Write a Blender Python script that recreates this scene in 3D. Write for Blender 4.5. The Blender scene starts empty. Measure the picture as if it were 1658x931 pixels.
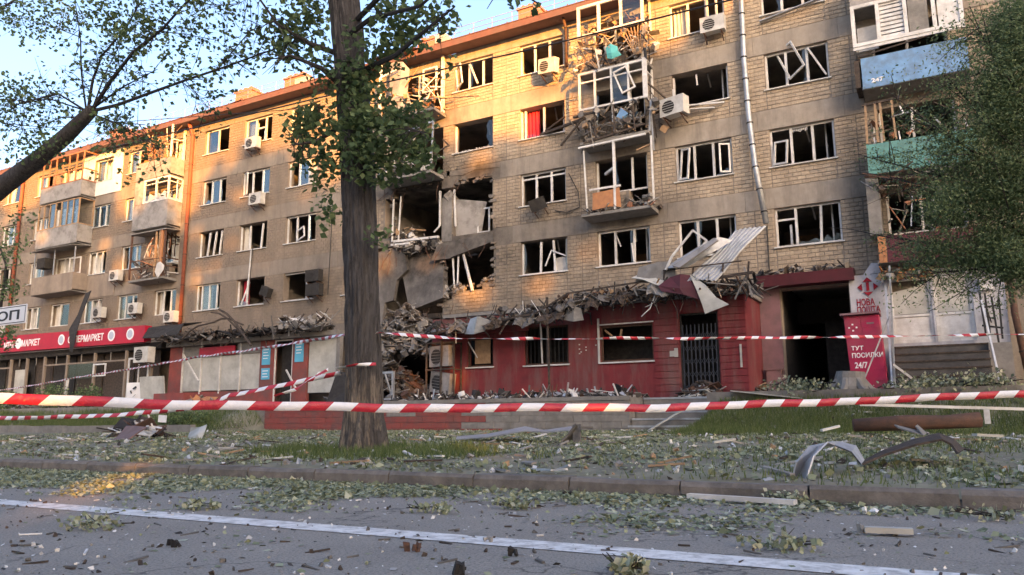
import bpy, math, random
import numpy as np
from mathutils import Vector, Matrix, noise

random.seed(7)
rng = np.random.default_rng(7)
SC = bpy.context.scene
COL = SC.collection

# ------------------------------------------------------------------ camera
# world frame: X runs along the facade (metres), Y into the building, Z up; facade plane is y = 0
EYE = Vector((0.0, -26.0, 0.62))
CR = Vector((0.87223492, 0.48905362, -0.00572743))    # camera right
CD = Vector((-0.0885553, 0.14640124, -0.98525359))    # camera down
CF = Vector((-0.48100333, 0.85987978, 0.17100457))    # camera forward
cam_d = bpy.data.cameras.new('camera')
cam_d.sensor_width = 36.0
cam_d.lens = 36.0 * 1254.0 / 1658.0
cam_d.clip_start = 0.05
cam_d.clip_end = 3000
cam = bpy.data.objects.new('camera', cam_d)
COL.objects.link(cam)
cam.matrix_world = Matrix(((CR.x, -CD.x, -CF.x, EYE.x), (CR.y, -CD.y, -CF.y, EYE.y),
                           (CR.z, -CD.z, -CF.z, EYE.z), (0, 0, 0, 1)))
SC.camera = cam


def at(px, py, y):
    """photo measurement -> the real point at depth plane y (metres)"""
    d = CR * (px - 829.0) + CD * (py - 465.5) + CF * 1254.0
    return EYE + d * ((y - EYE.y) / d.y)


def atg(px, py, z=0.0):
    d = CR * (px - 829.0) + CD * (py - 465.5) + CF * 1254.0
    return EYE + d * ((z - EYE.z) / d.z)


# ------------------------------------------------------------------ light
SUN_EL = math.radians(8.5)
TRAVEL = Vector((-0.73, 0.683, 0)).normalized()        # horizontal direction the light travels
SUN_DIR = Vector((TRAVEL.x * math.cos(SUN_EL), TRAVEL.y * math.cos(SUN_EL), -math.sin(SUN_EL)))
sun_d = bpy.data.lights.new('sun', 'SUN')
sun_d.energy = 3.0
sun_d.angle = math.radians(0.53)
sun_d.color = (1.0, 0.43, 0.06)
sun = bpy.data.objects.new('sun', sun_d)
COL.objects.link(sun)
sun.location = (30, -60, 40)
sun.rotation_euler = SUN_DIR.to_track_quat('-Z', 'Y').to_euler()

W = bpy.data.worlds.new('World')
SC.world = W
W.use_nodes = True
nt = W.node_tree
nt.nodes.clear()
sky = nt.nodes.new('ShaderNodeTexSky')
sky.sky_type = 'NISHITA'
sky.sun_disc = False
sky.sun_elevation = SUN_EL
sky.sun_rotation = math.atan2(-TRAVEL.x, -TRAVEL.y)    # compass angle of the sun, clockwise from +Y
sky.altitude = 150
sky.air_density = 1.0
sky.dust_density = 7.0
sky.ozone_density = 2.6
bg = nt.nodes.new('ShaderNodeBackground')
bg.inputs['Strength'].default_value = 0.15
wo = nt.nodes.new('ShaderNodeOutputWorld')
nt.links.new(sky.outputs[0], bg.inputs[0])
nt.links.new(bg.outputs[0], wo.inputs[0])

SC.view_settings.view_transform = 'Standard'
SC.view_settings.look = 'None'
SC.view_settings.exposure = 2.62
SC.view_settings.gamma = 1.0
SC.view_settings.use_white_balance = True
SC.view_settings.white_balance_temperature = 7300
SC.view_settings.white_balance_tint = 21
SC.cycles.max_bounces = 6
SC.cycles.transparent_max_bounces = 12

# ------------------------------------------------------------------ tagging and mesh helpers
ORG = {}


def tag(o, label=None, cat=None, group=None, kind=None):
    if label: o['label'] = label
    if cat: o['category'] = cat
    if group: o['group'] = group
    if kind: o['kind'] = kind
    return o


def thing(name, label, cat, loc=(0, 0, 0), group=None):
    o = bpy.data.objects.new(name, None)
    COL.objects.link(o)
    o.location = loc
    o.empty_display_size = 0.2
    ORG[o.name] = Vector(loc)
    return tag(o, label, cat, group)


def link(name, me, parent=None, org=None):
    o = bpy.data.objects.new(name, me)
    COL.objects.link(o)
    if parent is not None:
        o.parent = parent
        ORG[o.name] = ORG[parent.name]
    else:
        if org is None: org = Vector((0, 0, 0))
        o.location = org
        ORG[o.name] = Vector(org)
    return o


def copy_tree(o, parent=None):
    c = o.copy()
    COL.objects.link(c)
    c.parent = parent
    ORG[c.name] = ORG[o.name]
    for ch in list(o.children):
        copy_tree(ch, c)
    return c


SPLIT = {'broken_bar', 'wall_cable', 'pipe_collar', 'post', 'rail', 'loose_sill', 'hanging_beam', 'blind_remnant', 'pier', 'trim', 'notice', 'concrete_pier', 'print', 'chimney_pot', 'bar', 'passage_wall', 'cable', 'mullion', 'fascia_panel', 'wall_end', 'glazed_panel', 'bracket', 'mark'}


class MB:
    """mesh buffer; everything is entered in world metres"""

    def __init__(s):
        s.v = []; s.f = []; s.m = []; s.mi = 0; s.starts = []

    def poly(s, pts):
        n = len(s.v)
        s.v += [tuple(p) for p in pts]
        s.f.append(tuple(range(n, n + len(pts)))); s.m.append(s.mi)

    def hexa(s, p):
        n = len(s.v); s.starts.append((n, len(s.f)))
        s.v += [tuple(q) for q in p]
        for a in ((0, 3, 2, 1), (4, 5, 6, 7), (0, 1, 5, 4), (1, 2, 6, 5), (2, 3, 7, 6), (3, 0, 4, 7)):
            s.f.append(tuple(n + i for i in a)); s.m.append(s.mi)

    def box(s, x0, x1, y0, y1, z0, z1):
        s.hexa([(x0, y0, z0), (x1, y0, z0), (x1, y1, z0), (x0, y1, z0), (x0, y0, z1), (x1, y0, z1), (x1, y1, z1), (x0, y1, z1)])
        return s

    def obox(s, c, sz, rot):
        """box of size sz about centre c, rot = Matrix 3x3 or euler tuple"""
        if isinstance(rot, tuple):
            from mathutils import Euler
            rot = Euler(rot).to_matrix()
        c = Vector(c); hx, hy, hz = sz[0] / 2, sz[1] / 2, sz[2] / 2
        s.hexa([c + rot @ Vector(q) for q in ((-hx, -hy, -hz), (hx, -hy, -hz), (hx, hy, -hz), (-hx, hy, -hz), (-hx, -hy, hz), (hx, -hy, hz), (hx, hy, hz), (-hx, hy, hz))])
        return s

    def bar(s, p, q, w=0.05, h=None, up=(0, 0, 1)):
        p = Vector(p); q = Vector(q); h = h or w
        d = (q - p)
        if d.length < 1e-6: return s
        d.normalize(); u = Vector(up)
        if abs(d.dot(u)) > 0.95: u = Vector((0, 1, 0))
        a = d.cross(u).normalized() * (w / 2); b = a.cross(d).normalized() * (h / 2)
        s.hexa([p - a - b, p + a - b, p + a + b, p - a + b, q - a - b, q + a - b, q + a + b, q - a + b])
        return s

    def tube(s, pts, rad, n=8, cap=True, jit=0.0):
        pts = [Vector(p) for p in pts]
        if not hasattr(rad, '__len__'): rad = [rad] * len(pts)
        base = len(s.v); prev = None; s.starts.append((base, len(s.f)))
        for i, p in enumerate(pts):
            d = (pts[min(i + 1, len(pts) - 1)] - pts[max(i - 1, 0)]).normalized()
            if prev is None:
                u = Vector((0, 0, 1)) if abs(d.z) < 0.9 else Vector((1, 0, 0))
                a = d.cross(u).normalized()
            else:
                a = (prev - d * prev.dot(d)).normalized()
            prev = a; b = d.cross(a)
            for k in range(n):
                t = 2 * math.pi * k / n
                r = rad[i] * (1 + (random.uniform(-jit, jit) if jit else 0))
                s.v.append(tuple(p + a * (math.cos(t) * r) + b * (math.sin(t) * r)))
        for i in range(len(pts) - 1):
            for k in range(n):
                k2 = (k + 1) % n
                s.f.append((base + i * n + k, base + i * n + k2, base + (i + 1) * n + k2, base + (i + 1) * n + k)); s.m.append(s.mi)
        if cap:
            s.f.append(tuple(base + k for k in reversed(range(n)))); s.m.append(s.mi)
            e = base + (len(pts) - 1) * n
            s.f.append(tuple(e + k for k in range(n))); s.m.append(s.mi)
        return s

    def chunk(s, c, r, sq=(1, 1, 1)):
        """an irregular broken lump"""
        c = Vector(c); n = len(s.v)
        from mathutils import Euler
        R = Euler((random.uniform(0, 6), random.uniform(0, 6), random.uniform(0, 6))).to_matrix()
        for q in ((-1, -1, -1), (1, -1, -1), (1, 1, -1), (-1, 1, -1), (-1, -1, 1), (1, -1, 1), (1, 1, 1), (-1, 1, 1)):
            v = R @ Vector([a * random.uniform(0.45, 1.0) * r * b for a, b in zip(q, sq)])
            s.v.append(tuple(c + v))
        for a in ((0, 3, 2, 1), (4, 5, 6, 7), (0, 1, 5, 4), (1, 2, 6, 5), (2, 3, 7, 6), (3, 0, 4, 7)):
            s.f.append(tuple(n + i for i in a)); s.m.append(s.mi)
        return s

    def sheet(s, grid, th=0.012):
        """a curved plate from a 2-D list of points, given thickness th"""
        R = len(grid); Cn = len(grid[0])
        g = [[Vector(p) for p in r] for r in grid]
        nrm = [[None] * Cn for _ in range(R)]
        for i in range(R):
            for j in range(Cn):
                du = g[min(i + 1, R - 1)][j] - g[max(i - 1, 0)][j]
                dv = g[i][min(j + 1, Cn - 1)] - g[i][max(j - 1, 0)]
                nrm[i][j] = du.cross(dv).normalized()
        b = len(s.v)
        for i in range(R):
            for j in range(Cn): s.v.append(tuple(g[i][j] + nrm[i][j] * th / 2))
        for i in range(R):
            for j in range(Cn): s.v.append(tuple(g[i][j] - nrm[i][j] * th / 2))
        o = R * Cn
        I = lambda i, j: b + i * Cn + j
        for i in range(R - 1):
            for j in range(Cn - 1):
                s.f.append((I(i, j), I(i, j + 1), I(i + 1, j + 1), I(i + 1, j))); s.m.append(s.mi)
                s.f.append((o + I(i, j), o + I(i + 1, j), o + I(i + 1, j + 1), o + I(i, j + 1))); s.m.append(s.mi)
        ring = [(0, j) for j in range(Cn)] + [(i, Cn - 1) for i in range(1, R)] + [(R - 1, j) for j in range(Cn - 2, -1, -1)] + [(i, 0) for i in range(R - 2, 0, -1)]
        for k in range(len(ring)):
            a = ring[k]; c = ring[(k + 1) % len(ring)]
            s.f.append((I(*a), o + I(*a), o + I(*c), I(*c))); s.m.append(s.mi)
        return s

    def prism(s, pts, y0, y1):
        """outline [(x, z)] extruded from y0 to y1"""
        n = len(pts); b = len(s.v)
        s.v += [(x, y0, z) for x, z in pts] + [(x, y1, z) for x, z in pts]
        s.f.append(tuple(b + i for i in range(n))); s.m.append(s.mi)
        s.f.append(tuple(b + n + i for i in reversed(range(n)))); s.m.append(s.mi)
        for i in range(n):
            j = (i + 1) % n
            s.f.append((b + i, b + n + i, b + n + j, b + j)); s.m.append(s.mi)
        return s

    def build(s, name, mats, parent=None, smooth=False, org=None):
        if org is None and parent is None:
            if s.v:
                a = np.array(s.v); org = Vector(((a[:, 0].min() + a[:, 0].max()) / 2, (a[:, 1].min() + a[:, 1].max()) / 2, a[:, 2].min()))
            else: org = Vector((0, 0, 0))
        if name in SPLIT and len(s.starts) > 1 and parent is not None:
            first = None; ends = s.starts[1:] + [(len(s.v), len(s.f))]
            for (v0, f0), (v1, f1) in zip(s.starts, ends):
                q = MB(); q.v = s.v[v0:v1]; q.f = [tuple(i - v0 for i in f) for f in s.f[f0:f1]]; q.m = s.m[f0:f1]
                o = q.build(name, mats, parent, smooth); first = first or o
            return first
        base = ORG[parent.name] if parent is not None else Vector(org)
        me = bpy.data.meshes.new(name)
        me.from_pydata([(v[0] - base.x, v[1] - base.y, v[2] - base.z) for v in s.v], [], s.f)
        if not isinstance(mats, (list, tuple)): mats = [mats]
        for m in mats: me.materials.append(m)
        if len(mats) > 1: me.polygons.foreach_set('material_index', s.m)
        if smooth: me.polygons.foreach_set('use_smooth', [True] * len(me.polygons))
        me.update()
        return link(name, me, parent, org)


def quads_mesh(name, V, mat, parent=None, org=(0, 0, 0), attr=None, nv=4):
    """V: (N, nv, 3) numpy world coordinates -> one mesh of N separate faces"""
    base = np.array(ORG[parent.name]) if parent is not None else np.array(org)
    N = len(V)
    me = bpy.data.meshes.new(name)
    me.vertices.add(N * nv)
    me.vertices.foreach_set('co', (V - base).reshape(-1).astype(np.float32))
    me.loops.add(N * nv)
    me.loops.foreach_set('vertex_index', np.arange(N * nv, dtype=np.int32))
    me.polygons.add(N)
    me.polygons.foreach_set('loop_start', np.arange(0, N * nv, nv, dtype=np.int32))
    me.materials.append(mat)
    me.update(calc_edges=True)
    if attr is not None:
        for k, val in attr.items():
            a = me.attributes.new(k, 'FLOAT', 'FACE')
            a.data.foreach_set('value', val.astype(np.float32))
    return link(name, me, parent, Vector(org))


# ------------------------------------------------------------------ materials
def new_mat(name):
    m = bpy.data.materials.new(name)
    m.use_nodes = True
    n = m.node_tree
    n.nodes.clear()
    out = n.nodes.new('ShaderNodeOutputMaterial')
    b = n.nodes.new('ShaderNodeBsdfPrincipled')
    n.links.new(b.outputs[0], out.inputs[0])
    return m, n, b, out


def nmix(n, fac, a, b, mode='MIX'):
    x = n.nodes.new('ShaderNodeMix'); x.data_type = 'RGBA'; x.blend_type = mode
    for sock, val in ((x.inputs['Factor'], fac), (x.inputs['A'], a), (x.inputs['B'], b)):
        if isinstance(val, (int, float)): sock.default_value = val
        elif isinstance(val, tuple): sock.default_value = (val + (1,))[:4]
        else: n.links.new(val, sock)
    return x.outputs['Result']


def nmath(n, op, a, b=None, c=None, clamp=False):
    x = n.nodes.new('ShaderNodeMath'); x.operation = op; x.use_clamp = clamp
    for i, val in enumerate((a, b, c)):
        if val is None: continue
        if isinstance(val, (int, float)): x.inputs[i].default_value = val
        else: n.links.new(val, x.inputs[i])
    return x.outputs[0]


def nnoise(n, vec, scale, detail=4, rough=0.6, dist=0.0):
    x = n.nodes.new('ShaderNodeTexNoise')
    x.inputs['Scale'].default_value = scale
    x.inputs['Detail'].default_value = detail
    x.inputs['Roughness'].default_value = rough
    x.inputs['Distortion'].default_value = dist
    n.links.new(vec, x.inputs['Vector'])
    return x.outputs['Fac']


def nramp(n, fac, stops):
    x = n.nodes.new('ShaderNodeValToRGB')
    e = x.color_ramp.elements
    while len(e) < len(stops): e.new(0.5)
    for k, (p, c) in enumerate(stops):
        e[k].position = p
        e[k].color = (c, c, c, 1) if isinstance(c, (int, float)) else tuple(c) + (1,)
    n.links.new(fac, x.inputs[0])
    return x.outputs[0]


def pos(n):
    return n.nodes.new('ShaderNodeNewGeometry').outputs['Position']


def bump(n, b, h, strength=0.3, dist=0.02):
    x = n.nodes.new('ShaderNodeBump')
    x.inputs['Strength'].default_value = strength
    x.inputs['Distance'].default_value = dist
    n.links.new(h, x.inputs['Height'])
    n.links.new(x.outputs[0], b.inputs['Normal'])


def mat(name, c1, c2=None, scale=6.0, rough=0.8, metal=0.0, bmp=0.25, bscale=None, dirt=None, dirt_amt=0.5, dscale=1.2, spec=0.35):
    m, n, b, _ = new_mat(name)
    p = pos(n)
    c2 = c2 or tuple(x * 0.7 for x in c1)
    f = nramp(n, nnoise(n, p, scale, 6, 0.65), [(0.32, 0.0), (0.68, 1.0)])
    col = nmix(n, f, tuple(c1), tuple(c2))
    if dirt:
        d = nramp(n, nnoise(n, p, dscale, 7, 0.7), [(0.45, 0.0), (0.62, 1.0)])
        d = nmath(n, 'MULTIPLY', d, dirt_amt)
        col = nmix(n, d, col, tuple(dirt))
    n.links.new(col, b.inputs['Base Color'])
    b.inputs['Roughness'].default_value = rough
    b.inputs['Metallic'].default_value = metal
    b.inputs['Specular IOR Level'].default_value = spec
    if bmp: bump(n, b, nnoise(n, p, bscale or scale * 5, 5, 0.7), bmp)
    return m


# soot: burnt areas of the facade (real stains with shapes of their own), (x, z, rx, rz, strength)
SOOT = [(-19.2, 10.6, 2.6, 1.5, 1.0), (-18.8, 7.4, 2.9, 2.4, 0.85), (-16.4, 10.7, 1.8, 0.8, .9), (-16.3, 8.0, 2.0, 0.9, 0.85), (-14.7, 6.6, 2.8, 2.6, 0.62),
        (-12.4, 8.0, 3.6, 2.6, 0.55), (-9.8, 11.4, 2.2, 1.4, 0.7), (-9.7, 8.0, 2.4, 0.9, 0.75), (-8.1, 12.6, 0.8, 2.2, 0.6), (-9.8, 14.0, 1.9, 0.8, 0.5),
        (-1.7, 8.0, 0.9, 4.0, 0.65), (0.5, 9.2, 2.0, 3.6, 0.5), (-17.9, 13.4, 1.2, 2.6, 0.65), (-16.4, 5.0, 2.2, 1.0, 0.6), (-13, 5.0, 3.5, 1.0, 0.45),
        (-19.5, 15.2, 2.4, 1.6, 0.5), (-24, 6.6, 3.4, 2.2, 0.45), (-10.5, 5.6, 5.0, 1.2, 0.45), (-13, 13.6, 1.1, 0.4, 0.5)]
gr = bpy.data.node_groups.new('soot_mask', 'ShaderNodeTree')
gr.interface.new_socket('Mask', in_out='OUTPUT', socket_type='NodeSocketFloat')
go = gr.nodes.new('NodeGroupOutput')
gp = gr.nodes.new('ShaderNodeNewGeometry').outputs['Position']
gn = nnoise(gr, gp, 0.9, 7, 0.68)
gsep = gr.nodes.new('ShaderNodeSeparateXYZ')
gr.links.new(gp, gsep.inputs[0])
acc = None
for (sx, sz, rx, rz, st) in SOOT:
    dx = nmath(gr, 'DIVIDE', nmath(gr, 'SUBTRACT', gsep.outputs[0], sx), rx)
    dz = nmath(gr, 'DIVIDE', nmath(gr, 'SUBTRACT', gsep.outputs[2], sz), rz)
    r2 = nmath(gr, 'ADD', nmath(gr, 'MULTIPLY', dx, dx), nmath(gr, 'MULTIPLY', dz, dz))
    v = nmath(gr, 'SUBTRACT', 1.7, r2)
    v = nmath(gr, 'MULTIPLY', nmath(gr, 'MULTIPLY', v, 0.6, clamp=True), st)
    acc = v if acc is None else nmath(gr, 'MAXIMUM', acc, v)
res = nmath(gr, 'MULTIPLY', acc, nmath(gr, 'MULTIPLY_ADD', gn, 2.2, -0.15), clamp=True)
gr.links.new(res, go.inputs[0])


def soot_mat(name, c1, c2, scale=5.0, rough=0.9, bmp=0.35, bscale=30, tint=False, dirt=(0.12, 0.11, 0.10), dirt_amt=0.35):
    m, n, b, _ = new_mat(name)
    p = pos(n)
    if tint:
        a = n.nodes.new('ShaderNodeAttribute'); a.attribute_name = 'tint'
        f = a.outputs['Fac']
        col = nmix(n, f, tuple(c1), tuple(c2))
        # brick gets duller and browner towards the left wing
        sx = n.nodes.new('ShaderNodeSeparateXYZ'); n.links.new(p, sx.inputs[0])
        wl = nmath(n, 'MULTIPLY', nmath(n, 'SUBTRACT', -22.0, sx.outputs[0]), 0.12, clamp=True)
        col = nmix(n, wl, col, nmix(n, nnoise(n, p, 1.7, 5, .7), (0.37, 0.295, 0.23), (0.27, 0.215, 0.17)))
        col = nmix(n, nramp(n, nnoise(n, p, 14, 5, .7), [(0.35, 0.0), (0.7, 0.35)]), col, (0.13, 0.115, 0.10))
    else:
        col = nmix(n, nramp(n, nnoise(n, p, scale, 6, 0.7), [(0.3, 0.0), (0.7, 1.0)]), tuple(c1), tuple(c2))
    # weather streaks: noise stretched downwards
    mp = n.nodes.new('ShaderNodeMapping'); mp.inputs['Scale'].default_value = (1.6, 1.0, 0.28)
    n.links.new(p, mp.inputs[0])
    d = nramp(n, nnoise(n, mp.outputs[0], 1.1, 7, 0.7), [(0.46, 0.0), (0.66, 1.0)])
    col = nmix(n, nmath(n, 'MULTIPLY', d, dirt_amt), col, dirt)
    # colour blends to a mottled dark brown towards the left wing
    sx2 = n.nodes.new('ShaderNodeSeparateXYZ'); n.links.new(p, sx2.inputs[0])
    wl2 = nmath(n, 'MULTIPLY', nmath(n, 'SUBTRACT', -21.0, sx2.outputs[0]), 0.25, clamp=True)
    col = nmix(n, nmath(n, 'MULTIPLY', wl2, nmath(n, 'MULTIPLY_ADD', nnoise(n, p, .8, 5, .7), .9, .05)), col, (0.165, 0.135, 0.112))
    g = n.nodes.new('ShaderNodeGroup'); g.node_tree = gr
    col = nmix(n, nmath(n, 'MULTIPLY', g.outputs[0], 0.9), col, nmix(n, g.outputs[0], (0.115, 0.105, 0.098), (0.022, 0.021, 0.021)))
    n.links.new(col, b.inputs['Base Color'])
    b.inputs['Roughness'].default_value = rough
    b.inputs['Specular IOR Level'].default_value = 0.25
    bump(n, b, nnoise(n, p, bscale, 5, 0.7), bmp)
    return m


M = {}
M['brick'] = soot_mat('yellow_brick', (0.53, 0.43, 0.32), (0.41, 0.325, 0.24), tint=True, bscale=45, bmp=0.5)
M['mortar'] = soot_mat('mortar', (0.31, 0.265, 0.22), (0.22, 0.19, 0.16), 9)
M['band'] = soot_mat('concrete_lintel', (0.385, 0.335, 0.28), (0.29, 0.25, 0.21), 3.5, dirt_amt=0.5)
M['plaster'] = soot_mat('worn_plaster', (0.44, 0.36, 0.29), (0.33, 0.27, 0.22), 2.5, dirt_amt=0.5)
M['whiteplaster'] = mat('white_facing', (0.78, 0.76, 0.72), (0.68, 0.66, 0.62), 3, bmp=.1)
M['greyblue'] = mat('white_paint_grey', (0.53, 0.54, 0.58), (0.42, 0.43, 0.47), 2.2, bmp=0.15, dirt=(0.22, 0.22, 0.24), dirt_amt=.55)
M['redpaint'] = soot_mat('red_masonry_paint', (0.235, 0.040, 0.046), (0.15, 0.034, 0.040), 2.0, bscale=30, bmp=0.3, dirt=(0.19, 0.125, 0.115), dirt_amt=0.7)
M['pinkpaint'] = mat('faded_pink_paint', (0.28, 0.155, 0.17), (0.21, 0.12, 0.13), 2.4, dirt=(0.17, 0.13, 0.13), dirt_amt=.6)
M['darkred'] = mat('dark_red_fascia', (0.11, 0.022, 0.032), (0.075, 0.02, 0.026), 2.0, rough=0.6)
M['signred'] = mat('sign_red', (0.52, 0.018, 0.045), (0.45, 0.015, 0.04), 1.5, rough=0.42, bmp=0.03, dirt=(0.2, .03, .04), dirt_amt=.4)
M['lockerred'] = mat('locker_red', (0.47, 0.026, 0.085), (0.38, 0.022, 0.07), 2.5, rough=0.5, bmp=0.08, dirt=(0.24, .09, .10), dirt_amt=.5)
M['pvc'] = mat('white_plastic', (0.74, 0.74, 0.73), (0.56, 0.55, 0.53), 5, rough=0.42, bmp=0.04, dirt=(0.30, 0.28, 0.26), dirt_amt=0.45)
M['metal'] = mat('galvanised_metal', (0.50, 0.53, 0.56), (0.36, 0.38, 0.41), 7, rough=0.5, metal=0.55, bmp=0.15, dirt=(0.2, .19, .18), dirt_amt=.35)
M['rust'] = mat('rusty_metal', (0.13, 0.065, 0.045), (0.07, 0.045, 0.035), 9, rough=0.8, bmp=0.4)
M['pipered'] = mat('red_brown_pipe', (0.34, 0.10, 0.06), (0.22, 0.07, 0.045), 5, rough=0.7, bmp=.1)
M['soffit'] = mat('brown_soffit', (0.20, 0.12, 0.11), (0.14, 0.09, 0.085), 3, rough=0.7)
M['roofred'] = mat('roof_sheet', (0.17, 0.085, 0.07), (0.12, 0.065, 0.055), 3, rough=0.6, dirt=(0.13, .1, .09))
M['chimney'] = mat('chimney_brick', (0.42, 0.20, 0.13), (0.30, 0.14, 0.10), 12)
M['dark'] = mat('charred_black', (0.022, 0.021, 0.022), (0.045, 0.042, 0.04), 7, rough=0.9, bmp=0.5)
M['char'] = mat('charred_timber', (0.10, 0.075, 0.06), (0.035, 0.03, 0.028), 10, rough=0.9, bmp=0.5)
M['wood'] = mat('bare_timber', (0.42, 0.27, 0.16), (0.27, 0.18, 0.11), 8, rough=0.75)
M['woodred'] = mat('red_stained_timber', (0.34, 0.15, 0.085), (0.22, 0.11, 0.07), 8, rough=0.75)
M['room'] = soot_mat('room_plaster', (0.36, 0.33, 0.29), (0.16, 0.145, 0.135), 1.1)
M['ceil'] = soot_mat('room_ceiling', (0.46, 0.41, 0.36), (0.26, 0.23, 0.21), 1.1)
M['conc'] = mat('broken_concrete', (0.36, 0.345, 0.32), (0.24, 0.225, 0.21), 6, rough=0.95, bmp=0.6, dirt=(0.13, .12, .115), dirt_amt=.6)
M['concd'] = mat('dusty_dark_rubble', (0.17, 0.16, 0.15), (0.09, 0.085, 0.08), 6, rough=0.95, bmp=0.6)
M['slab'] = mat('concrete_slab', (0.27, 0.26, 0.245), (0.19, 0.18, 0.17), 4, rough=0.95, bmp=0.4, dirt=(0.1, .1, .09), dirt_amt=.4)
M['panelgrey'] = mat('grey_panel', (0.34, 0.325, 0.31), (0.27, 0.255, 0.245), 2, rough=0.7, bmp=0.1, dirt=(.12, .11, .10), dirt_amt=.65, dscale=1.8)
M['ac'] = mat('ac_enamel', (0.62, 0.61, 0.58), (0.50, 0.49, 0.46), 5, rough=0.45, bmp=0.04, dirt=(.25, .23, .2), dirt_amt=.4)
M['blue'] = mat('blue_panel', (0.18, 0.36, 0.60), (0.13, 0.28, 0.50), 3, rough=0.6, bmp=0.15, dirt=(.12, .15, .19), dirt_amt=.5, dscale=2.5)
M['teal'] = mat('teal_panel', (0.13, 0.36, 0.33), (0.10, 0.28, 0.26), 3, rough=0.6, dirt=(.08, .12, .11), dirt_amt=.5)
M['signblue'] = mat('light_blue_sign', (0.10, 0.45, 0.66), (0.08, 0.38, 0.58), 3, rough=0.5, bmp=0.02)
M['white'] = mat('white_letter', (0.84, 0.84, 0.84), (0.78, 0.78, 0.79), 3, rough=0.5, bmp=0.0)
M['black'] = mat('black_letter', (0.02, 0.02, 0.022), (0.03, 0.03, 0.03), 3, rough=0.5, bmp=0.0)
M['cream'] = mat('cream_board', (0.52, 0.52, 0.48), (0.42, 0.42, 0.39), 2, rough=0.6, bmp=.08, dirt=(.25, .24, .22), dirt_amt=.5)
M['cloth'] = mat('curtain_cloth', (0.62, 0.60, 0.56), (0.46, 0.44, 0.42), 3, rough=0.9)
M['clothred'] = mat('red_cloth', (0.52, 0.03, 0.06), (0.38, 0.03, 0.05), 3, rough=0.9)
M['orange'] = mat('orange_board', (0.50, 0.22, 0.09), (0.36, 0.16, 0.08), 5, rough=0.7)
M['turq'] = mat('turquoise_bag', (0.10, 0.50, 0.48), (0.08, 0.4, 0.4), 5, rough=0.7)
M['asphalt'] = mat('asphalt', (0.27, 0.255, 0.24), (0.19, 0.18, 0.172), 55, rough=0.85, bmp=0.6, bscale=160, dirt=(0.30, 0.28, 0.25), dirt_amt=0.4, dscale=0.7)
M['kerb'] = mat('kerb_concrete', (0.225, 0.205, 0.19), (0.13, 0.12, 0.112), 8, rough=0.92, bmp=0.5, dirt=(0.075, 0.07, 0.065), dirt_amt=.6, dscale=3)
M['roadpaint'] = mat('worn_road_paint', (0.80, 0.79, 0.77), (0.66, 0.65, 0.63), 12, rough=0.7, dirt=(0.24, 0.23, 0.22), dirt_amt=.65, dscale=9)
M['soil'] = mat('soil', (0.27, 0.255, 0.19), (0.17, 0.175, 0.12), 3.5, rough=0.95, bmp=0.7, bscale=25, dirt=(0.16, 0.14, 0.115), dirt_amt=.6)
M['bayslab'] = soot_mat('scorched_concrete', (0.30, 0.27, 0.245), (0.16, 0.15, 0.14), 4.0, bmp=.9, dirt_amt=.6)
M['baypanel'] = soot_mat('scorched_panel', (0.44, 0.42, 0.39), (0.30, 0.28, 0.26), 3.0, bmp=.3, dirt_amt=.5)
M['pave'] = mat('dusty_paving', (0.26, 0.245, 0.225), (0.17, 0.16, 0.15), 4, rough=0.95, bmp=0.4)


def asphalt_mat():
    m, n, b, _ = new_mat('worn_asphalt')
    p = pos(n)
    col = nmix(n, nnoise(n, p, 1.1, 6, .7), (0.24, 0.222, 0.20), (0.40, 0.37, 0.33))
    v = n.nodes.new('ShaderNodeTexVoronoi'); v.inputs['Scale'].default_value = 95; n.links.new(p, v.inputs['Vector'])
    col = nmix(n, nramp(n, v.outputs['Distance'], [(0.1, 0.55), (0.5, 0.0)]), col, (0.38, 0.365, 0.34))
    col = nmix(n, nramp(n, nnoise(n, p, 70, 3, .7), [(0.5, 0.0), (0.62, 0.6)]), col, (0.09, 0.088, 0.085))
    cr = n.nodes.new('ShaderNodeTexVoronoi'); cr.feature = 'DISTANCE_TO_EDGE'; cr.inputs['Scale'].default_value = 0.55
    wv = n.nodes.new('ShaderNodeVectorMath'); wv.operation = 'ADD'
    ns = n.nodes.new('ShaderNodeTexNoise'); ns.inputs['Scale'].default_value = 2.5; ns.inputs['Detail'].default_value = 6; n.links.new(p, ns.inputs['Vector'])
    n.links.new(p, wv.inputs[0]); n.links.new(ns.outputs['Color'], wv.inputs[1]); n.links.new(wv.outputs[0], cr.inputs['Vector'])
    ck = nramp(n, cr.outputs['Distance'], [(0.0, 0.75), (0.010, 0.0)])
    col = nmix(n, nmath(n, 'MULTIPLY', ck, nramp(n, nnoise(n, p, .5, 3, .6), [(0.48, 0.0), (0.56, 1.0)])), col, (0.05, 0.05, 0.05))
    col = nmix(n, nramp(n, nnoise(n, p, 3.0, 6, .75), [(0.55, 0.0), (0.72, 0.55)]), col, (0.36, 0.33, 0.29))
    n.links.new(col, b.inputs['Base Color']); b.inputs['Roughness'].default_value = .88; b.inputs['Specular IOR Level'].default_value = .25
    bump(n, b, nmath(n, 'ADD', v.outputs['Distance'], nnoise(n, p, 200, 3, .7)), .7, .01)
    return m


M['asphalt'] = asphalt_mat()


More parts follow.
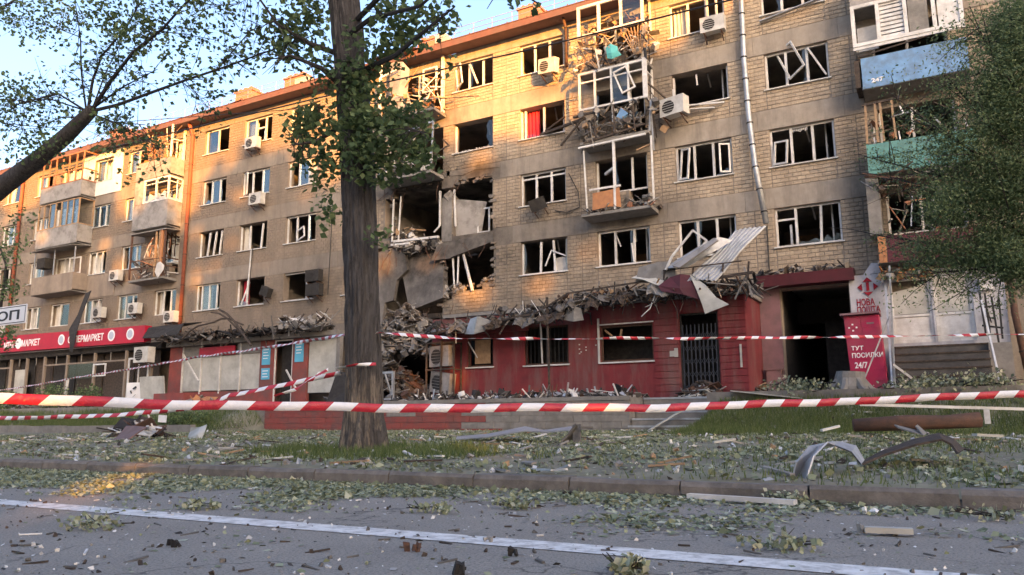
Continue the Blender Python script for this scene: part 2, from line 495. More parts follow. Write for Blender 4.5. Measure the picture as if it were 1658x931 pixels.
def glass_mat():
    m, n, b, out = new_mat('window_glass')
    b.inputs['Base Color'].default_value = (0.9, 0.95, 0.97, 1)
    b.inputs['Roughness'].default_value = 0.06
    b.inputs['Transmission Weight'].default_value = 0.0
    tr = n.nodes.new('ShaderNodeBsdfTransparent'); tr.inputs[0].default_value = (0.8, 0.86, 0.86, 1)
    gl = n.nodes.new('ShaderNodeBsdfGlossy'); gl.inputs['Roughness'].default_value = 0.08
    gl.inputs[0].default_value = (0.9, 0.92, 0.95, 1)
    lw = n.nodes.new('ShaderNodeLayerWeight'); lw.inputs[0].default_value = 0.3
    mx = n.nodes.new('ShaderNodeMixShader')
    n.links.new(nmath(n, 'MULTIPLY_ADD', lw.outputs['Fresnel'], 0.55, 0.03, clamp=True), mx.inputs[0])
    n.links.new(tr.outputs[0], mx.inputs[1]); n.links.new(gl.outputs[0], mx.inputs[2])
    n.links.new(mx.outputs[0], out.inputs[0])
    return m


M['glass'] = glass_mat()


def leaf_mat(name, ca, cb, cc, transl=0.35):
    m, n, b, out = new_mat(name)
    a = n.nodes.new('ShaderNodeAttribute'); a.attribute_name = 'tint'
    f = a.outputs['Fac']
    col = nramp(n, f, [(0.0, ca), (0.55, cb), (1.0, cc)])
    n.links.new(col, b.inputs['Base Color'])
    b.inputs['Roughness'].default_value = 0.6
    b.inputs['Specular IOR Level'].default_value = 0.2
    t = n.nodes.new('ShaderNodeBsdfTranslucent'); n.links.new(col, t.inputs[0])
    mx = n.nodes.new('ShaderNodeMixShader'); mx.inputs[0].default_value = transl
    n.links.new(b.outputs[0], mx.inputs[1]); n.links.new(t.outputs[0], mx.inputs[2])
    n.links.new(mx.outputs[0], out.inputs[0])
    return m


M['leaf'] = leaf_mat('poplar_leaf', (0.05, 0.09, 0.04), (0.12, 0.18, 0.08), (0.25, 0.32, 0.14))
M['leafdark'] = leaf_mat('feathery_leaf', (0.055, 0.10, 0.045), (0.135, 0.20, 0.10), (0.27, 0.33, 0.18))
M['litter'] = leaf_mat('fallen_leaf', (0.11, 0.14, 0.08), (0.27, 0.305, 0.20), (0.52, 0.53, 0.42), 0.1)
M['grass'] = leaf_mat('grass_blade', (0.055, 0.09, 0.03), (0.12, 0.165, 0.055), (0.23, 0.26, 0.11), 0.3)
M['chips'] = leaf_mat('glass_and_plaster_chips', (0.05, 0.045, 0.04), (0.24, 0.235, 0.23), (0.80, 0.80, 0.80), 0.0)
M['darkchips'] = leaf_mat('burnt_bits', (0.018, 0.018, 0.018), (0.045, 0.042, 0.038), (0.09, 0.08, 0.07), 0.0)


def bark_mat():
    m, n, b, _ = new_mat('poplar_bark')
    p = pos(n)
    mp = n.nodes.new('ShaderNodeMapping'); mp.inputs['Scale'].default_value = (9, 9, 1.3)
    n.links.new(p, mp.inputs[0])
    r = nnoise(n, mp.outputs[0], 2.0, 8, 0.75, 0.6)
    col = nmix(n, nramp(n, r, [(0.35, 0.0), (0.62, 1.0)]), (0.040, 0.036, 0.036), (0.125, 0.115, 0.108))
    # stripped pale wood low on the stem, with its own ragged outline
    sp = n.nodes.new('ShaderNodeSeparateXYZ'); n.links.new(p, sp.inputs[0])
    lo = nmath(n, 'SUBTRACT', 1.35, sp.outputs[2])
    lo = nmath(n, 'ADD', lo, nmath(n, 'MULTIPLY_ADD', r, 1.5, -0.75))
    lo = nmath(n, 'MULTIPLY', lo, 2.5, clamp=True)
    wd = nramp(n, nnoise(n, mp.outputs[0], 0.8, 6, 0.7), [(0.47, 0.0), (0.60, 1.0)])
    col = nmix(n, nmath(n, 'MULTIPLY', lo, wd), col, (0.31, 0.25, 0.19))
    n.links.new(col, b.inputs['Base Color'])
    b.inputs['Roughness'].default_value = 0.95
    b.inputs['Specular IOR Level'].default_value = 0.15
    bump(n, b, r, 1.0, 0.05)
    return m


M['bark'] = bark_mat()
M['twig'] = mat('dark_twig', (0.055, 0.048, 0.045), (0.035, 0.032, 0.03), 12, rough=0.95, bmp=0.6)


def tape_mat():
    m, n, b, _ = new_mat('barrier_tape')
    u = n.nodes.new('ShaderNodeUVMap'); u.uv_map = 'UVMap'
    sp = n.nodes.new('ShaderNodeSeparateXYZ'); n.links.new(u.outputs[0], sp.inputs[0])
    s = nmath(n, 'ADD', sp.outputs[0], nmath(n, 'MULTIPLY', sp.outputs[1], -0.95))
    fr = nmath(n, 'FRACT', nmath(n, 'DIVIDE', s, 0.40))
    k = nmath(n, 'GREATER_THAN', fr, 0.5)
    wr = nnoise(n, pos(n), 14, 4, .6)
    red = nmix(n, nramp(n, wr, [(0.4, 0.0), (0.7, 1.0)]), (0.56, 0.03, 0.05), (0.42, 0.025, 0.045))
    col = nmix(n, k, red, (0.80, 0.82, 0.86))
    n.links.new(col, b.inputs['Base Color'])
    b.inputs['Roughness'].default_value = 0.32
    bump(n, b, nnoise(n, pos(n), 22, 3, .6, 1.5), 0.7, 0.012)
    return m


M['tape'] = tape_mat()


def text_mesh(body, height, depth=0.006):
    cu = bpy.data.curves.new('lettering', 'FONT')
    cu.body = body; cu.size = height; cu.extrude = depth; cu.align_x = 'LEFT'
    cu.resolution_u = 3; cu.offset = height * 0.022
    o = bpy.data.objects.new('lettering_source', cu)
    COL.objects.link(o)
    dg = bpy.context.evaluated_depsgraph_get()
    me = bpy.data.meshes.new_from_object(o.evaluated_get(dg))
    bpy.data.objects.remove(o)
    co = np.empty(len(me.vertices) * 3); me.vertices.foreach_get('co', co); co = co.reshape(-1, 3)
    return me, co


def text(name, body, x, y, z, height, m, parent, width=None, bold=0.0, slant=0.0):
    """upright lettering facing -Y; lower left corner at x, z; width stretches it to fit"""
    me, co = text_mesh(body, height)
    if len(co) == 0: return None
    co[:, 0] -= co[:, 0].min()
    w = co[:, 0].max()
    h = co[:, 1].max()
    if width: co[:, 0] *= width / w
    co[:, 1] *= height / max(h, 1e-4)
    base = ORG[parent.name]
    out = np.stack([co[:, 0] + x - base.x, np.full(len(co), y - base.y) - co[:, 2], co[:, 1] + z - base.z + slant * co[:, 0]], 1)
    me.vertices.foreach_set('co', out.reshape(-1))
    me.materials.clear(); me.materials.append(m)
    me.update()
    return link(name, me, parent)

# ==================================================================== THE GROUND
def gh(x, y):
    """height of the terrain"""
    if y < -19.45: return 0.0
    if y < -16: h = 0.125 + (y + 19.45) / 3.45 * 0.12
    else: h = 0.245 + (y + 16) / 11.0 * 0.11
    side = 0.0
    if x > -5.9: side = min(1, (x + 5.9) / 0.6)
    if x < -22.2: side = min(1, (-22.2 - x) / 0.8)
    if y > -8.2 and side > 0:
        t = min(1, (y + 8.2) / 4.6); t = t * t * (3 - 2 * t)
        h += side * t * (1.38 - h)
    return h


def ghn(x, y):
    return gh(x, y) + 0.03 * noise.noise(Vector((x * 0.9, y * 0.9, 3.1))) if y > -19.4 else 0.0


b = MB(); b.poly([(-900, -900, -0.06), (900, -900, -0.06), (900, 900, -0.06), (-900, 900, -0.06)])
tag(b.build('ground', M['soil']), kind='structure')
b = MB(); b.poly([(-160, -36, 0.0), (90, -36, 0.0), (90, -19.5, 0.0), (-160, -19.5, 0.0)])
tag(b.build('road', M['asphalt']), kind='structure')
b = MB()
b.poly([(-60, -22.57, 0.004), (30, -22.42, 0.004), (30, -22.18, 0.004), (-60, -22.33, 0.004)])
tag(b.build('road_line', M['roadpaint']), kind='structure')
xs = np.concatenate([np.arange(-75, -25, 1.0), np.arange(-25, 6, 0.25), np.arange(6, 26, 1.0)])
ys = np.concatenate([np.arange(-19.44, -4.9, 0.22), [-4.9]])
b = MB()
for x in xs:
    for y in ys: b.v.append((x, y, ghn(x, y)))
ny = len(ys)
for i in range(len(xs) - 1):
    for j in range(ny - 1):
        b.f.append((i * ny + j, (i + 1) * ny + j, (i + 1) * ny + j + 1, i * ny + j + 1)); b.m.append(0)
tag(b.build('lawn', M['soil'], smooth=True), kind='structure')
b = MB()   # paved strip at the foot of the house, left and right of the terrace
b.box(-75, -22.3, -4.95, 5.9, -0.05, 1.375); b.box(-5.75, 26, -4.95, 5.9, -0.05, 1.378)
tag(b.build('pavement', M['pave']), kind='structure')

kb = MB(); kb.box(-160, 90, -19.62, -19.43, -0.05, 0.055)
kerb = kb.build('kerb', M['kerb']); tag(kerb, kind='structure')
x = -40.0; k = 0
ksh = {}
while x < 6:
    L = 1.0
    if k % 4 not in ksh:
        s = MB(); s.box(-L / 2 + .006, L / 2 - .006, -0.095, 0.095, -0.05, 0.135)
        # chamfered front edge, slightly worn
        vs = [list(v) for v in s.v]
        s = MB()
        a = L / 2 - 0.008
        prof = [(-0.10, -0.05), (-0.10, 0.10 + 0.006 * (k % 2)), (-0.075, 0.137), (0.09, 0.14 - 0.004 * k), (0.09, -0.05)]
        n0 = len(s.v)
        for sx in (-a, 0, a):
            for (py_, pz_) in prof: s.v.append((sx, py_ + (0.006 if sx == 0 and k == 2 else 0), pz_ - (0.008 if sx == 0 and k == 1 else 0)))
        for seg in range(2):
            for q in range(5):
                q2 = (q + 1) % 5
                s.f.append((seg * 5 + q, (seg + 1) * 5 + q, (seg + 1) * 5 + q2, seg * 5 + q2)); s.m.append(0)
        s.f.append((4, 3, 2, 1, 0)); s.m.append(0); s.f.append((10, 11, 12, 13, 14)); s.m.append(0)
        me = bpy.data.meshes.new('kerb_stone'); me.from_pydata(s.v, [], [f for f in s.f]); me.materials.append(M['kerb']); me.update()
        ksh[k % 4] = me
    o = bpy.data.objects.new('kerb_stone', ksh[k % 4]); COL.objects.link(o); o.parent = kerb
    o.location = Vector((x + L / 2, -19.53, random.uniform(-0.008, 0.004))) - ORG[kerb.name]
    o.rotation_euler = (random.uniform(-.01, .01), random.uniform(-.006, .006), random.uniform(-.004, .004))
    x += L; k += 1

# ==================================================================== THE FIVE-STOREY HOUSE
S = [6.22, 8.97, 11.72, 14.45]
T = [7.55, 10.3, 13.03, 15.78]
FL = [5.35, 8.10, 10.85, 13.60, 16.25]      # floor levels
BX0, BX1 = -66.0, 9.0
house = thing('apartment_building', 'five storey yellow brick apartment building with blown out windows and a blackened collapsed bay', 'building', (-20, 0, 0))

COLS = [('x', -63.9, -62.0), ('x', -60.7, -58.9), ('x', -57.6, -55.8), ('x', -54.6, -52.9), ('a', -51.7, -50.1), ('b', -48.2, -46.6), ('N', -45.6, -43.7), ('M', -42.35, -40.65), ('L', -39.3, -37.6),
        ('K', -36.2, -34.45), ('A', -32.95, -31.15), ('B', -30.0, -28.1), ('C', -26.85, -24.95), ('O', -23.2, -21.9),
        ('D', -20.6, -17.85), ('E', -17.3, -15.4), ('F', -14.13, -12.15), ('G', -10.9, -8.88), ('H', -7.82, -5.82),
        ('I', -4.55, -2.52), ('J', -1.2, 0.9), ('R', 2.6, 4.6), ('R', 5.9, 7.6)]
OPEN = []
WIN = {}
for (nm, x0, x1) in COLS:
    for r in range(4):
        z0, z1 = S[r], T[r]
        xa, xb = x0, x1
        if nm == 'D' and r == 0: continue
        if nm == 'D' and r == 1: continue
        if nm in 'EO' and r == 0 and nm == 'E': continue
        if nm == 'E' and r == 1: continue
        OPEN.append((xa, xb, z0, z1)); WIN[(nm + ('%d' % int(-x0) if nm in 'xR' else ''), r)] = (xa, xb, z0, z1)
        if nm in 'DGJNK' and (nm, r) not in (('G', 0), ('N', 0), ('K', 0), ('J', 0)):   # balcony door beside the window
            OPEN.append((xb - 0.72, xb, FL[r] + 0.08, z0 + 0.001))
# the blown-out bay: stepped ragged outlines
OPEN += [(-20.45, -17.9, 8.12, 10.62), (-20.9, -20.45, 8.5, 10.3), (-20.1, -18.0, 10.62, 10.80), (-17.3, -15.42, 8.18, 10.42), (-17.1, -16.0, 10.42, 10.55),
         (-17.9, -17.3, 9.9, 10.3),
         (-17.35, -15.36, 6.1, 7.72), (-16.9, -15.9, 5.85, 6.1), (-17.8, -17.35, 5.55, 7.9), (-21.3, -17.8, 4.6, 8.12), (-21.7, -21.3, 5.6, 7.2), (-20.9, -18.3, 1.3, 4.6)]
# ground floor: openings behind the shops
OPEN += [(-4.53, -2.48, 1.38, 4.80)]
GF = []
ZB, ZT = 1.30, 16.25


def covered(x0, x1, z0, z1, pad=0.0):
    for (a, c, d, e) in OPEN:
        if x1 > a - pad and x0 < c + pad and z1 > d - pad and z0 < e + pad: return True
    return False


# wall body with reveals
gx = sorted(set([BX0, BX1] + [round(v, 3) for o in OPEN for v in o[:2]]))
gz = sorted(set([ZB, ZT] + [round(v, 3) for o in OPEN for v in o[2:] if ZB < v < ZT]))
gx = [v for v in gx if BX0 <= v <= BX1]
solid = {}
for i in range(len(gx) - 1):
    for j in range(len(gz) - 1):
        cx_, cz_ = (gx[i] + gx[i + 1]) / 2, (gz[j] + gz[j + 1]) / 2
        solid[(i, j)] = not covered(cx_ - .0005, cx_ + .0005, cz_ - .0005, cz_ + .0005)
b = MB()
YB = 0.38
for (i, j), s_ in solid.items():
    if not s_: continue
    x0, x1, z0, z1 = gx[i], gx[i + 1], gz[j], gz[j + 1]
    b.mi = 0
    b.poly([(x0, 0, z0), (x1, 0, z0), (x1, 0, z1), (x0, 0, z1)])
    b.mi = 1
    b.poly([(x1, YB, z0), (x0, YB, z0), (x0, YB, z1), (x1, YB, z1)])
    b.mi = 2
    if not solid.get((i + 1, j), False): b.poly([(x1, 0, z0), (x1, YB, z0), (x1, YB, z1), (x1, 0, z1)])
    if not solid.get((i - 1, j), False): b.poly([(x0, YB, z0), (x0, 0, z0), (x0, 0, z1), (x0, YB, z1)])
    if not solid.get((i, j + 1), False): b.poly([(x0, 0, z1), (x1, 0, z1), (x1, YB, z1), (x0, YB, z1)])
    if not solid.get((i, j - 1), False): b.poly([(x0, YB, z0), (x1, YB, z0), (x1, 0, z0), (x0, 0, z0)])
b.build('wall', [M['mortar'], M['room'], M['plaster']], house)
for bb_ in ((BX0 - .35, BX0 - .002, 0.002, 11, ZB, ZT), (BX1 + .002, BX1 + .35, 0.002, 11, ZB, ZT), (BX0, BX1, 11, 11.35, ZB, ZT)):   # end and rear walls
    b = MB(); b.box(*bb_); b.build('wall', M['plaster'], house); 

# floors, ceilings, partitions: real rooms behind every opening
fs = []
for z in FL:
    b = MB()
    if z == 8.10:   # this floor has a bite out of it in the collapsed bay
        b.box(BX0, -20.9, YB + .003, 10.99, z - .22, z); b.box(-20.9, -17.5, 2.4, 10.99, z - .22, z); b.box(-17.5, BX1, YB + .003, 10.99, z - .22, z)
    elif z == 5.35:
        b.box(BX0, -21.2, YB + .003, 10.99, z - .22, z); b.box(-21.2, -17.8, 1.8, 10.99, z - .22, z); b.box(-17.8, BX1, YB + .003, 10.99, z - .22, z)
    else: b.box(BX0, BX1, YB + .003, 10.99, z - .22, z)
    b.build('floor_slab', M['ceil'], house)
for r in range(4):
    b = MB()
    z0, z1 = FL[r] + .002, FL[r + 1] - .222
    for (nm, x0, x1), (n2, x2, x3) in zip(COLS[:-1], COLS[1:]):
        if x2 - x1 < 0.9: continue
        xm = (x1 + x2) / 2
        b = MB(); b.box(xm - .06, xm + .06, YB + .004, 5.0, z0, z1); b.build('partition_wall', M['room'], house)
    b = MB(); b.box(BX0, BX1, 5.004, 5.12, z0, z1)
    b.build('partition_wall', M['room'], house)
for xm in np.arange(-62, 8, 5.2):
    b = MB(); b.box(xm - .1, xm + .1, YB + .004, 8, 1.3, 5.12); b.build('partition_wall', M['dark'], house)
b = MB(); b.box(BX0, BX1, 8.004, 8.2, 1.3, 5.12)
b.build('partition_wall', M['dark'], house)

# facing brick: piers and spandrels, real separate bricks; concrete lintel blocks in between
BW, BH, GAP = 0.262, 0.138, 0.016
bricks = []          # x0,x1,z0,z1


def fill(x0, x1, z0, z1, off=0):
    nz = max(1, int(round((z1 - z0) / BH))); h = (z1 - z0) / nz
    for k in range(nz):
        za, zb_ = z0 + k * h + GAP / 2, z0 + (k + 1) * h - GAP / 2
        x = x0 - (BW / 2 if (k + off) % 2 else 0)
        while x < x1:
            xa, xb = max(x, x0) + GAP / 2, min(x + BW, x1) - GAP / 2
            if xb - xa > 0.04 and not covered(xa, xb, za, zb_, 0.0):
                bricks.append((xa, xb, za, zb_))
            x += BW


bands = []
for r in range(4):
    zlow = 4.95 if r == 0 else T[r - 1] + 0.72
    for ci, (nm, x0, x1) in enumerate(COLS):
        nx = COLS[ci + 1][1] if ci + 1 < len(COLS) else BX1
        xm = (x1 + nx) / 2
        if ci == 0: fill(BX0, x0 - .01, zlow, T[r])
        fill(x0 + .01, x1 - .01, zlow, S[r] - .02, ci % 2)             # spandrel
        if nx - x1 > 0.9:
            fill(x1 + .01, xm - .012, zlow, T[r] - .01, 1); fill(xm + .012, nx - .01, zlow, T[r] - .01, 0)
        else: fill(x1 + .01, nx - .01, zlow, T[r] - .01, 1)
        # lintel band above
        zt = T[r] + 0.72 if r < 3 else 16.24
        za = T[r] + .006
        for (p, q) in ((x0 - .35, x1 + .35), (x1 + .36, nx - .36)):
            if q - p < .15: continue
            cuts = [p, q]
            bands.append((p, q, za, zt - .012))
bw = np.array(bricks)
# every brick is a shallow block standing a little proud, no two quite alike
N = len(bw)
proud = 0.014 + rng.random(N) * 0.010
tint = np.clip(rng.normal(0.45, 0.28, N), 0, 1)
eye = np.array(EYE)
ctr = np.stack([(bw[:, 0] + bw[:, 1]) / 2, np.zeros(N), (bw[:, 2] + bw[:, 3]) / 2], 1)
rel = ctr - eye
dep = rel @ np.array(CF)
u = 829 + 1254 * (rel @ np.array(CR)) / dep; v = 465.5 + 1254 * (rel @ np.array(CD)) / dep
size = (bw[:, 1] - bw[:, 0]) * (bw[:, 3] - bw[:, 2]) / dep ** 2 * np.clip(-rel[:, 1] / np.linalg.norm(rel, axis=1), -1, 1) ** 2 * 1.0
vis = (u > 5) & (u < 1385) & (v > 5) & (v < 690) & (bw[:, 1] - bw[:, 0] > .2)
order = np.argsort(-np.where(vis, (bw[:, 1] - bw[:, 0]) / dep, 0))[:290]
single = np.zeros(N, bool); single[order] = True


def brick_quads(bb, pr):
    x0, x1, z0, z1 = bb[:, 0], bb[:, 1], bb[:, 2], bb[:, 3]
    y = -pr; o = np.zeros_like(y)
    c = 0.004
    P = lambda x, yy, z: np.stack([x, yy, z], 1)
    f = [np.stack([P(x0 + c, y, z0 + c), P(x1 - c, y, z0 + c), P(x1 - c, y, z1 - c), P(x0 + c, y, z1 - c)], 1),
         np.stack([P(x0, o, z1), P(x0 + c, y, z1 - c), P(x1 - c, y, z1 - c), P(x1, o, z1)], 1),
         np.stack([P(x0, o, z0), P(x1, o, z0), P(x1 - c, y, z0 + c), P(x0 + c, y, z0 + c)], 1),
         np.stack([P(x0, o, z0), P(x0 + c, y, z0 + c), P(x0 + c, y, z1 - c), P(x0, o, z1)], 1),
         np.stack([P(x1, o, z0), P(x1, o, z1), P(x1 - c, y, z1 - c), P(x1 - c, y, z0 + c)], 1)]
    return np.concatenate(f, 0)


keep = ~single
V = brick_quads(bw[keep], proud[keep])
o = quads_mesh('brickwork', V, M['brick'], house, attr={'tint': np.tile(tint[keep], 5)})
tag(o, kind='stuff')
shared = {}
hb = ORG[house.name]
for i in order:
    L = round(float(bw[i, 1] - bw[i, 0]), 2); H = float(bw[i, 3] - bw[i, 2]); key = (L, round(H, 3), int(tint[i] * 3.99))
    if key not in shared:
        V1 = brick_quads(np.array([[0, L, 0, H]]), np.array([0.019]))
        me = bpy.data.meshes.new('brick')
        me.vertices.add(20); me.vertices.foreach_set('co', V1.reshape(-1))
        me.loops.add(20); me.loops.foreach_set('vertex_index', np.arange(20, dtype=np.int32))
        me.polygons.add(5); me.polygons.foreach_set('loop_start', np.arange(0, 20, 4, dtype=np.int32))
        me.materials.append(M['brick']); me.update(calc_edges=True)
        a = me.attributes.new('tint', 'FLOAT', 'FACE'); a.data.foreach_set('value', [key[2] / 3.99 + 0.1] * 5)
        shared[key] = me
    o = bpy.data.objects.new('brick', shared[key]); COL.objects.link(o); o.parent = house
    o.location = (bw[i, 0] - hb.x, random.uniform(-.003, .003), bw[i, 2] - hb.z)

# concrete lintel blocks, each its own part
for (p, q, za, zb_) in bands:
    n = 1
    segs = [(p, q)]
    # broken away where the bay collapsed
    if p < -15 and q > -21.6 and za < 11: 
        if za < 8.0: continue
        segs = [(p, q)] if not covered(p, q, za, zb_) else []
        if not segs:
            b = MB(); zc = 10.82
            b.prism([(p, zc), (p + (q - p) * .3, zc - .08), (p + (q - p) * .55, zc + .05), (q, zc - .04), (q, zb_), (p, zb_)], -0.020, 0.0)
            b.build('lintel_block', M['band'], house); continue
    if q < BX0 or p > BX1: continue
    b = MB(); yy = -0.022 - random.random() * 0.006
    b.box(max(p, BX0), min(q, BX1), yy, -0.0005, za, zb_)
    b.build('lintel_block', M['band'], house)

# white rendered bay high on the left
b = MB()
for (p, q, za, zb_) in ((-43.6, -42.37, 13.6, 16.2), (-40.62, -39.75, 13.6, 16.2), (-42.37, -40.62, 13.6, 14.43), (-42.37, -40.62, 15.8, 16.2)):
    b.box(p, q, -0.07, -0.03, za, zb_)
b.build('render_panel', M['whiteplaster'], house)
b = MB(); b.box(-42.5, -39.6, -0.06, -0.03, 7.62, 8.9); b.build('render_panel', M['plaster'], house)

# roof: projecting eaves, sheet metal, railing, chimneys
b = MB(); b.box(BX0 - .5, BX1 + .5, -0.62, 0.002, 16.26, 16.36); b.build('eaves_soffit', M['soffit'], house)
b = MB(); b.box(BX0 - .5, BX1 + .5, -0.70, -0.622, 16.24, 16.50); b.build('eaves_fascia', M['roofred'], house)
b = MB()
xx = BX0 - .5
while xx < BX1:          # roof sheets with standing seams, a few lifted by the blast
    w = 0.9
    lift = 0
    if -21.2 < xx < -18.6: xx += w; continue
    if random.random() < 0.12: lift = random.uniform(.02, .10)
    b.hexa([(xx, -0.72, 16.505), (xx + w - .01, -0.72, 16.505 + lift), (xx + w - .01, 6, 17.9), (xx, 6, 17.9),
            (xx, -0.72, 16.54), (xx + w - .01, -0.72, 16.54 + lift), (xx + w - .01, 6, 17.94), (xx, 6, 17.94)])
    b.box(xx + w - .03, xx + w, -0.72, -0.5, 16.54 + lift, 16.59 + lift)
    xx += w
b.build('roof', M['roofred'], house)
b = MB(); b.hexa([(BX0, 6, 17.9), (BX1, 6, 17.9), (BX1, 11.6, 16.3), (BX0, 11.6, 16.3), (BX0, 6, 17.94), (BX1, 6, 17.94), (BX1, 11.6, 16.34), (BX0, 11.6, 16.34)])
b.build('roof', M['roofred'], house)
b = MB()
for xx in np.arange(-56, -6, 0.95):
    if -22 < xx < -18.8: continue
    b.bar((xx, -0.45, 16.55), (xx + random.uniform(-.05, .05), -0.45, 17.15), 0.022)
for seg in ((-56, -22), (-18.8, -6)):
    for z in (17.13, 16.9): b.bar((seg[0], -0.45, z), (seg[1], -0.45, z + .02), 0.018)
b.build('roof_railing', M['metal'], house)
for (xc, w, h) in ((-30.9, 1.15, 1.0), (-27.3, 1.25, .95), (-14.0, .9, .95), (-19.0, 1.3, .8), (-41.5, 1.1, .9)):
    b = MB()
    b.box(xc - w / 2, xc + w / 2, 0.5, 1.3, 16.7, 16.75 + h)
    b.box(xc - w / 2 - .06, xc + w / 2 + .06, 0.44, 1.36, 16.752 + h, 16.84 + h)
    b.chunk((xc + w * .2, .9, 16.9 + h), .18)
    ch = b.build('chimney', M['chimney'], house)
    b = MB()
    for q in range(3): b.box(xc - w / 2 + .12 + q * w / 3, xc - w / 2 + .12 + q * w / 3 + w / 3 - .2, .6, 1.2, 16.842 + h, 17.0 + h)
    b.build('chimney_pot', M['chimney'], ch)
# white and grey boxes near the chimneys (vents)
b = MB(); b.box(-27.0, -26.2, .3, .9, 16.85, 17.45); b.build('roof_vent', M['cream'], house)
b = MB(); b.box(-18.2, -17.7, -.2, .4, 16.7, 17.25); b.build('roof_vent', M['cream'], house)
# torn roof corner over the collapsed bay
b = MB()
b.sheet([[(-21.1, -.8, 16.6), (-20.3, -.9, 16.75), (-19.6, -.8, 16.5)], [(-21.0, .4, 16.7), (-20.2, .3, 17.0), (-19.4, .4, 16.8)], [(-20.9, 1.6, 16.9), (-20.2, 1.5, 17.1), (-19.3, 1.5, 17.0)]], .02)
b.sheet([[(-19.6, -.9, 16.3), (-18.9, -1.1, 16.45)], [(-19.3, -.2, 16.7), (-18.6, -.3, 16.75)], [(-19.2, .7, 16.9), (-18.5, .7, 16.85)]], .02)
for q in range(14):
    c = Vector((random.uniform(-21, -18.5), random.uniform(-.6, .6), random.uniform(16.3, 16.9)))
    b.bar(c, c + Vector((random.uniform(-.7, .7), random.uniform(-.5, .3), random.uniform(-.5, .6))), .06, .04)
b.build('torn_roof_edge', M['roofred'], house)

# rain pipes
def pipe(pts, r, m, collars):
    b = MB(); b.tube(pts, r, 10); p = b.build('rain_pipe', m, house, smooth=True)
    b = MB()
    pts = [Vector(q) for q in pts]
    segs = [(pts[i + 1] - pts[i]).length for i in range(len(pts) - 1)]; tot = sum(segs)
    for k in range(collars):
        d = tot * (k + .5) / collars
        for i, L in enumerate(segs):
            if d <= L:
                a = pts[i].lerp(pts[i + 1], d / L); t = (pts[i + 1] - pts[i]).normalized(); b.tube([a - t * .02, a + t * .02], r * 1.18, 10); break
            d -= L
    b.build('pipe_collar', M['rust'] if m is M['pipered'] else M['dark'], p)
    return p


pipe([(-5.15, -.55, 16.5), (-5.15, -.2, 16.1), (-5.19, -.2, 12.87), (-5.15, -.2, 11.0), (-5.02, -.3, 9.05), (-4.75, -.42, 6.98)], 0.095, M['metal'], 12)
pipe([(-33.78, -.5, 16.4), (-33.78, -.16, 15.7), (-33.8, -.16, 5.2)], 0.095, M['pipered'], 7)
pipe([(-49.6, -.5, 16.4), (-49.6, -.16, 15.7), (-49.6, -.16, 4.9)], 0.10, M['pipered'], 7)
pipe([(-11.95, -.5, 16.4), (-11.95, -.16, 15.9), (-11.95, -.16, 14.3)], 0.06, M['rust'], 2)
pipe([(1.75, -.25, 5.6), (1.78, -.45, 3.5), (1.95, -.6, 1.4)], 0.09, M['rust'], 2)
b = MB()  # thin cables clipped on the wall
for pts in ([(-8.62, -.05, 16), (-8.6, -.05, 11.3)], [(-12.0, -.05, 10.0), (-11.6, -.1, 9.2), (-11.55, -.06, 8.6), (-12.1, -.08, 8.45), (-12.6, -.06, 8.6)], [(-28.9, -.1, 9.0), (-28.95, -.12, 7.9), (-28.9, -.2, 6.4)],
            [(-4.8, -.05, 7.0), (-4.82, -.05, 5.0)], [(-23.9, -.06, 10.5), (-24.0, -.06, 6.3)]):
    b.tube(pts, .018, 5)
b.build('wall_cable', M['black'], house)
b = MB(); b.bar((-28.98, -.12, 8.9), (-28.9, -.3, 6.3), .05); b.build('hanging_strip', M['pvc'], house)


# ------------------------------------------------------------------ windows
def shard(b, x0, x1, z0, z1, y, side):
    """a jagged remnant of glass left in a corner or along an edge of a pane"""
    w, h = x1 - x0, z1 - z0
    n = random.randint(3, 5)
    if side == 'b': pts = [(x0, z0), (x1, z0)] + [(x1 - w * k / n, z0 + h * random.uniform(.03, .22)) for k in range(n + 1)]
    elif side == 'l': pts = [(x0, z1), (x0, z0)] + [(x0 + w * random.uniform(.04, .22), z0 + h * k / n) for k in range(n + 1)]
    else: pts = [(x1, z0), (x1, z1)] + [(x1 - w * random.uniform(.04, .22), z1 - h * k / n) for k in range(n + 1)]
    b.prism(pts, y - .003, y + .003)


def ring(b, x0, x1, z0, z1, y0, y1, w):
    b.box(x0, x1, y0, y1, z0, z0 + w); b.box(x0, x1, y0, y1, z1 - w, z1)
    b.box(x0, x0 + w, y0 + .001, y1 - .001, z0 + w, z1 - w); b.box(x1 - w, x1, y0 + .001, y1 - .001, z0 + w, z1 - w)


def sash(x0, x1, z0, z1, y, parent, ang=0.0, hinge='l', tilt=0.0, w=.055, name='sash', drop=(0, 0, 0)):
    """an opening light, swung (ang about its vertical hinge) or hanging askew (tilt in its own plane)"""
    b = MB(); W_, H_ = x1 - x0, z1 - z0
    ring(b, 0 if hinge == 'l' else -W_, W_ if hinge == 'l' else 0, 0, H_, -.03, .03, w)
    R = Matrix.Rotation(ang, 3, 'Z') @ Matrix.Rotation(tilt, 3, 'Y')
    o_ = Vector((x0 if hinge == 'l' else x1, y, z0)) + Vector(drop)
    b.v = [tuple(R @ Vector(q) + o_) for q in b.v]
    return b.build(name, M['pvc'], parent)


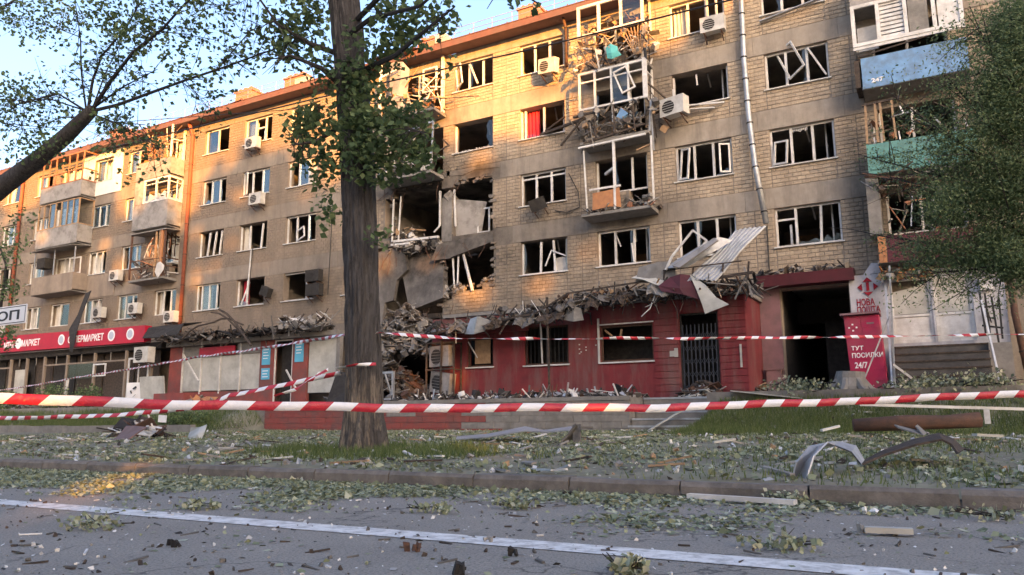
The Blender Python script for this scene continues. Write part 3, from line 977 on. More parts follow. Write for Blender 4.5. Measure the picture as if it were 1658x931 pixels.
def window(key, style, mull=(1 / 3, 2 / 3), glass=0.0, curtain=None, sill=True, lean=None, y=0.14, partmat=None):
    x0, x1, z0, z1 = WIN[key]
    b = MB(); fm = partmat or M['pvc']
    w = .065
    if style != 'none':
        if 'noleft' not in style: b.box(x0 + .002, x0 + w, y - .035, y + .035, z0 + w, z1 - w)
        if 'noright' not in style: b.box(x1 - w, x1 - .002, y - .035, y + .035, z0 + w, z1 - w)
        b.box(x0 + .002, x1 - .002, y - .035, y + .035, z0 + .002, z0 + w)
        if 'notop' not in style: b.box(x0 + .002, x1 - .002, y - .035, y + .035, z1 - w, z1 - .002)
        for k, m_ in enumerate(mull):
            xm = x0 + (x1 - x0) * m_
            if 'notop' in style or (lean and lean.get(k)):
                dx = (lean or {}).get(k, 0.0)
                b.bar((xm, y, z0 + w), (xm + dx, y - abs(dx) * .4, z1 - w - abs(dx) * .1), .075, .07)
            else: b.box(xm - .04, xm + .04, y - .034, y + .034, z0 + w, z1 - w)
        if 'bar' in style:
            zz = z1 - (z1 - z0) * (.16 if 'hibar' in style else .3)
            xa = x0 + w; xb = x1 - w
            if 'leftbar' in style: xb = x0 + (x1 - x0) * mull[0] - .04
            b.box(xa, xb, y - .033, y + .033, zz - .03, zz + .03)
    o = b.build('window', fm, house) if b.v else None
    if o is None: return None
    if sill:
        s = MB(); s.box(x0 - .06, x1 + .06, -.10, y - .04, z0 - .035, z0 + .0); s.build('sill', fm, o)
    edges = [x0] + [x0 + (x1 - x0) * m_ for m_ in mull] + [x1]
    rs = random.Random(int(-x0 * 10) + key[1])
    for k in range(len(edges) - 1):
        a, c = edges[k] + .045, edges[k + 1] - .045
        if rs.random() < glass:
            g = MB(); g.box(a, c, y - .004, y + .004, z0 + w, z1 - w); g.build('pane', M['glass'], o)
        elif rs.random() < .35:
            g = MB(); shard(g, a, c, z0 + w, z1 - w, y, rs.choice('blr'));
            g.build('pane', M['glass'], o)
    if curtain:
        for (f0, f1, cm) in curtain:
            cm = M[cm]; g = MB(); xa, xb = x0 + (x1 - x0) * f0, x0 + (x1 - x0) * f1
            n = 10; rows = []
            for zz in (z1 - .03, z0 + (z1 - z0) * .45, z0 - .05):
                rows.append([(xa + (xb - xa) * q / n + random.uniform(-.02, .02), y + .22 + .05 * math.sin(q * 2.3 + zz), zz) for q in range(n + 1)])
            g.sheet(rows, .008); g.build('curtain', cm, o)
    return o


# right half, one by one as the photograph shows them
o = window(('I', 3), 'plain', glass=.3); b = MB(); b.bar((-4.6, -.12, 14.20), (-2.7, -.25, 14.42), .16, .03); b.build('loose_sill', M['metal'], o)
o = window(('I', 2), 'plain'); sash(-3.88, -3.2, 11.80, 12.98, .0, o, ang=-.5, tilt=-.42, drop=(.12, -.02, .12)); b = MB(); b.bar((-3.15, .03, 12.95), (-2.62, .0, 11.85), .06); b.build('broken_bar', M['pvc'], o)
o = window(('I', 1), 'plain'); sash(-4.48, -3.98, 9.05, 9.85, .05, o, ang=-.35, tilt=.10); b = MB()
for q in range(9): b.bar((-3.8 + q * .055, .12, 10.2), (-3.8 + q * .055, .12, 10.2 - random.uniform(.05, .12)), .03)
b.build('blind_remnant', M['pvc'], o)
o = window(('I', 0), 'leftbar', mull=(.32, .68), lean={1: .06}); b = MB(); b.bar((-4.1, .3, 6.3), (-4.1, .3, 7.0), .07); b.build('broken_bar', M['pvc'], o)
o = window(('H', 3), 'plain', glass=.2, curtain=[(.02, .28, 'cloth')]); sash(-6.45, -6.0, 14.55, 15.7, .06, o, ang=-.4)
o = window(('H', 2), 'notop', mull=(), sill=True)
b = MB(); b.bar((-7.75, -.0, 11.80), (-7.78, .06, 12.5), .09); b.bar((-6.95, .1, 12.9), (-6.93, .12, 12.5), .05); b.build('broken_bar', M['pvc'], o)
b = MB(); b.bar((-7.2, -.35, 11.62), (-5.95, -.14, 11.55), .05); b.bar((-7.3, -.3, 11.5), (-6.3, -.12, 11.42), .12, .03); b.build('loose_sill', M['pvc'], o)
b = MB(); b.box(-7.6, -6.2, 4.9, 5.0, 10.9, 11.6); b.build('room_shelf', M['wood'], house)
o = window(('H', 1), 'plain'); sash(-7.7, -7.28, 9.05, 10.15, .02, o, ang=-.5, tilt=.14); sash(-6.28, -5.9, 9.05, 10.1, .05, o, ang=.5, hinge='r')
o = window(('H', 0), 'plain')
o = window(('G', 0), 'plain', mull=(.33, .68), lean={1: .04}); b = MB(); b.bar((-9.6, .1, 7.0), (-9.5, .0, 6.3), .04); b.bar((-10.2, .1, 7.4), (-10.0, .05, 6.9), .03); b.build('broken_bar', M['pvc'], o)
o = window(('F', 3), 'plain', glass=.2)
o = window(('F', 2), 'notop noright', mull=(.10, .52), curtain=[(.08, .36, 'clothred')])
b = MB(); b.bar((-13.2, .0, 11.8), (-10.9, -.9, 11.7), .09); b.bar((-13.0, .0, 11.9), (-12.0, -.3, 12.2), .06); b.build('hanging_beam', M['char'], o)
o = window(('F', 1), 'hibar'); 
o = window(('F', 0), 'notop', mull=(.4, .72), lean={0: .05, 1: -.06}); b = MB(); b.bar((-12.85, .1, 7.1), (-12.2, .0, 6.8), .05); b.bar((-12.85, .1, 7.1), (-13.1, .05, 6.5), .05); b.build('broken_bar', M['pvc'], o)
b = MB(); b.sheet([[(-12.85, .25, 6.35), (-12.5, .3, 6.3), (-12.2, .35, 6.35)], [(-12.8, .25, 6.8), (-12.5, .35, 6.85), (-12.2, .3, 6.75)]], .02); b.build('curtain', M['cloth'], o)
o = window(('E', 3), 'plain', mull=(.36, .72)); sash(-17.15, -16.65, 14.6, 15.6, .0, o, ang=-.55, tilt=-.22); b = MB(); b.bar((-16.55, .05, 15.6), (-16.1, -.05, 14.6), .06); b.build('broken_bar', M['pvc'], o)
o = window(('E', 2), 'notop noright', mull=()); b = MB(); 
for q in range(12): b.chunk((random.uniform(-17.2, -15.5), .1, 11.78), random.uniform(.03, .09))
tag(b.build('sill_rubble', M['conc'], o), kind='stuff')
window(('D', 3), 'plain', mull=(.5,)); window(('D', 2), 'plain notop', mull=(.4,))
o = window(('O', 0), 'noleft', mull=()); window(('O', 1), 'plain', mull=(.5,)); window(('O', 2), 'plain', mull=(.5,)); window(('O', 3), 'plain', mull=(.5,), glass=.3)
o = window(('C', 3), 'plain', glass=.4); window(('C', 2), 'plain', glass=.2, curtain=[(.5, .9, 'cloth')])
o = window(('C', 1), 'plain', mull=(.33, .72)); sash(-26.1, -25.4, 9.03, 9.55, .03, o, ang=-.3, tilt=-.2)
o = window(('C', 0), 'noleft plain', mull=(.72,))
o = window(('B', 3), 'plain', glass=.3, curtain=[(.02, .3, 'cloth')], mull=(.36, .72)); 
b = MB(); b.box(-29.2, -28.75, .11, .17, 15.2, 15.27); b.build('broken_bar', M['pvc'], o)
o = window(('B', 2), 'plain', glass=.3, mull=(.34, .7)); sash(-29.94, -29.4, 11.8, 12.95, .08, o, ang=-.45)
o = window(('B', 1), 'notop', mull=(.34, .74), glass=.2, lean={1: .16}, curtain=[(.0, .2, 'cloth')])
o = window(('B', 0), 'notop', mull=(.34,), glass=0, curtain=[(.05, .3, 'clothred')]); b = MB(); b.bar((-29.2, .1, 7.4), (-29.6, .0, 6.3), .06); b.build('broken_bar', M['pvc'], o)
o = window(('A', 3), 'plain', mull=(.5,), glass=.4); o = window(('A', 2), 'plain', mull=(.35, .68), glass=.3)
o = window(('A', 1), 'notop', mull=(.3, .55, .8), lean={0: .28, 1: .3, 2: .22}); window(('A', 0), 'plain', mull=(.2, .5, .8), curtain=[(.1, .5, 'cloth')], glass=.3)
CUR = [[(.0, .25, 'cloth'), (.75, 1., 'cloth')], [(.4, .7, 'cloth')], None, [(.0, .4, 'cloth')], [(0, 1, 'cloth')]]
for nm in ('K', 'L', 'M', 'b', 'a', 'x52', 'x54', 'x55', 'x57', 'x58', 'x60', 'x63', 'R-2', 'R-5', 'N', 'J', 'G'):
    for r in range(4):
        if (nm, r) not in WIN: continue
        if nm in 'G' and r == 0: continue
        if (nm, r) == ('G', 1) or (nm, r) == ('J', 0): pass
        k = random.randint(0, 4)
        window((nm, r), 'plain' if nm not in 'GJ' else 'notop', mull=(.45,) if r == 3 or nm in 'NJ' else (.35, .7), glass=.5 if nm not in 'GJ' else .1, curtain=CUR[k] if nm not in 'GJ' else None,
               lean={0: .1} if random.random() < .2 else None, sill=nm not in 'NKGJ')
b = MB(); b.box(-37.62, -36.9, -.05, -.02, 11.5, 12.9); b.build('render_panel', M['whiteplaster'], house)

# ------------------------------------------------------------------ balconies (parts of the house)
def balcony(x0, x1, zs, d, wm='slab'):
    b = MB(); b.hexa([(x0, -d, zs - .10), (x1, -d, zs - .10), (x1, -.02, zs - .16), (x0, -.02, zs - .16), (x0, -d, zs), (x1, -d, zs), (x1, -.02, zs), (x0, -.02, zs)])
    return b.build('balcony', M[wm], house)


def parapet(bal, x0, x1, zs, d, h, m, sides='lr', board=False, name='parapet', plank=.16):
    ms = M[m]
    if board:
        x = x0
        while x < x1 - .02:
            xe = min(x + plank, x1)
            b = MB(); b.box(x + .004, xe - .004, -d - .035, -d - .012 - random.random() * .006, zs - .08, zs + h + random.uniform(-.01, .01)); b.build('board', ms, bal)
            x = xe
        b = MB(); b.box(x0, x1, -d - .011, -d + .02, zs + h - .06, zs + h - .01); b.box(x0, x1, -d - .011, -d + .02, zs + .05, zs + .10); b.build('rail', ms, bal)
    else:
        b = MB(); b.box(x0, x1, -d - .03, -d, zs - .08, zs + h)
        b.build(name, ms, bal)
    for s_ in sides:
        xa = x0 if s_ == 'l' else x1 - .03
        b = MB(); b.box(xa, xa + .03, -d + .003, -.03, zs - .075, zs + h - .005); b.build(name, ms, bal)


def glazing(bal, x0, x1, z0, z1, d, n, m='pvc', side='r', top=.3, glass=.3, w=.07, nm='balcony_frame'):
    b = MB(); yy = -d
    b.box(x0, x1, yy - .04, yy + .04, z0, z0 + w); b.box(x0, x1, yy - .04, yy + .04, z1 - w, z1)
    for k in range(n + 1):
        xm = x0 + (x1 - x0) * k / n; xm = min(max(xm, x0 + w / 2), x1 - w / 2)
        b.box(xm - w / 2, xm + w / 2, yy - .038, yy + .038, z0 + w, z1 - w)
    if top: b.box(x0 + w, x1 - w, yy - .03, yy + .03, z1 - w - top, z1 - w - top + .05)
    if 'r' in side:
        b.box(x1 - .07, x1, yy + .041, -.02, z0, z0 + w); b.box(x1 - .07, x1, yy + .041, -.02, z1 - w, z1)
        b.box(x1 - .07, x1, -.09, -.02, z0 + w, z1 - w)
        if top: b.box(x1 - .06, x1 - .01, yy + .041, -.09, z1 - w - top, z1 - w - top + .05)
    if 'l' in side:
        b.box(x0, x0 + .07, yy + .041, -.02, z0, z0 + w); b.box(x0, x0 + .07, yy + .041, -.02, z1 - w, z1)
    o = b.build(nm, M[m], bal)
    for k in range(n):
        if random.random() < glass:
            xa, xb = x0 + (x1 - x0) * k / n, x0 + (x1 - x0) * (k + 1) / n
            g = MB(); g.box(xa + w / 2, xb - w / 2, yy - .005, yy + .005, z0 + w, z1 - w); g.build('pane', M['glass'], bal)
    return o


def clutter(name, parent, x0, x1, y0, y1, z0, z1, n, mats, bars=.5, smax=.18, lmax=.9, stuff=True):
    b = MB()
    for q in range(n):
        b.mi = random.randrange(len(mats))
        c = Vector((random.uniform(x0, x1), random.uniform(y0, y1), random.uniform(z0, z1)))
        r = random.random()
        if r < bars:
            dv = Vector((random.gauss(0, 1), random.gauss(0, .6), random.gauss(0, .9))).normalized() * random.uniform(.2, lmax)
            b.bar(c - dv / 2, c + dv / 2, random.uniform(.018, .055), random.uniform(.015, .05))
        elif r < bars + (1 - bars) * .45:
            b.obox(c, (random.uniform(.1, .45), random.uniform(.1, .3), .015), (random.uniform(-1, 1), random.uniform(-1, 1), random.uniform(0, 6)))
        else: b.chunk(c, random.uniform(.04, smax))
    o = b.build(name, [M[m] for m in mats], parent)
    if stuff: tag(o, kind='stuff')
    return o


# left pair of stacks
def stack_N():
    x0, x1, d = -46.1, -42.1, .9
    b3 = balcony(x0, x1, 13.55, d); parapet(b3, x0, x1, 13.55, d, .85, 'panelgrey', 'r')
    for q in range(7):
        xm = x0 + .05 + q * (x1 - x0 - .1) / 6
        g = MB(); g.bar((xm, -d, 14.42), (xm + random.uniform(-.08, .08), -d, 16.15), .06); g.build('post', M['woodred'], b3)
    for zz in (14.42, 15.1, 16.1):
        g = MB(); g.bar((x0, -d, zz), (x1, -d, zz), .07); g.bar((x1, -d + .04, zz), (x1, -.03, zz), .07); g.build('rail', M['woodred'], b3)
    b2 = balcony(x0, x1, 10.82, d); parapet(b2, x0, x1, 10.82, d, 1.0, 'panelgrey', 'r')
    glazing(b2, x0, x1, 11.83, 13.35, d, 7, 'wood', 'r', 0, .5, .05)
    for q in range(4):
        g = MB(); xx = x0 + 1.7 + q * .6; g.box(xx, xx + .22, -d + .1, -d + .14, 11.85, 12.9); g.build('curtain', M['cloth'], b2)
    g = MB(); g.sheet([[(x0 - .15, -d - .25, 10.52), ((x0 + x1) / 2, -d - .25, 10.58), (x1 + .05, -d - .25, 10.55)], [(x0 - .15, -.03, 10.72), ((x0 + x1) / 2, -.03, 10.74), (x1 + .05, -.03, 10.70)]], .03); g.build('awning_sheet', M['slab'], b2)
    b1 = balcony(x0, x1, 8.08, d); parapet(b1, x0, x1, 8.08, d, .95, 'plaster', 'r')
    for xm in (x0 + .05, -44.1, x1 - .05):
        g = MB(); g.bar((xm, -d + .02, 9.05), (xm, -d + .02, 10.5), .05); g.build('post', M['metal'], b1)
    g = MB(); ring(g, x1 - 1.2, x1 - .1, 9.05, 10.0, -.5, -.45, .06); g.build('balcony_frame', M['pvc'], b1)
    g = MB(); g.box(x0 + .1, x0 + .9, -d + .1, -.3, 9.6, 10.2); g.build('storage_box', M['dark'], b1)


stack_N()


def stack_K():
    x0, x1, d = -37.25, -34.45, .85
    b3 = balcony(x0, x1, 13.55, d); parapet(b3, x0, x1, 13.55, d, .88, 'panelgrey', 'lr')
    clutter('broken_boards', b3, x0, x1 - .1, -d, -.1, 14.45, 16.0, 46, ['woodred', 'wood', 'pvc', 'orange'], .85, .1, 1.5)
    g = MB(); g.bar((x1 - .06, -d, 14.44), (x1 - .04, -d, 16.2), .08); g.bar((x1 - .06, -.1, 14.44), (x1 - .04, -.1, 16.2), .10); g.bar((x1 - .06, -d, 15.4), (x1 - .06, -.1, 15.5), .06); g.build('post', M['pvc'], b3)
    b2 = balcony(x0, x1, 10.82, d); parapet(b2, x0, x1, 10.82, d, 1.28, 'panelgrey', 'lr')
    glazing(b2, x0 + .75, x1, 12.12, 13.42, d, 2, 'pvc', 'r', .22, .0, .10)
    g = MB(); g.box(x0, x0 + .73, -d - .02, -d + .01, 12.12, 13.42); g.build('parapet', M['panelgrey'], b2)
    g = MB(); g.sheet([[(x0 + .9 + q * .2, -d + .15 + .04 * (q % 2), 12.15) for q in range(8)], [(x0 + .9 + q * .2, -d + .2 + .04 * ((q + 1) % 2), 12.75 - .1 * (q % 3)) for q in range(8)]], .01); g.build('curtain', M['cloth'], b2)
    sash(x1 - .5, x1 - .06, 12.25, 13.3, -.35, b2, ang=-1.1, hinge='r')
    b1 = balcony(x0, x1, 8.05, d)
    g = MB(); g.hexa([(x0 - .1, -d - .08, 10.5), (x1 + .06, -d - .08, 10.5), (x1 + .06, -.03, 10.6), (x0 - .1, -.03, 10.6), (x0 - .1, -d - .08, 10.56), (x1 + .06, -d - .08, 10.56), (x1 + .06, -.03, 10.66), (x0 - .1, -.03, 10.66)]); g.build('balcony_roof', M['slab'], b1)
    for (xm, m) in ((x0 + .04, 'rust'), (x1 - .75, 'wood'), (x1 - .45, 'wood'), (x1 - .25, 'orange'), (x1 - .05, 'rust')):
        g = MB(); g.bar((xm, -d + .02, 8.1), (xm, -d + .02, 10.5), .08 if m != 'orange' else .14); g.build('post', M[m], b1)
    for zz in (9.05, 8.62):
        g = MB(); g.bar((x0, -d, zz), (x1, -d, zz - .03), .05); g.bar((x1, -d + .03, zz), (x1, -.03, zz), .05); g.build('rail', M['rust'], b1)
    for k in range(3):
        g = MB(); ring(g, x1 - .03, x1, 9.1, 9.2, 0, .1, .02); g.v = []; g.f = []; g.m = []
        ya, yb = -d + .12 + k * .24, -d + .32 + k * .24
        g.bar((x1 - .02, ya, 9.2), (x1 - .02, ya, 10.4), .04); g.bar((x1 - .02, ya, 9.8), (x1 - .02, yb, 9.85), .04); g.bar((x1 - .02, ya, 10.3), (x1 - .02, yb, 10.2), .04); g.build('broken_bar', M['woodred'], b1)
    clutter('broken_boards', b1, x0 + .1, x1, -d - .05, -.2, 8.1, 9.1, 60, ['char', 'pvc', 'concd', 'woodred', 'panelgrey'], .6, .12, .8)
    clutter('broken_boards', b1, x0 + 1.0, x1, -d + .05, -.2, 9.1, 10.1, 22, ['woodred', 'pvc', 'orange'], .9, .08, .9)
    g = MB(); g.sheet([[(-34.9, -d - .06, 8.75), (-34.6, -d - .1, 8.8), (-34.35, -d - .04, 8.6)], [(-35.0, -d - .08, 8.3), (-34.7, -d - .1, 7.95), (-34.3, -d - .1, 8.35)]], .01); g.build('hanging_cloth', M['cloth'], b1)


stack_K()


def stack_D():
    x0, x1, d = -20.6, -17.8, .95
    b2 = balcony(x0, x1, 10.86, d, 'slab')
    clutter('broken_boards', b2, x0, x1, -d - .1, -.1, 10.9, 11.9, 90, ['concd', 'panelgrey', 'char', 'pvc', 'slab'], .6, .16, .9)
    g = MB()
    for q in range(9): g.bar((x1 - .62 + q * .075, -d - .02, 10.9), (x1 - .62 + q * .075, -d - .02, 11.65), .035)
    g.build('rail', M['pvc'], b2)
    g = MB(); g.bar((x0 + .9, -d, 12.65), (x1 + .1, -d, 12.95), .09); g.bar((x1, -d, 10.9), (x1 + .1, -d, 12.95), .06); g.bar((x0 + .1, -d, 10.9), (x0 + .2, -d, 12.6), .06); g.build('post', M['metal'], b2)
    g = MB(); g.bar((x1 + .05, -.8, 11.6), (x1 + .65, -.6, 11.9), .05); g.bar((x1 + .65, -.6, 11.9), (x1 + .2, -.4, 12.3), .05); g.build('broken_bar', M['char'], b2)
    b3 = balcony(x0, x1 + .1, 13.58, d, 'slab')
    g = MB(); g.sheet([[(-19.95, -d - .05, 13.7), (-19.3, -d - .1, 13.65), (-18.75, -d - .02, 13.6)], [(-20.1, -d + .1, 14.9), (-19.5, -d, 14.9), (-19.1, -d + .05, 14.6)], [(-20.3, -d + .3, 16.3), (-19.5, -d + .2, 16.1), (-19.2, -d + .3, 15.7)]], .03); g.build('parapet', M['panelgrey'], b3)
    clutter('broken_boards', b3, x0, x1 + .2, -d - .15, -.1, 13.62, 15.2, 80, ['orange', 'panelgrey', 'char', 'pvc', 'wood'], .65, .14, 1.2)
    g = MB(); g.bar((x0 + .05, -d, 13.6), (x0 + .05, -d, 16.1), .10); g.bar((x0, -d, 15.5), (x0 + 1.0, -d, 15.7), .08); g.bar((x1, -.15, 13.6), (x1, -.15, 16.2), .12); g.build('post', M['pvc'], b3)
    g = MB(); ring(g, -18.7, -17.95, 14.6, 15.7, -.4, -.34, .07); g.build('balcony_frame', M['pvc'], b3)


stack_D()


def stack_G():
    x0, x1, d = -11.15, -8.5, .85
    b3 = balcony(x0, x1, 13.56, d)
    glazing(b3, x0, x1, 14.92, 16.22, d, 3, 'pvc', 'r', 0, .2, .11)
    clutter('broken_boards', b3, x0 - .2, x1 + .25, -d - .2, -.05, 13.6, 14.9, 130, ['concd', 'char', 'panelgrey', 'wood', 'cloth', 'ac'], .6, .15, 1.0)
    clutter('broken_boards', b3, x0, x1, -d, -.05, 14.9, 15.6, 30, ['orange', 'wood', 'char'], .7, .1, 1.0)
    g = MB()
    for q in range(9): g.bar((-8.9 + q * .03, -d, 13.75), (-9.35 + q * .13, -d - .15, 14.75), .03)
    g.build('rail', M['wood'], b3)
    g = MB(); g.sheet([[(-9.95, -d - .16, 14.2), (-9.75, -d - .2, 14.3), (-9.5, -d - .15, 14.15)], [(-9.9, -d - .2, 13.95), (-9.7, -d - .26, 13.9), (-9.45, -d - .2, 13.95)], [(-9.9, -d - .16, 13.78), (-9.7, -d - .2, 13.7), (-9.35, -d - .16, 13.78)]], .02); g.build('hanging_cloth', M['turq'], b3)
    b2 = balcony(x0, x1, 10.80, d)
    fr = glazing(b2, x0, x1 - .02, 12.02, 13.50, d, 4, 'pvc', 'r', .34, .1, .07)
    g = MB(); g.box(x1 - .12, x1 + .06, -d - .07, -d - .042, 12.0, 13.55); g.build('post', M['pvc'], b2)
    sash(-9.3, -8.75, 12.05, 13.0, -d - .1, b2, ang=.15, tilt=-.35, w=.06, drop=(-.1, 0, .25))
    clutter('broken_boards', b2, x0 - .3, x1 + .5, -d - .15, -.05, 10.85, 12.0, 120, ['concd', 'char', 'panelgrey', 'conc', 'wood'], .55, .15, 1.1)
    for xm in (-10.45, -9.7, -8.95):
        g = MB(); g.bar((xm, -d - .12, 10.85), (xm - .05, -d - .12, 11.95), .05); g.build('post', M['char'], b2)
    g = MB(); g.bar((-12.0, -.7, 10.9), (-10.9, -d - .1, 11.75), .06); g.bar((-11.4, -d, 11.85), (-10.3, -d - .1, 11.85), .07); g.bar((-11.0, -d, 10.75), (-8.6, -d - .1, 11.0), .06)
    g.bar((-8.5, -d, 12.6), (-8.0, -.2, 12.1), .05); g.bar((-8.5, -.5, 12.4), (-8.1, -.5, 11.7), .04); g.bar((-8.1, -.5, 11.7), (-8.6, -.4, 11.6), .04); g.build('rail', M['char'], b2)
    g = MB(); g.bar((-8.42, -.7, 11.6), (-8.4, -.6, 10.1), .05); g.bar((-8.35, -d, 11.9), (-8.5, -.7, 10.8), .06); g.build('broken_bar', M['metal'], b2)
    g = MB(); g.chunk((-9.45, -d, 11.55), .22, (1, .5, .9)); g.build('hanging_cloth', M['blue'], b2)
    b1 = balcony(x0, x1, 8.06, d)
    g = MB(); g.bar((x0 - .05, -d, 10.60), (-8.6, -d, 10.66), .10, .07); g.bar((-9.82, -d, 8.08), (-9.82, -d, 10.6), .085); g.bar((-8.42, -d + .1, 8.1), (-8.44, -d + .1, 10.6), .06)
    g.bar((x0 + .2, -d + .1, 8.1), (x0 + .1, -d + .1, 10.5), .05); g.build('balcony_frame', M['pvc'], b1)
    g = MB(); g.bar((-10.8, -d - .02, 8.92), (-9.6, -d, 8.92), .07); g.bar((-10.3, -.5, 9.55), (-9.86, -d, 9.6), .09); g.build('rail', M['pvc'], b1)
    g = MB(); g.sheet([[(-10.7, -d, 8.15), (-10.0, -d - .03, 8.2), (-9.6, -d, 8.12)], [(-10.7, -d + .05, 8.8), (-10.0, -d, 8.82), (-9.65, -d, 8.86)]], .03); g.build('parapet', M['orange'], b1)
    clutter('rubble', b1, x0, x1 + .1, -d - .02, -.1, 8.08, 8.22, 60, ['concd', 'conc', 'char'], .35, .1, .5)
    clutter('rubble', b1, -9.4, x1 + .1, -d - .02, -.1, 8.1, 8.45, 30, ['concd', 'conc', 'woodred'], .3, .12, .5)
    g = MB(); g.bar((-9.0, -d + .1, 10.15), (-8.5, -.5, 10.4), .12, .04); g.build('broken_bar', M['wood'], b1)


stack_G()


def stack_J():
    x0, x1, d = -1.68, 1.35, .9
    b3 = balcony(x0, x1, 13.58, d); parapet(b3, x0, x1, 13.58, d, .95, 'panelgrey')
    b2 = balcony(x0 + .15, x1, 10.80, d); parapet(b2, x0 + .17, x1, 10.80, d, .92, 'blue')
    glazing(b2, x0, x1, 12.08, 13.47, d + .12, 4, 'pvc', 'l', 0, .0, .11)
    g = MB(); g.box(x0, x1, -d - .14, -d - .10, 11.98, 12.07); g.build('balcony_frame', M['pvc'], b2)
    xa, xb = x0 + (x1 - x0) / 4 + .06, x0 + (x1 - x0) / 2 - .06
    for q in range(9):
        g = MB(); zz = 12.2 + q * .135; g.box(xa, xb, -d - .1, -d - .08, zz, zz + .10); g.build('blind_slat', M['pvc'], b2)
    g = MB(); g.box(x0 + .12, x0 + .70, -d + .3, -d + .34, 12.1, 12.9); g.build('curtain', M['cloth'], b2)
    g = MB(); g.box(xb + .14, xb + .66, -d - .12, -d - .09, 12.2, 13.36); g.build('pane', M['slab'], b2)
    g = MB(); g.box(x1 - .66, x1 - .1, -d - .12, -d - .09, 12.2, 13.36); g.build('pane', M['pvc'], b2)
    g = MB(); g.box(x0 - .03, x0 + .12, -d, -.02, 10.8, 11.7); g.build('parapet', M['char'], b2)
    g = MB(); g.bar((x0 + .1, -d - .05, 11.78), (x1 - .8, -d - .1, 12.0), .04); g.build('rail', M['char'], b2)
    me_ = text('lettering', '247', x0 + .42, -d - .036, 10.88, .13, M['white'], b2, width=.34)
    b1 = balcony(x0 + .1, x1, 8.05, d); parapet(b1, x0 + .12, x1, 8.05, d, .86, 'teal', 'lr', board=False)
    g = MB(); g.box(x0 + .12, x0 + .17, -d - .06, -d - .032, 7.95, 8.92); g.box(x0 + .2, x1, -d - .06, -d - .032, 8.5, 8.54); g.box(x0 + .2, x1, -d - .06, -d - .032, 8.1, 8.14); g.build('rail', M['teal'], b1)
    for xm in (x0 + .15, x0 + .45, x0 + .62, x0 + .95):
        g = MB(); g.bar((xm, -d, 8.95), (xm + random.uniform(-.04, .04), -d, 10.2), .06); g.build('post', M['wood'], b1)
    g = MB(); g.bar((x0 + .1, -d, 10.2), (x0 + 1.2, -d, 10.25), .07); g.build('rail', M['char'], b1)
    clutter('broken_boards', b1, x0 + .2, x1, -d + .05, -.1, 8.9, 9.9, 40, ['char', 'woodred', 'pvc'], .8, .1, .9)
    b0 = balcony(x0 + .15, x1, 5.30, d); parapet(b0, x0 + .2, x0 + .42, 5.30, d, .72, 'orange', 'l', board=True, plank=.11)
    parapet(b0, x0 + .43, x1, 5.30, d, .72, 'darkred', 'r', board=True, plank=.15)
    clutter('broken_boards', b0, x0 - .1, x1, -d - .25, -.05, 7.4, 8.0, 50, ['char', 'conc', 'rust'], .7, .1, 1.3)
    g = MB(); g.bar((x0 - .05, -d - .2, 8.0), (x0 + 1.5, -d - .4, 7.3), .05); g.bar((x0, -d - .1, 7.9), (x0 + 2.4, -d - .2, 7.45), .06); g.build('rail', M['rust'], b0)
    g = MB(); g.box(x0 + .0, x0 + .35, -d + .1, -.1, 6.1, 7.9); g.build('post', M['slab'], b0)
    clutter('broken_boards', b0, x0 + .5, x1, -d + .05, -.1, 6.0, 7.3, 40, ['char', 'conc', 'woodred', 'metal'], .75, .1, 1.0)


stack_J()

# ------------------------------------------------------------------ the collapsed bay
b = MB(); b.box(-17.86, -17.38, -.03, .34, 8.0, 9.9); b.chunk((-17.6, .1, 9.95), .28, (1, .6, 1)); b.build('concrete_pier', M['baypanel'], house)
b = MB(); b.bar((-17.95, -.05, 10.2), (-17.92, -.08, 8.7), .07); b.bar((-17.92, -.08, 8.7), (-18.2, -.1, 8.45), .06); b.bar((-17.3, .05, 10.2), (-17.2, .0, 8.6), .06); b.build('broken_bar', M['pvc'], house)
b = MB(); b.hexa([(-17.55, .15, 8.2), (-16.35, .35, 8.25), (-16.2, .42, 8.27), (-17.4, .25, 8.2), (-17.2, .05, 9.75), (-16.05, .25, 9.55), (-15.9, .35, 9.55), (-17.0, .15, 9.75)])
b.build('fallen_partition', M['panelgrey'], house)
b = MB(); ring(b, -16.35, -15.75, 8.25, 9.3, .32, .38, .06); b.build('broken_frame', M['pvc'], house)
b = MB(); b.bar((-20.3, -.1, 8.30), (-17.95, -.12, 8.22), .09); b.bar((-20.4, -.1, 8.3), (-20.35, -.1, 10.2), .06); b.bar((-20.1, -.05, 8.3), (-20.0, -.05, 10.3), .05); b.bar((-20.4, -.15, 8.15), (-19.4, -.2, 8.1), .08); b.build('broken_bar', M['pvc'], house)
b = MB(); b.bar((-17.4, .1, 7.6), (-17.2, -.05, 6.0), .05); b.bar((-17.1, .1, 7.6), (-17.05, -.05, 6.1), .05); b.bar((-16.9, .1, 7.5), (-16.3, -.1, 5.8), .08); b.build('broken_bar', M['pvc'], house)
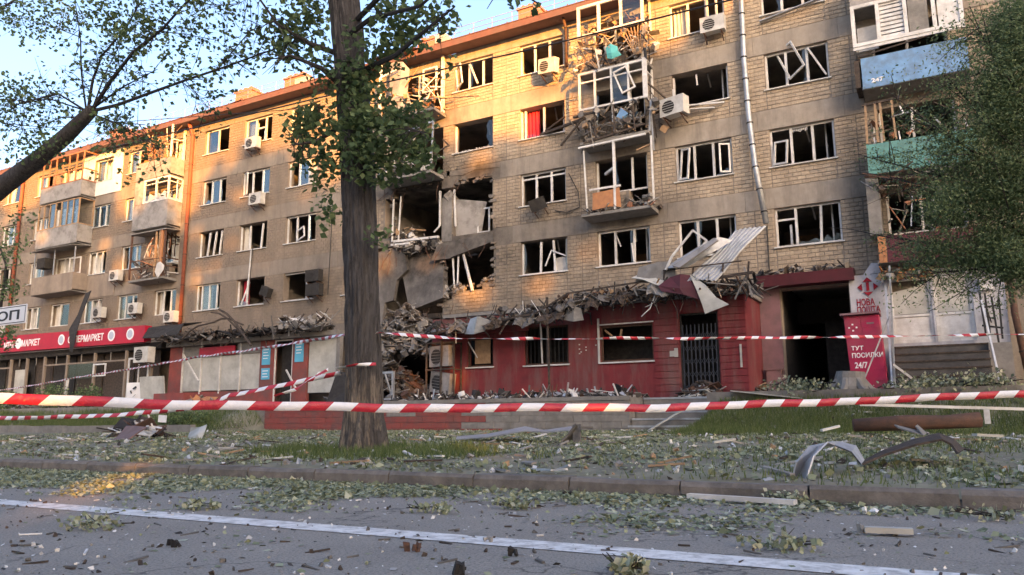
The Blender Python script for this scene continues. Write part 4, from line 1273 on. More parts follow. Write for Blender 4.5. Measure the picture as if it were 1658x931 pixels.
# the cracked floor edge hanging between the storeys
b = MB()
b.hexa([(-18.35, -.12, 7.25), (-17.4, -.1, 7.25), (-17.4, .5, 7.3), (-18.3, .6, 7.4), (-17.95, -.15, 7.9), (-15.4, -.04, 8.12), (-15.4, .5, 8.12), (-17.9, .5, 8.0)])
b.hexa([(-17.4, -.10, 7.28), (-15.38, -.025, 7.74), (-15.38, .45, 7.74), (-17.4, .5, 7.3), (-17.4, -.10, 7.90), (-15.38, -.03, 8.14), (-15.38, .45, 8.14), (-17.4, .5, 7.95)])
b.build('hanging_floor_edge', M['bayslab'], house)
clutter('rubble', house, -20.6, -17.9, -.25, .5, 7.75, 8.2, 90, ['concd', 'conc', 'dark', 'panelgrey'], .3, .2, .8)
clutter('rubble', house, -20.4, -19.4, -.1, .6, 8.1, 9.0, 40, ['concd', 'wood', 'pvc', 'char'], .5, .15, .9)
# the wall panel that slid down and leans in the hole
b = MB()
b.hexa([(-19.3, -.25, 5.2), (-17.55, -.35, 5.6), (-17.5, .0, 5.6), (-19.2, .15, 5.2), (-20.4, .35, 7.9), (-18.0, .3, 7.75), (-18.0, .5, 7.75), (-20.4, .55, 7.95)])
b.build('leaning_wall_panel', M['bayslab'], house)
b = MB()
b.prism([(-21.35, 5.6), (-20.3, 5.75), (-20.15, 6.6), (-19.6, 7.0), (-19.75, 7.75), (-20.5, 8.05), (-21.3, 7.9)], -.06, .12)
b.prism([(-21.5, 4.4), (-20.9, 4.5), (-20.75, 5.7), (-21.4, 5.8)], -.08, .1)
b.build('broken_wall', M['bayslab'], house)
b = MB(); b.box(-21.25, -20.75, -.6, -.1, 1.3, 4.5); b.box(-20.3, -20.05, -.3, .1, 1.3, 5.2); b.build('concrete_pier', M['slab'], house)
clutter('rubble', house, -15.9, -15.4, -.05, .3, 6.1, 6.25, 14, ['concd', 'wood', 'conc'], .3, .12, .4)
clutter('rubble', house, -17.9, -16.8, -.1, .3, 5.75, 6.1, 40, ['conc', 'concd'], .2, .16, .4)

# the rubble slope that came down on the terrace
def heap(name, label, cat, cx_, cy_, rx, ry, z0, h, n, mats, smax=.35, lmax=1.4, bars=.25, power=1.2):
    b = MB()
    for q in range(n):
        b.mi = random.randrange(len(mats))
        t = random.random() * 2 * math.pi; rr = random.random() ** .6
        x, y = cx_ + rx * rr * math.cos(t), cy_ + ry * rr * math.sin(t)
        if y > -.05 and random.random() < .5: y = -.05
        zz = z0 + h * max(0, 1 - rr) ** power * random.uniform(.55, 1.0)
        r = random.random()
        if r < bars:
            dv = Vector((random.gauss(0, 1), random.gauss(0, .8), random.gauss(0, .5))).normalized() * random.uniform(.3, lmax)
            b.bar(Vector((x, y, zz + .05)) - dv / 2, Vector((x, y, zz + .05)) + dv / 2, random.uniform(.02, .07), random.uniform(.02, .05))
        elif r < bars + .18:
            b.obox((x, y, zz + .04), (random.uniform(.2, .8), random.uniform(.15, .5), .03), (random.uniform(-.7, .7), random.uniform(-.7, .7), random.uniform(0, 6)))
        else: b.chunk((x, y, zz), smax * random.uniform(.2, 1.0) ** 1.3)
    o = b.build(name, [M[m] for m in mats])
    return tag(o, label, cat, kind='stuff')


heap('rubble_heap', 'grey slope of broken concrete and masonry under the collapsed bay', 'rubble', -19.2, -.5, 2.3, 1.5, 3.2, 2.3, 1200, ['concd', 'concd', 'slab', 'conc', 'plaster', 'char'], .17, 1.0, .2, .7)
heap('rubble_heap', 'dark heap of charred beams and bricks behind the trunk on the terrace', 'rubble', -19.2, -1.9, 2.5, 1.7, 1.25, 2.0, 700, ['dark', 'concd', 'char', 'concd', 'rust', 'slab'], .20, 1.2, .35, .8)
b = MB(); b.hexa([(-19.7, -4.6, 1.32), (-17.9, -4.55, 1.32), (-18.0, -4.0, 1.32), (-19.7, -4.0, 1.32), (-19.6, -4.2, 2.5), (-18.5, -4.1, 2.1), (-18.3, -3.8, 2.1), (-19.6, -3.9, 2.5)])
tag(b.build('steel_plate', M['dark']), 'black burnt plate standing on the terrace just right of the trunk', 'plate')
b = MB(); ring(b, -17.95, -17.0, 1.4, 2.4, -4.2, -4.1, .07); b.bar((-17.9, -4.1, 2.4), (-17.5, -4.5, 1.4), .06); b.bar((-17.1, -4.1, 1.5), (-17.2, -4.4, 2.3), .05)
tag(b.build('bent_frame', M['metal']), 'twisted grey metal frame beside the black plate on the terrace', 'frame')

# ==================================================================== THE TERRACE AND ITS STEPS
ter = thing('terrace', 'raised terrace with red and grey retaining wall in front of the red shop', 'terrace', (-14, -5, .3))
b = MB(); b.box(-22.28, -7.95, -4.88, -.01, .1, 1.30); b.box(-7.94, -5.76, -3.6, -.01, .1, 1.30); b.build('terrace_floor', M['pave'], ter)
b = MB(); b.box(-22.3, -7.93, -5.06, -4.885, 1.22, 1.34); b.build('coping', M['slab'], ter)
x = -22.3; row_h = (1.215 - .22) / 5
M['redblock'] = mat('red_block', (0.30, 0.075, 0.065), (0.22, 0.06, 0.055), 3, rough=.9, bmp=.5, dirt=(.12, .09, .085), dirt_amt=.6)
for r in range(5):
    x = -22.3 + (r % 2) * -.3
    while x < -7.95:
        xa, xb = max(x, -22.3), min(x + .6, -7.95)
        mm = M['redblock'] if (xb < -12.6 - (r % 2) * .4 or (r in (0,) and xb < -11.5)) and not (-16.6 < xa < -15.8 and r > 2) else M['slab']
        if xb - xa > .06:
            g = MB(); g.box(xa + .005, xb - .005, -5.04 + random.random() * .012, -4.884, .22 + r * row_h + .005, .22 + (r + 1) * row_h - .005); g.build('block', mm, ter)
        x += .6
for k in range(5):
    g = MB(); g.box(-7.92, -5.8, -5.25 + k * .33, -3.605, .30 + k * .2, .30 + (k + 1) * .2 - .004); g.build('step', M['slab'], ter)
    g = MB(); g.box(-7.92, -5.8, -5.27 + k * .33, -5.252 + k * .33, .30 + (k + 1) * .2 - .05, .30 + (k + 1) * .2 + .002); g.build('step_edge', M['metal'], ter)
tag(clutter('terrace_litter', None, -16.8, -8.2, -4.9, -2.3, 1.33, 1.43, 620, ['conc', 'concd', 'dark', 'pvc', 'metal', 'rust', 'char', 'dark', 'concd'], .45, .085, .8), 'low litter of plaster, metal and wood along the terrace', 'rubble')
tag(clutter('terrace_litter', None, -16, -8.2, -4.9, -2.3, 1.34, 1.55, 46, ['concd', 'metal', 'pvc', 'dark'], .45, .14, .8), 'larger broken pieces lying on the terrace litter', 'rubble')

# ==================================================================== RED SHOP ANNEX
an = thing('red_shop', 'single storey red painted shop with torn canopy and barred door', 'shop', (-11, -2.2, 1.3))
Yf = -2.2
AO = [(-15.2, -14.1, 2.58, 3.62), (-12.83, -11.13, 2.55, 3.88), (-9.97, -8.14, 2.54, 3.74), (-7.27, -6.05, 1.42, 3.96)]
ax0, ax1, az0, az1 = -16.75, -5.2, 1.30, 4.42
gxs = sorted(set([ax0, ax1] + [v for o in AO for v in o[:2]])); gzs = sorted(set([az0, az1] + [v for o in AO for v in o[2:]]))
b = MB()
def inop(x, z): return any(a < x < c and d < z < e for a, c, d, e in AO)
for i in range(len(gxs) - 1):
    for j in range(len(gzs) - 1):
        xm, zm = (gxs[i] + gxs[i + 1]) / 2, (gzs[j] + gzs[j + 1]) / 2
        if inop(xm, zm): continue
        x0, x1, z0, z1 = gxs[i], gxs[i + 1], gzs[j], gzs[j + 1]
        b.box(x0, x1, Yf, Yf + .28, z0, z1)
b.build('wall', M['redpaint'], an)
b = MB(); b.box(ax1 - .28, ax1, Yf + .282, -.03, az0, az1); b.build('wall', M['redpaint'], an); b = MB(); b.box(ax0, ax0 + .28, Yf + .282, -.03, az0, 3.4); b.build('wall', M['redpaint'], an)
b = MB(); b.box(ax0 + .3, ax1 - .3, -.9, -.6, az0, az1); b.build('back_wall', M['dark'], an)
b = MB(); b.box(-16.2, ax1 + .1, Yf - .1, -.02, 4.43, 4.55); b.build('roof', M['slab'], an)
def courses(x0, x1, z0, z1, h=.21, L=.95):
    k = 0; z = z0
    while z < z1 - .05:
        ze = min(z + h, z1); x = x0 - (L / 2 if k % 2 and x1 - x0 > L else 0)
        while x < x1 - .02:
            xa, xb = max(x, x0), min(x + L, x1)
            if xb - xa > .05:
                g = MB(); g.box(xa + .006, xb - .006, Yf - .035 + random.random() * .005, Yf - .0005, z + .009, ze - .009); g.build('facing_block', M['redpaint'], an)
            x += L
        z = ze; k += 1
courses(-8.10, -7.30, 1.32, 4.40); courses(-6.02, ax1, 1.32, 4.40); courses(-7.30, -6.02, 3.98, 4.40)
def awin(x0, x1, z0, z1, bars=0):
    g = MB(); ring(g, x0 + .003, x1 - .003, z0 + .003, z1 - .003, Yf + .08, Yf + .13, .06); o = g.build('window', M['rust'], an)
    g = MB(); g.box(x0 - .04, x1 + .04, Yf - .07, Yf + .06, z0 - .05, z0 - .004); g.build('sill', M['pvc'], o)
    for q in range(bars):
        g = MB(); xm = x0 + (x1 - x0) * (q + .5) / bars; g.bar((xm, Yf + .05, z0 + .02), (xm, Yf + .05, z1 - .02), .016); g.build('bar', M['black'], o)
    return o
o = awin(*AO[0]); g = MB(); g.box(-14.95, -14.3, Yf + .14, Yf + .17, 2.7, 3.6); g.build('board', M['wood'], o)
g = MB(); g.bar((-15.15, Yf, 3.5), (-14.7, Yf - .1, 2.9), .03); g.build('broken_bar', M['pvc'], o)
o = awin(*AO[1], bars=11); g = MB(); g.bar((-12.15, Yf + .04, 2.6), (-12.2, Yf + .02, 4.1), .05); g.build('broken_bar', M['pvc'], o)
o = awin(*AO[2]); g = MB(); g.box(-10.05, -9.98, Yf - .04, Yf - .01, 2.5, 4.0); g.box(-10.0, -8.1, Yf - .04, Yf - .01, 3.76, 3.8); g.build('trim', M['pvc'], o)
g = MB(); g.bar((-9.8, Yf + .03, 3.6), (-9.55, Yf, 3.4), .05); g.bar((-9.2, Yf, 3.6), (-9.25, Yf, 3.35), .06); g.build('broken_bar', M['wood'], o)
# folding lattice gate in the doorway
gate = MB(); ring(gate, -7.265, -6.055, 1.43, 3.955, Yf + .04, Yf + .10, .05); gate = gate.build('lattice_gate', M['dark'], an)
M['gatem'] = mat('blue_black_steel', (0.055, 0.065, 0.085), (0.04, 0.045, 0.06), 6, rough=.5)
for q in range(9):
    xm = -7.18 + q * .13
    g = MB(); g.box(xm - .016, xm + .016, Yf + .035, Yf + .06, 1.48, 3.6); g.build('upright', M['gatem'], gate)
for zz in (1.55, 1.95, 2.35, 2.75, 3.15):
    g = MB()
    for q in range(8):
        xa = -7.18 + q * .13
        g.bar((xa, Yf + .03, zz), (xa + .13, Yf + .03, zz + .2), .022, .01); g.bar((xa, Yf + .025, zz + .2), (xa + .13, Yf + .025, zz), .022, .01)
    g.build('lattice', M['gatem'], gate)
b = MB(); b.box(-7.6, -7.42, Yf - .045, Yf - .036, 2.62, 2.80); b.box(-7.45, -7.33, Yf - .05, Yf - .046, 2.60, 2.88); b.build('notice', M['cream'], an)
b = MB(); b.box(-5.42, -5.36, Yf - .06, Yf - .036, 2.2, 2.9); b.build('notice', M['cream'], an)
b = MB()
for q in range(7): b.box(-10.75 + q * .06 * (q % 3), -10.70 + q * .06 * (q % 3), Yf - .012, Yf - .002, 2.85 + .05 * q, 2.89 + .05 * q)
b.build('notice_remnant', M['cream'], an)
# torn canopy: steel angle frame with scraps of sheeting
cn = MB()
cn.bar((-16.6, -3.2, 3.72), (-11.8, -3.3, 4.18), .07, .06); cn.bar((-11.8, -3.3, 4.18), (-10.6, -3.3, 4.75), .05); cn.bar((-10.6, -3.3, 4.75), (-7.6, -3.2, 4.95), .05)
cn.bar((-10.9, -3.25, 4.30), (-7.6, -3.2, 4.62), .06, .08); cn.bar((-7.4, -3.2, 4.72), (-4.7, -3.2, 4.88), .06, .08); cn.bar((-7.4, -3.2, 5.2), (-5.0, -3.2, 5.25), .035)
for xx in (-7.4, -6.5, -5.6, -4.85): cn.bar((xx, -3.2, 4.72), (xx + .05, -3.2, 5.22), .05); cn.bar((xx, -3.2, 4.75), (xx, -2.2, 4.5), .05)
for xx in (-16.4, -14.6, -12.8, -11, -9.4, -8.2): cn.bar((xx, -3.22, 3.75 + (xx + 16.5) * .1), (xx, -2.2, 4.3), .04)
cn.bar((-11.35, -3.25, 1.35), (-11.4, -3.25, 4.7), .06); cn.bar((-12.3, -3.1, 4.1), (-12.3, -3.2, 4.6), .03)
cno = cn.build('canopy_frame', M['char'], an)
g = MB(); g.hexa([(-16.5, -3.1, 3.70), (-12.0, -3.2, 4.12), (-12.0, -2.2, 4.32), (-16.5, -2.2, 4.1), (-16.5, -3.1, 3.74), (-12.0, -3.2, 4.16), (-12.0, -2.2, 4.36), (-16.5, -2.2, 4.14)]); g.build('canopy_sheet', M['slab'], cno)
g = MB(); g.box(-16.3, -12.6, -2.5, -2.3, 3.74, 4.1); g.build('canopy_sheet', M['redpaint'], cno)
g = MB()
for q in range(1): pass
clutter('canopy_debris', an, -11.0, -4.6, -3.3, -2.2, 4.42, 4.78, 380, ['char', 'dark', 'concd', 'dark', 'slab', 'rust', 'concd', 'wood', 'conc'], .42, .09, 1.0)
clutter('canopy_debris', an, -13.4, -10.2, -3.35, -2.3, 4.0, 4.5, 130, ['char', 'concd', 'slab', 'dark'], .4, .13, .8)
clutter('canopy_debris', an, -16.8, -13, -3.3, -2.3, 3.75, 4.2, 50, ['char', 'concd', 'conc'], .5, .14, 1.0)
# big pieces above the door, each a thing
def sheetthing(name, label, cat, rows, m, th=.015):
    g = MB(); g.sheet(rows, th); return tag(g.build(name, M[m]), label, cat)
def corr(p00, p10, p01, p11, n=26, amp=.02, m=6):
    p00, p10, p01, p11 = map(Vector, (p00, p10, p01, p11)); nrm = (p10 - p00).cross(p01 - p00).normalized()
    return [[p00.lerp(p10, i / n).lerp(p01.lerp(p11, i / n), j / m) + nrm * (amp * (1 if i % 4 < 2 else -1) + .05 * math.sin(j * 1.2 + i * .15)) for i in range(n + 1)] for j in range(m + 1)]
sheetthing('corrugated_sheet', 'ribbed grey metal sheet lying tilted on the canopy above the red shop', 'sheet', corr((-6.6, -3.4, 4.75), (-5.75, -3.4, 4.72), (-5.3, -2.4, 6.35), (-4.4, -2.4, 6.45)), 'metal')
sheetthing('metal_sheet', 'smooth pale metal sheet resting left of the ribbed one on the canopy', 'sheet', [[(-7.3, -3.3, 5.25), (-6.9, -3.5, 5.2), (-6.6, -3.3, 5.22)], [(-6.9, -3.1, 5.55), (-6.3, -3.3, 5.6), (-5.9, -3.1, 5.6)], [(-6.2, -2.8, 6.0), (-5.7, -3.0, 6.1), (-5.3, -2.8, 6.0)]], 'metal')
sheetthing('metal_sheet', 'light blue grey folded strip propped across the broken canopy', 'sheet', [[(-7.0, -3.5, 5.25), (-6.75, -3.6, 5.15)], [(-5.75, -3.3, 6.0), (-5.6, -3.4, 5.9)]], 'panelgrey', .05)
sheetthing('grey_board', 'grey board with burnt edge standing under the fallen white window frame', 'board', [[(-8.3, -3.2, 4.9), (-7.6, -3.2, 4.85), (-7.0, -3.2, 4.9)], [(-8.2, -3.1, 5.4), (-7.5, -3.15, 5.5), (-7.05, -3.1, 5.45)]], 'slab', .06)
sheetthing('awning_cloth', 'crumpled white sheet fallen over the edge of the canopy', 'sheet', [[(-8.4, -3.3, 5.05), (-8.0, -3.4, 4.95), (-7.7, -3.35, 4.8), (-7.3, -3.4, 4.62)], [(-8.3, -3.1, 5.15), (-7.8, -3.2, 4.98), (-7.5, -3.15, 5.0), (-7.2, -3.2, 4.85)]], 'cream', .02)
sheetthing('awning_cloth', 'dark red torn awning piece hanging over the barred door', 'awning', [[(-7.15, -3.3, 4.95), (-6.8, -3.4, 5.0), (-6.5, -3.3, 4.95)], [(-7.5, -3.4, 4.7), (-6.8, -3.5, 4.55), (-6.35, -3.4, 4.6)], [(-7.4, -3.45, 4.52), (-6.7, -3.5, 4.35), (-6.2, -3.4, 4.15)]], 'darkred', .02)
sheetthing('awning_cloth', 'white strip of torn awning hanging down beside the door', 'awning', [[(-6.5, -3.42, 4.95), (-6.4, -3.45, 4.93)], [(-6.3, -3.5, 4.45), (-6.05, -3.4, 4.6)], [(-6.15, -3.5, 4.0), (-5.75, -3.4, 4.2)], [(-6.08, -3.5, 3.72), (-5.4, -3.35, 3.97)]], 'cream', .015)
sheetthing('metal_sheet', 'bright crumpled sheet caught under the torn canopy near the annex cage', 'sheet', [[(-14.6, -3.3, 3.65), (-14.1, -3.5, 3.6), (-13.8, -3.3, 3.7)], [(-14.3, -3.4, 4.15), (-13.9, -3.6, 4.2), (-13.5, -3.3, 4.05)]], 'metal', .015)
sheetthing('metal_sheet', 'small grey scrap hanging from the canopy between the two dark windows', 'sheet', [[(-10.7, -3.2, 4.3), (-10.4, -3.3, 4.3), (-10.2, -3.2, 4.25)], [(-10.8, -3.2, 3.9), (-10.4, -3.35, 3.8), (-10.1, -3.2, 3.85)]], 'slab', .02)
fw = MB(); c0 = at(1088, 415, -3.3); c1 = at(1122, 373, -3.2); c2 = at(1145, 390, -3.2); c3 = at(1120, 416, -3.3)
for p, q in ((c0, c1), (c1, c2), (c2, c3), (c0, at(1078, 437, -3.3))): fw.bar(p, q, .085, .06)
tag(fw.build('window_frame', M['pvc']), 'white plastic window frame torn out and leaning above the canopy', 'window frame')
# pinkish link wall and passage
b = MB(); b.box(-5.19, -4.55, -.10, -.03, 1.3, 4.85); b.build('link_wall', M['pinkpaint'], house)
b = MB(); b.hexa([(-5.2, -.55, 4.86), (-2.25, -.55, 4.86), (-2.25, -.03, 4.86), (-5.2, -.03, 4.86), (-5.2, -.62, 5.22), (-2.25, -.62, 5.22), (-2.25, -.03, 5.3), (-5.2, -.03, 5.3)]); b.build('passage_fascia', M['darkred'], house)
clutter('rubble', house, -5.3, -2.4, -.6, -.05, 5.25, 5.38, 70, ['conc', 'concd', 'char'], .3, .09, .5)
b = MB(); b.box(-5.05, -4.6, -.35, -.11, 1.35, 2.2); b.box(-5.1, -4.55, -.38, -.11, 2.2, 2.26); b.build('meter_box', M['pinkpaint'], house)
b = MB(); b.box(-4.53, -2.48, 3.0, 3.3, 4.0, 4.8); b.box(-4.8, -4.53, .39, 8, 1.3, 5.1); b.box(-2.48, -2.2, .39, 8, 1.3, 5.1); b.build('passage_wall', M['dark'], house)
b = MB(); b.box(-3.5, -2.5, 2.0, 2.1, 1.4, 3.9); b.build('passage_gate', M['dark'], house)
# broken shop shutter frame on the left of the annex with two AC units: a cage
cage = thing('ac_cage', 'dark steel cage with two outdoor units fixed to the red shop wall', 'cage', (-16.0, -2.5, 1.5))
g = MB(); ring(g, -16.65, -15.4, 1.55, 3.5, -2.75, -2.7, .05); ring(g, -16.65, -15.4, 1.55, 3.5, -2.28, -2.23, .05); g.bar((-16.0, -2.75, 1.4), (-15.95, -2.75, 3.6), .06); g.bar((-16.65, -2.75, 2.5), (-15.4, -2.75, 2.52), .05)
for xx in (-16.63, -15.43): 
    for zz in (1.6, 2.5, 3.45): g.bar((xx, -2.7, zz), (xx, -2.25, zz), .04)
g.build('frame', M['char'], cage)
# a low grey concrete kerb wall on the left lawn
lw = thing('low_wall', 'low dark kerb wall along the slope left of the terrace', 'wall', (-30, -8.4, .3))
x = -46
while x < -22.6:
    g = MB(); g.box(x + .01, x + 1.19, -8.5, -8.3, .2, .58 + random.uniform(-.02, .02)); g.build('block', M['slab'], lw); x += 1.2

# ragged brick stumps round the edges of the collapsed bay
for (xa, xb, za, zb_, n, vert) in ((-15.46, -15.32, 6.0, 7.7, 10, 1), (-15.46, -15.34, 8.2, 10.3, 10, 1), (-17.9, -15.4, 5.95, 6.12, 14, 0), (-20.5, -20.3, 8.3, 10.4, 10, 1), (-20.9, -18.0, 10.58, 10.8, 16, 0), (-17.3, -15.5, 10.4, 10.56, 10, 0), (-21.5, -21.2, 4.8, 7.8, 12, 1), (-17.9, -17.7, 5.2, 7.4, 10, 1)):
    for q in range(n):
        g = MB(); x = random.uniform(xa, xb); z = random.uniform(za, zb_)
        g.obox((x, random.uniform(-.05, .12), z), (random.uniform(.12, .26), .12, random.uniform(.07, .125)), (random.uniform(-.15, .15), random.uniform(-.25, .25), random.uniform(-.4, .4)))
        g.build('broken_brick', M['bayslab' if random.random() < .6 else 'plaster'], house)
for q in range(26):   # reinforcing bars and cables dangling out of the broken floors
    x = random.uniform(-21.2, -15.6); z = random.choice([10.6, 8.0, 7.8, 5.3]); p = Vector((x, random.uniform(-.25, .1), z))
    g = MB(); d = Vector((random.uniform(-.4, .4), random.uniform(-.35, -.05), -random.uniform(.25, 1.0))); g.tube([p, p + d * .5 + Vector((random.uniform(-.12, .12), -.05, 0)), p + d], .012, 4); g.build('reinforcing_bar', M['rust'], house)
for q in range(16):   # wires and laths hanging from the torn canopy of the red shop
    x = random.uniform(-13.5, -5.0); z = 4.45 + random.uniform(-.1, .2); p = Vector((x, -3.25, z)); d = Vector((random.uniform(-.5, .5), random.uniform(-.1, .1), -random.uniform(.2, .8)))
    g = MB(); g.tube([p, p + d * .55 + Vector((.08, 0, -.05)), p + d], random.choice([.01, .014, .02]), 4); g.build('hanging_wire', M[random.choice(['black', 'char', 'pvc'])], an)
for (nm, r) in (('E', 2), ('H', 2), ('I', 1), ('I', 0), ('H', 0), ('F', 2), ('G', 0), ('F', 0)):   # wrecked room contents seen through the openings
    x0, x1, z0, z1 = WIN[(nm, r)]
    g = MB(); g.box(x0 + .2, x0 + .9, 3.2, 3.8, FL[r] + .01, FL[r] + 1.9); g.build('wardrobe', M['wood'], house)
    g = MB(); g.box(x1 - .35, x1 - .3, .6, 2.2, FL[r] + .01, FL[r + 1] - .3); g.build('room_door', M['cloth'], house)
    g = MB(); g.bar(((x0 + x1) / 2, 1.2, FL[r + 1] - .25), ((x0 + x1) / 2 + .1, 1.2, FL[r + 1] - .8), .05); g.build('ceiling_wire', M['pvc'], house)

for q in range(10):   # sagging strips of torn roofing along the canopy
    x = -16.2 + q * .9 + random.uniform(-.2, .2); z = 3.95 + max(0, (x + 12.5)) * .09 + (.25 if x > -11 else 0)
    hh_ = random.uniform(.05, .12); ll_ = random.uniform(.10, .24)
    rows = [[(x + u * ll_ * .5 + random.uniform(-.04, .04), -3.25 + random.uniform(-.05, .04) - v * .04 + .05 * math.sin(u * 1.3 + v), z + .18 - v * hh_ - .08 * math.sin(u * .8 + q) + random.uniform(-.025, .025)) for u in range(10)] for v in range(5)]
    g = MB(); g.sheet(rows, .018); g.build('torn_roofing', M[random.choice(['concd', 'char', 'slab', 'dark'])], an)

# ==================================================================== AIR CONDITIONERS
def ac(px, label, w=.80, h=.54, d=.30, tilt=(0, 0, 0), burnt=False, bracket=True, group='air conditioners on the facade'):
    x, y, z = px
    t = thing('air_conditioner', label, 'air conditioner', (x, y, z), group)
    c = 'dark' if burnt else ('panelgrey' if 'cage' in label else 'ac')
    from mathutils import Euler
    R = Euler(tilt).to_matrix()
    def bld(nm, mb, m, par=t):
        mb.v = [tuple(R @ Vector(v) + Vector((x, y, z))) for v in mb.v]; return mb.build(nm, M[m], par)
    g = MB(); g.box(-w / 2, w / 2, -d, 0, 0, h); g.box(-w / 2 - .004, w / 2 + .004, -d - .008, .004, h, h + .03); body = bld('casing', g, c)
    g = MB(); cx_ = -w * .14; r = h * .40
    pts = [(cx_ + r * math.cos(a), r * math.sin(a) + h / 2) for a in [k * math.pi / 10 for k in range(20)]]
    g.prism(pts, -d - .006, -d - .001); bld('fan_opening', g, 'dark', body)
    for k in range(6):
        g = MB(); zz = h * .14 + k * h * .145
        hw = math.sqrt(max(.001, r * r - (zz - h / 2) ** 2)); g.box(cx_ - hw, cx_ + hw, -d - .016, -d - .008, zz - .006, zz + .006); bld('grille_bar', g, c, body)
    if bracket:
        g = MB()
        for s_ in (-w * .35, w * .35): g.bar((s_, -d, -.03), (s_, .1, -.03), .035); g.bar((s_, -d * .9, -.04), (s_, .1, -.28), .03)
        bld('bracket', g, 'rust')
    return t


ac((-28.95, -.25, 13.98), 'white outdoor unit below the top floor window left of the big trunk')
ac((-28.45, -.25, 11.05), 'outdoor unit under the window one floor below the sunlit unit')
ac((-39.0, -.25, 8.30), 'pale outdoor unit under a window between the two left balcony columns')
ac((-37.15, -.25, 6.35), 'outdoor unit right of the third window above the supermarket sign')
ac((-40.2, -.25, 6.35), 'outdoor unit left of the window above the word on the right sign')
ac((-34.2, -.25, 5.7), 'dented outdoor unit low on the wall above the black awning')
t = ac((-24.55, -.25, 6.9), 'burnt upper unit of the pair beside the dark window left of the trunk', burnt=True, h=.5)
t = ac((-24.5, -.25, 6.25), 'burnt lower unit of the pair beside the dark window left of the trunk', burnt=True, h=.5)
ac((-27.6, -.25, 6.5), 'mangled dark unit at the corner of the window two bays left of the trunk', burnt=True, w=.5, h=.4, tilt=(0, .4, 0))
ac((-12.55, -.35, 14.05), 'crooked outdoor unit tipping under the top floor window', tilt=(.12, .14, -.2))
ac((-6.15, -.2, 14.12), 'outdoor unit under the top floor window right of the wrecked balconies', w=.85)
t = ac((-7.55, -.4, 11.22), 'cream outdoor unit with a blue badge below the empty fourth floor window', w=.95, h=.62, d=.4, tilt=(0, 0, -.25))
ac((-13.1, -.3, 8.65), 'charred remains of an outdoor unit on its bracket below a third floor window', burnt=True, w=.6, h=.42, tilt=(.3, -.3, .2))
ac((-33.9, -1.75, 3.55), 'large white outdoor unit beside the end of the supermarket front', w=1.05, h=.72, d=.4)
ac((-16.05, -2.38, 2.62), 'upper outdoor unit in the steel cage', w=1.05, h=.72, tilt=(0, 0, -.25), bracket=False, group='outdoor units in the cage')
ac((-16.05, -2.38, 1.66), 'lower outdoor unit in the steel cage, leaning', w=1.05, h=.72, tilt=(0, .14, -.25), bracket=False, group='outdoor units in the cage')

# ==================================================================== SUPERMARKET FRONT
mk = thing('shopfront', 'wide glazed supermarket front with broken panes and posts', 'shopfront', (-42, -1.3, 1.38))
ym = -1.3
xs_ = [-52.0, -50.0, -48.0, -46.6, -45.0, -43.3, -41.2, -38.8, -36.2, -34.2]
g = MB(); g.box(-52.1, -33.5, ym - .05, -.03, 4.30, 4.60); g.build('lintel', M['dark'], mk)
g = MB(); g.box(-52.1, -33.5, ym - .04, ym + .12, 1.38, 1.75); g.build('plinth', M['slab'], mk)
for q, xm in enumerate(xs_):
    g = MB(); g.box(xm - .06, xm + .06, ym - .06, ym + .06, 1.75, 4.3); g.build('post', M['plaster'], mk)
g = MB(); g.box(-43.3, -36.2, ym - .05, ym + .04, 3.78, 3.86); g.box(-52, -46.6, ym - .05, ym + .04, 3.78, 3.86); g.build('rail', M['plaster'], mk)
for q in range(len(xs_) - 1):
    xa, xb = xs_[q] + .065, xs_[q + 1] - .065
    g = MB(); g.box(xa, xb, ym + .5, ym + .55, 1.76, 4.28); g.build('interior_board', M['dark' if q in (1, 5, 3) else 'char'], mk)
    if xb - xa > 1.4:
        g = MB(); xm = (xa + xb) / 2; g.box(xm - .02, xm + .02, ym - .02, ym + .02, 3.87, 4.29); g.build('mullion', M['slab'], mk)
    if q in (0, 6):
        g = MB(); g.box(xa, xb, ym - .004, ym + .004, 3.0 if q == 6 else 1.76, 4.28 if q != 6 else 3.77); g.build('pane', M['glass'], mk)
g = MB(); ring(g, -38.55, -37.5, 3.05, 3.7, ym - .25, ym - .2, .07); g.build('hopper_frame', M['pvc'], mk)
g = MB(); g.bar((-42.6, ym - .1, 1.8), (-40.0, ym - .3, 2.1), .08); g.bar((-41.0, ym - .1, 1.8), (-40.7, ym - .2, 3.0), .1); g.build('broken_bar', M['pvc'], mk)
g = MB(); g.box(-46.5, -45.3, ym + .2, ym + .25, 2.0, 3.7); g.build('sheet', M['cream'], mk)
g = MB(); ring(g, -35.9, -34.3, 1.5, 3.9, ym - .1, ym - .04, .08); g.box(-35.1, -35.04, ym - .09, ym - .05, 1.6, 3.8); g.build('door_frame', M['pvc'], mk)
sg = thing('supermarket_sign', 'long red fascia sign with white lettering and round emblems', 'sign', (-42, -1.6, 4.6))


def signz(x): return 4.60 + (-34.3 - x) * 0.004


g = MB(); g.hexa([(-52.2, -1.75, 4.72), (-34.3, -1.75, 4.60), (-34.3, -1.36, 4.60), (-52.2, -1.36, 4.72), (-52.2, -1.75, 5.68), (-34.3, -1.75, 5.42), (-34.3, -1.36, 5.42), (-52.2, -1.36, 5.68)]); g.build('panel', M['signred'], sg)


def disc(name, xc, zc, r, m, y, par, seg=20, th=.01):
    g = MB(); g.prism([(xc + r * math.cos(2 * math.pi * k / seg), zc + r * math.sin(2 * math.pi * k / seg)) for k in range(seg)], y - th, y); return g.build(name, m, par)


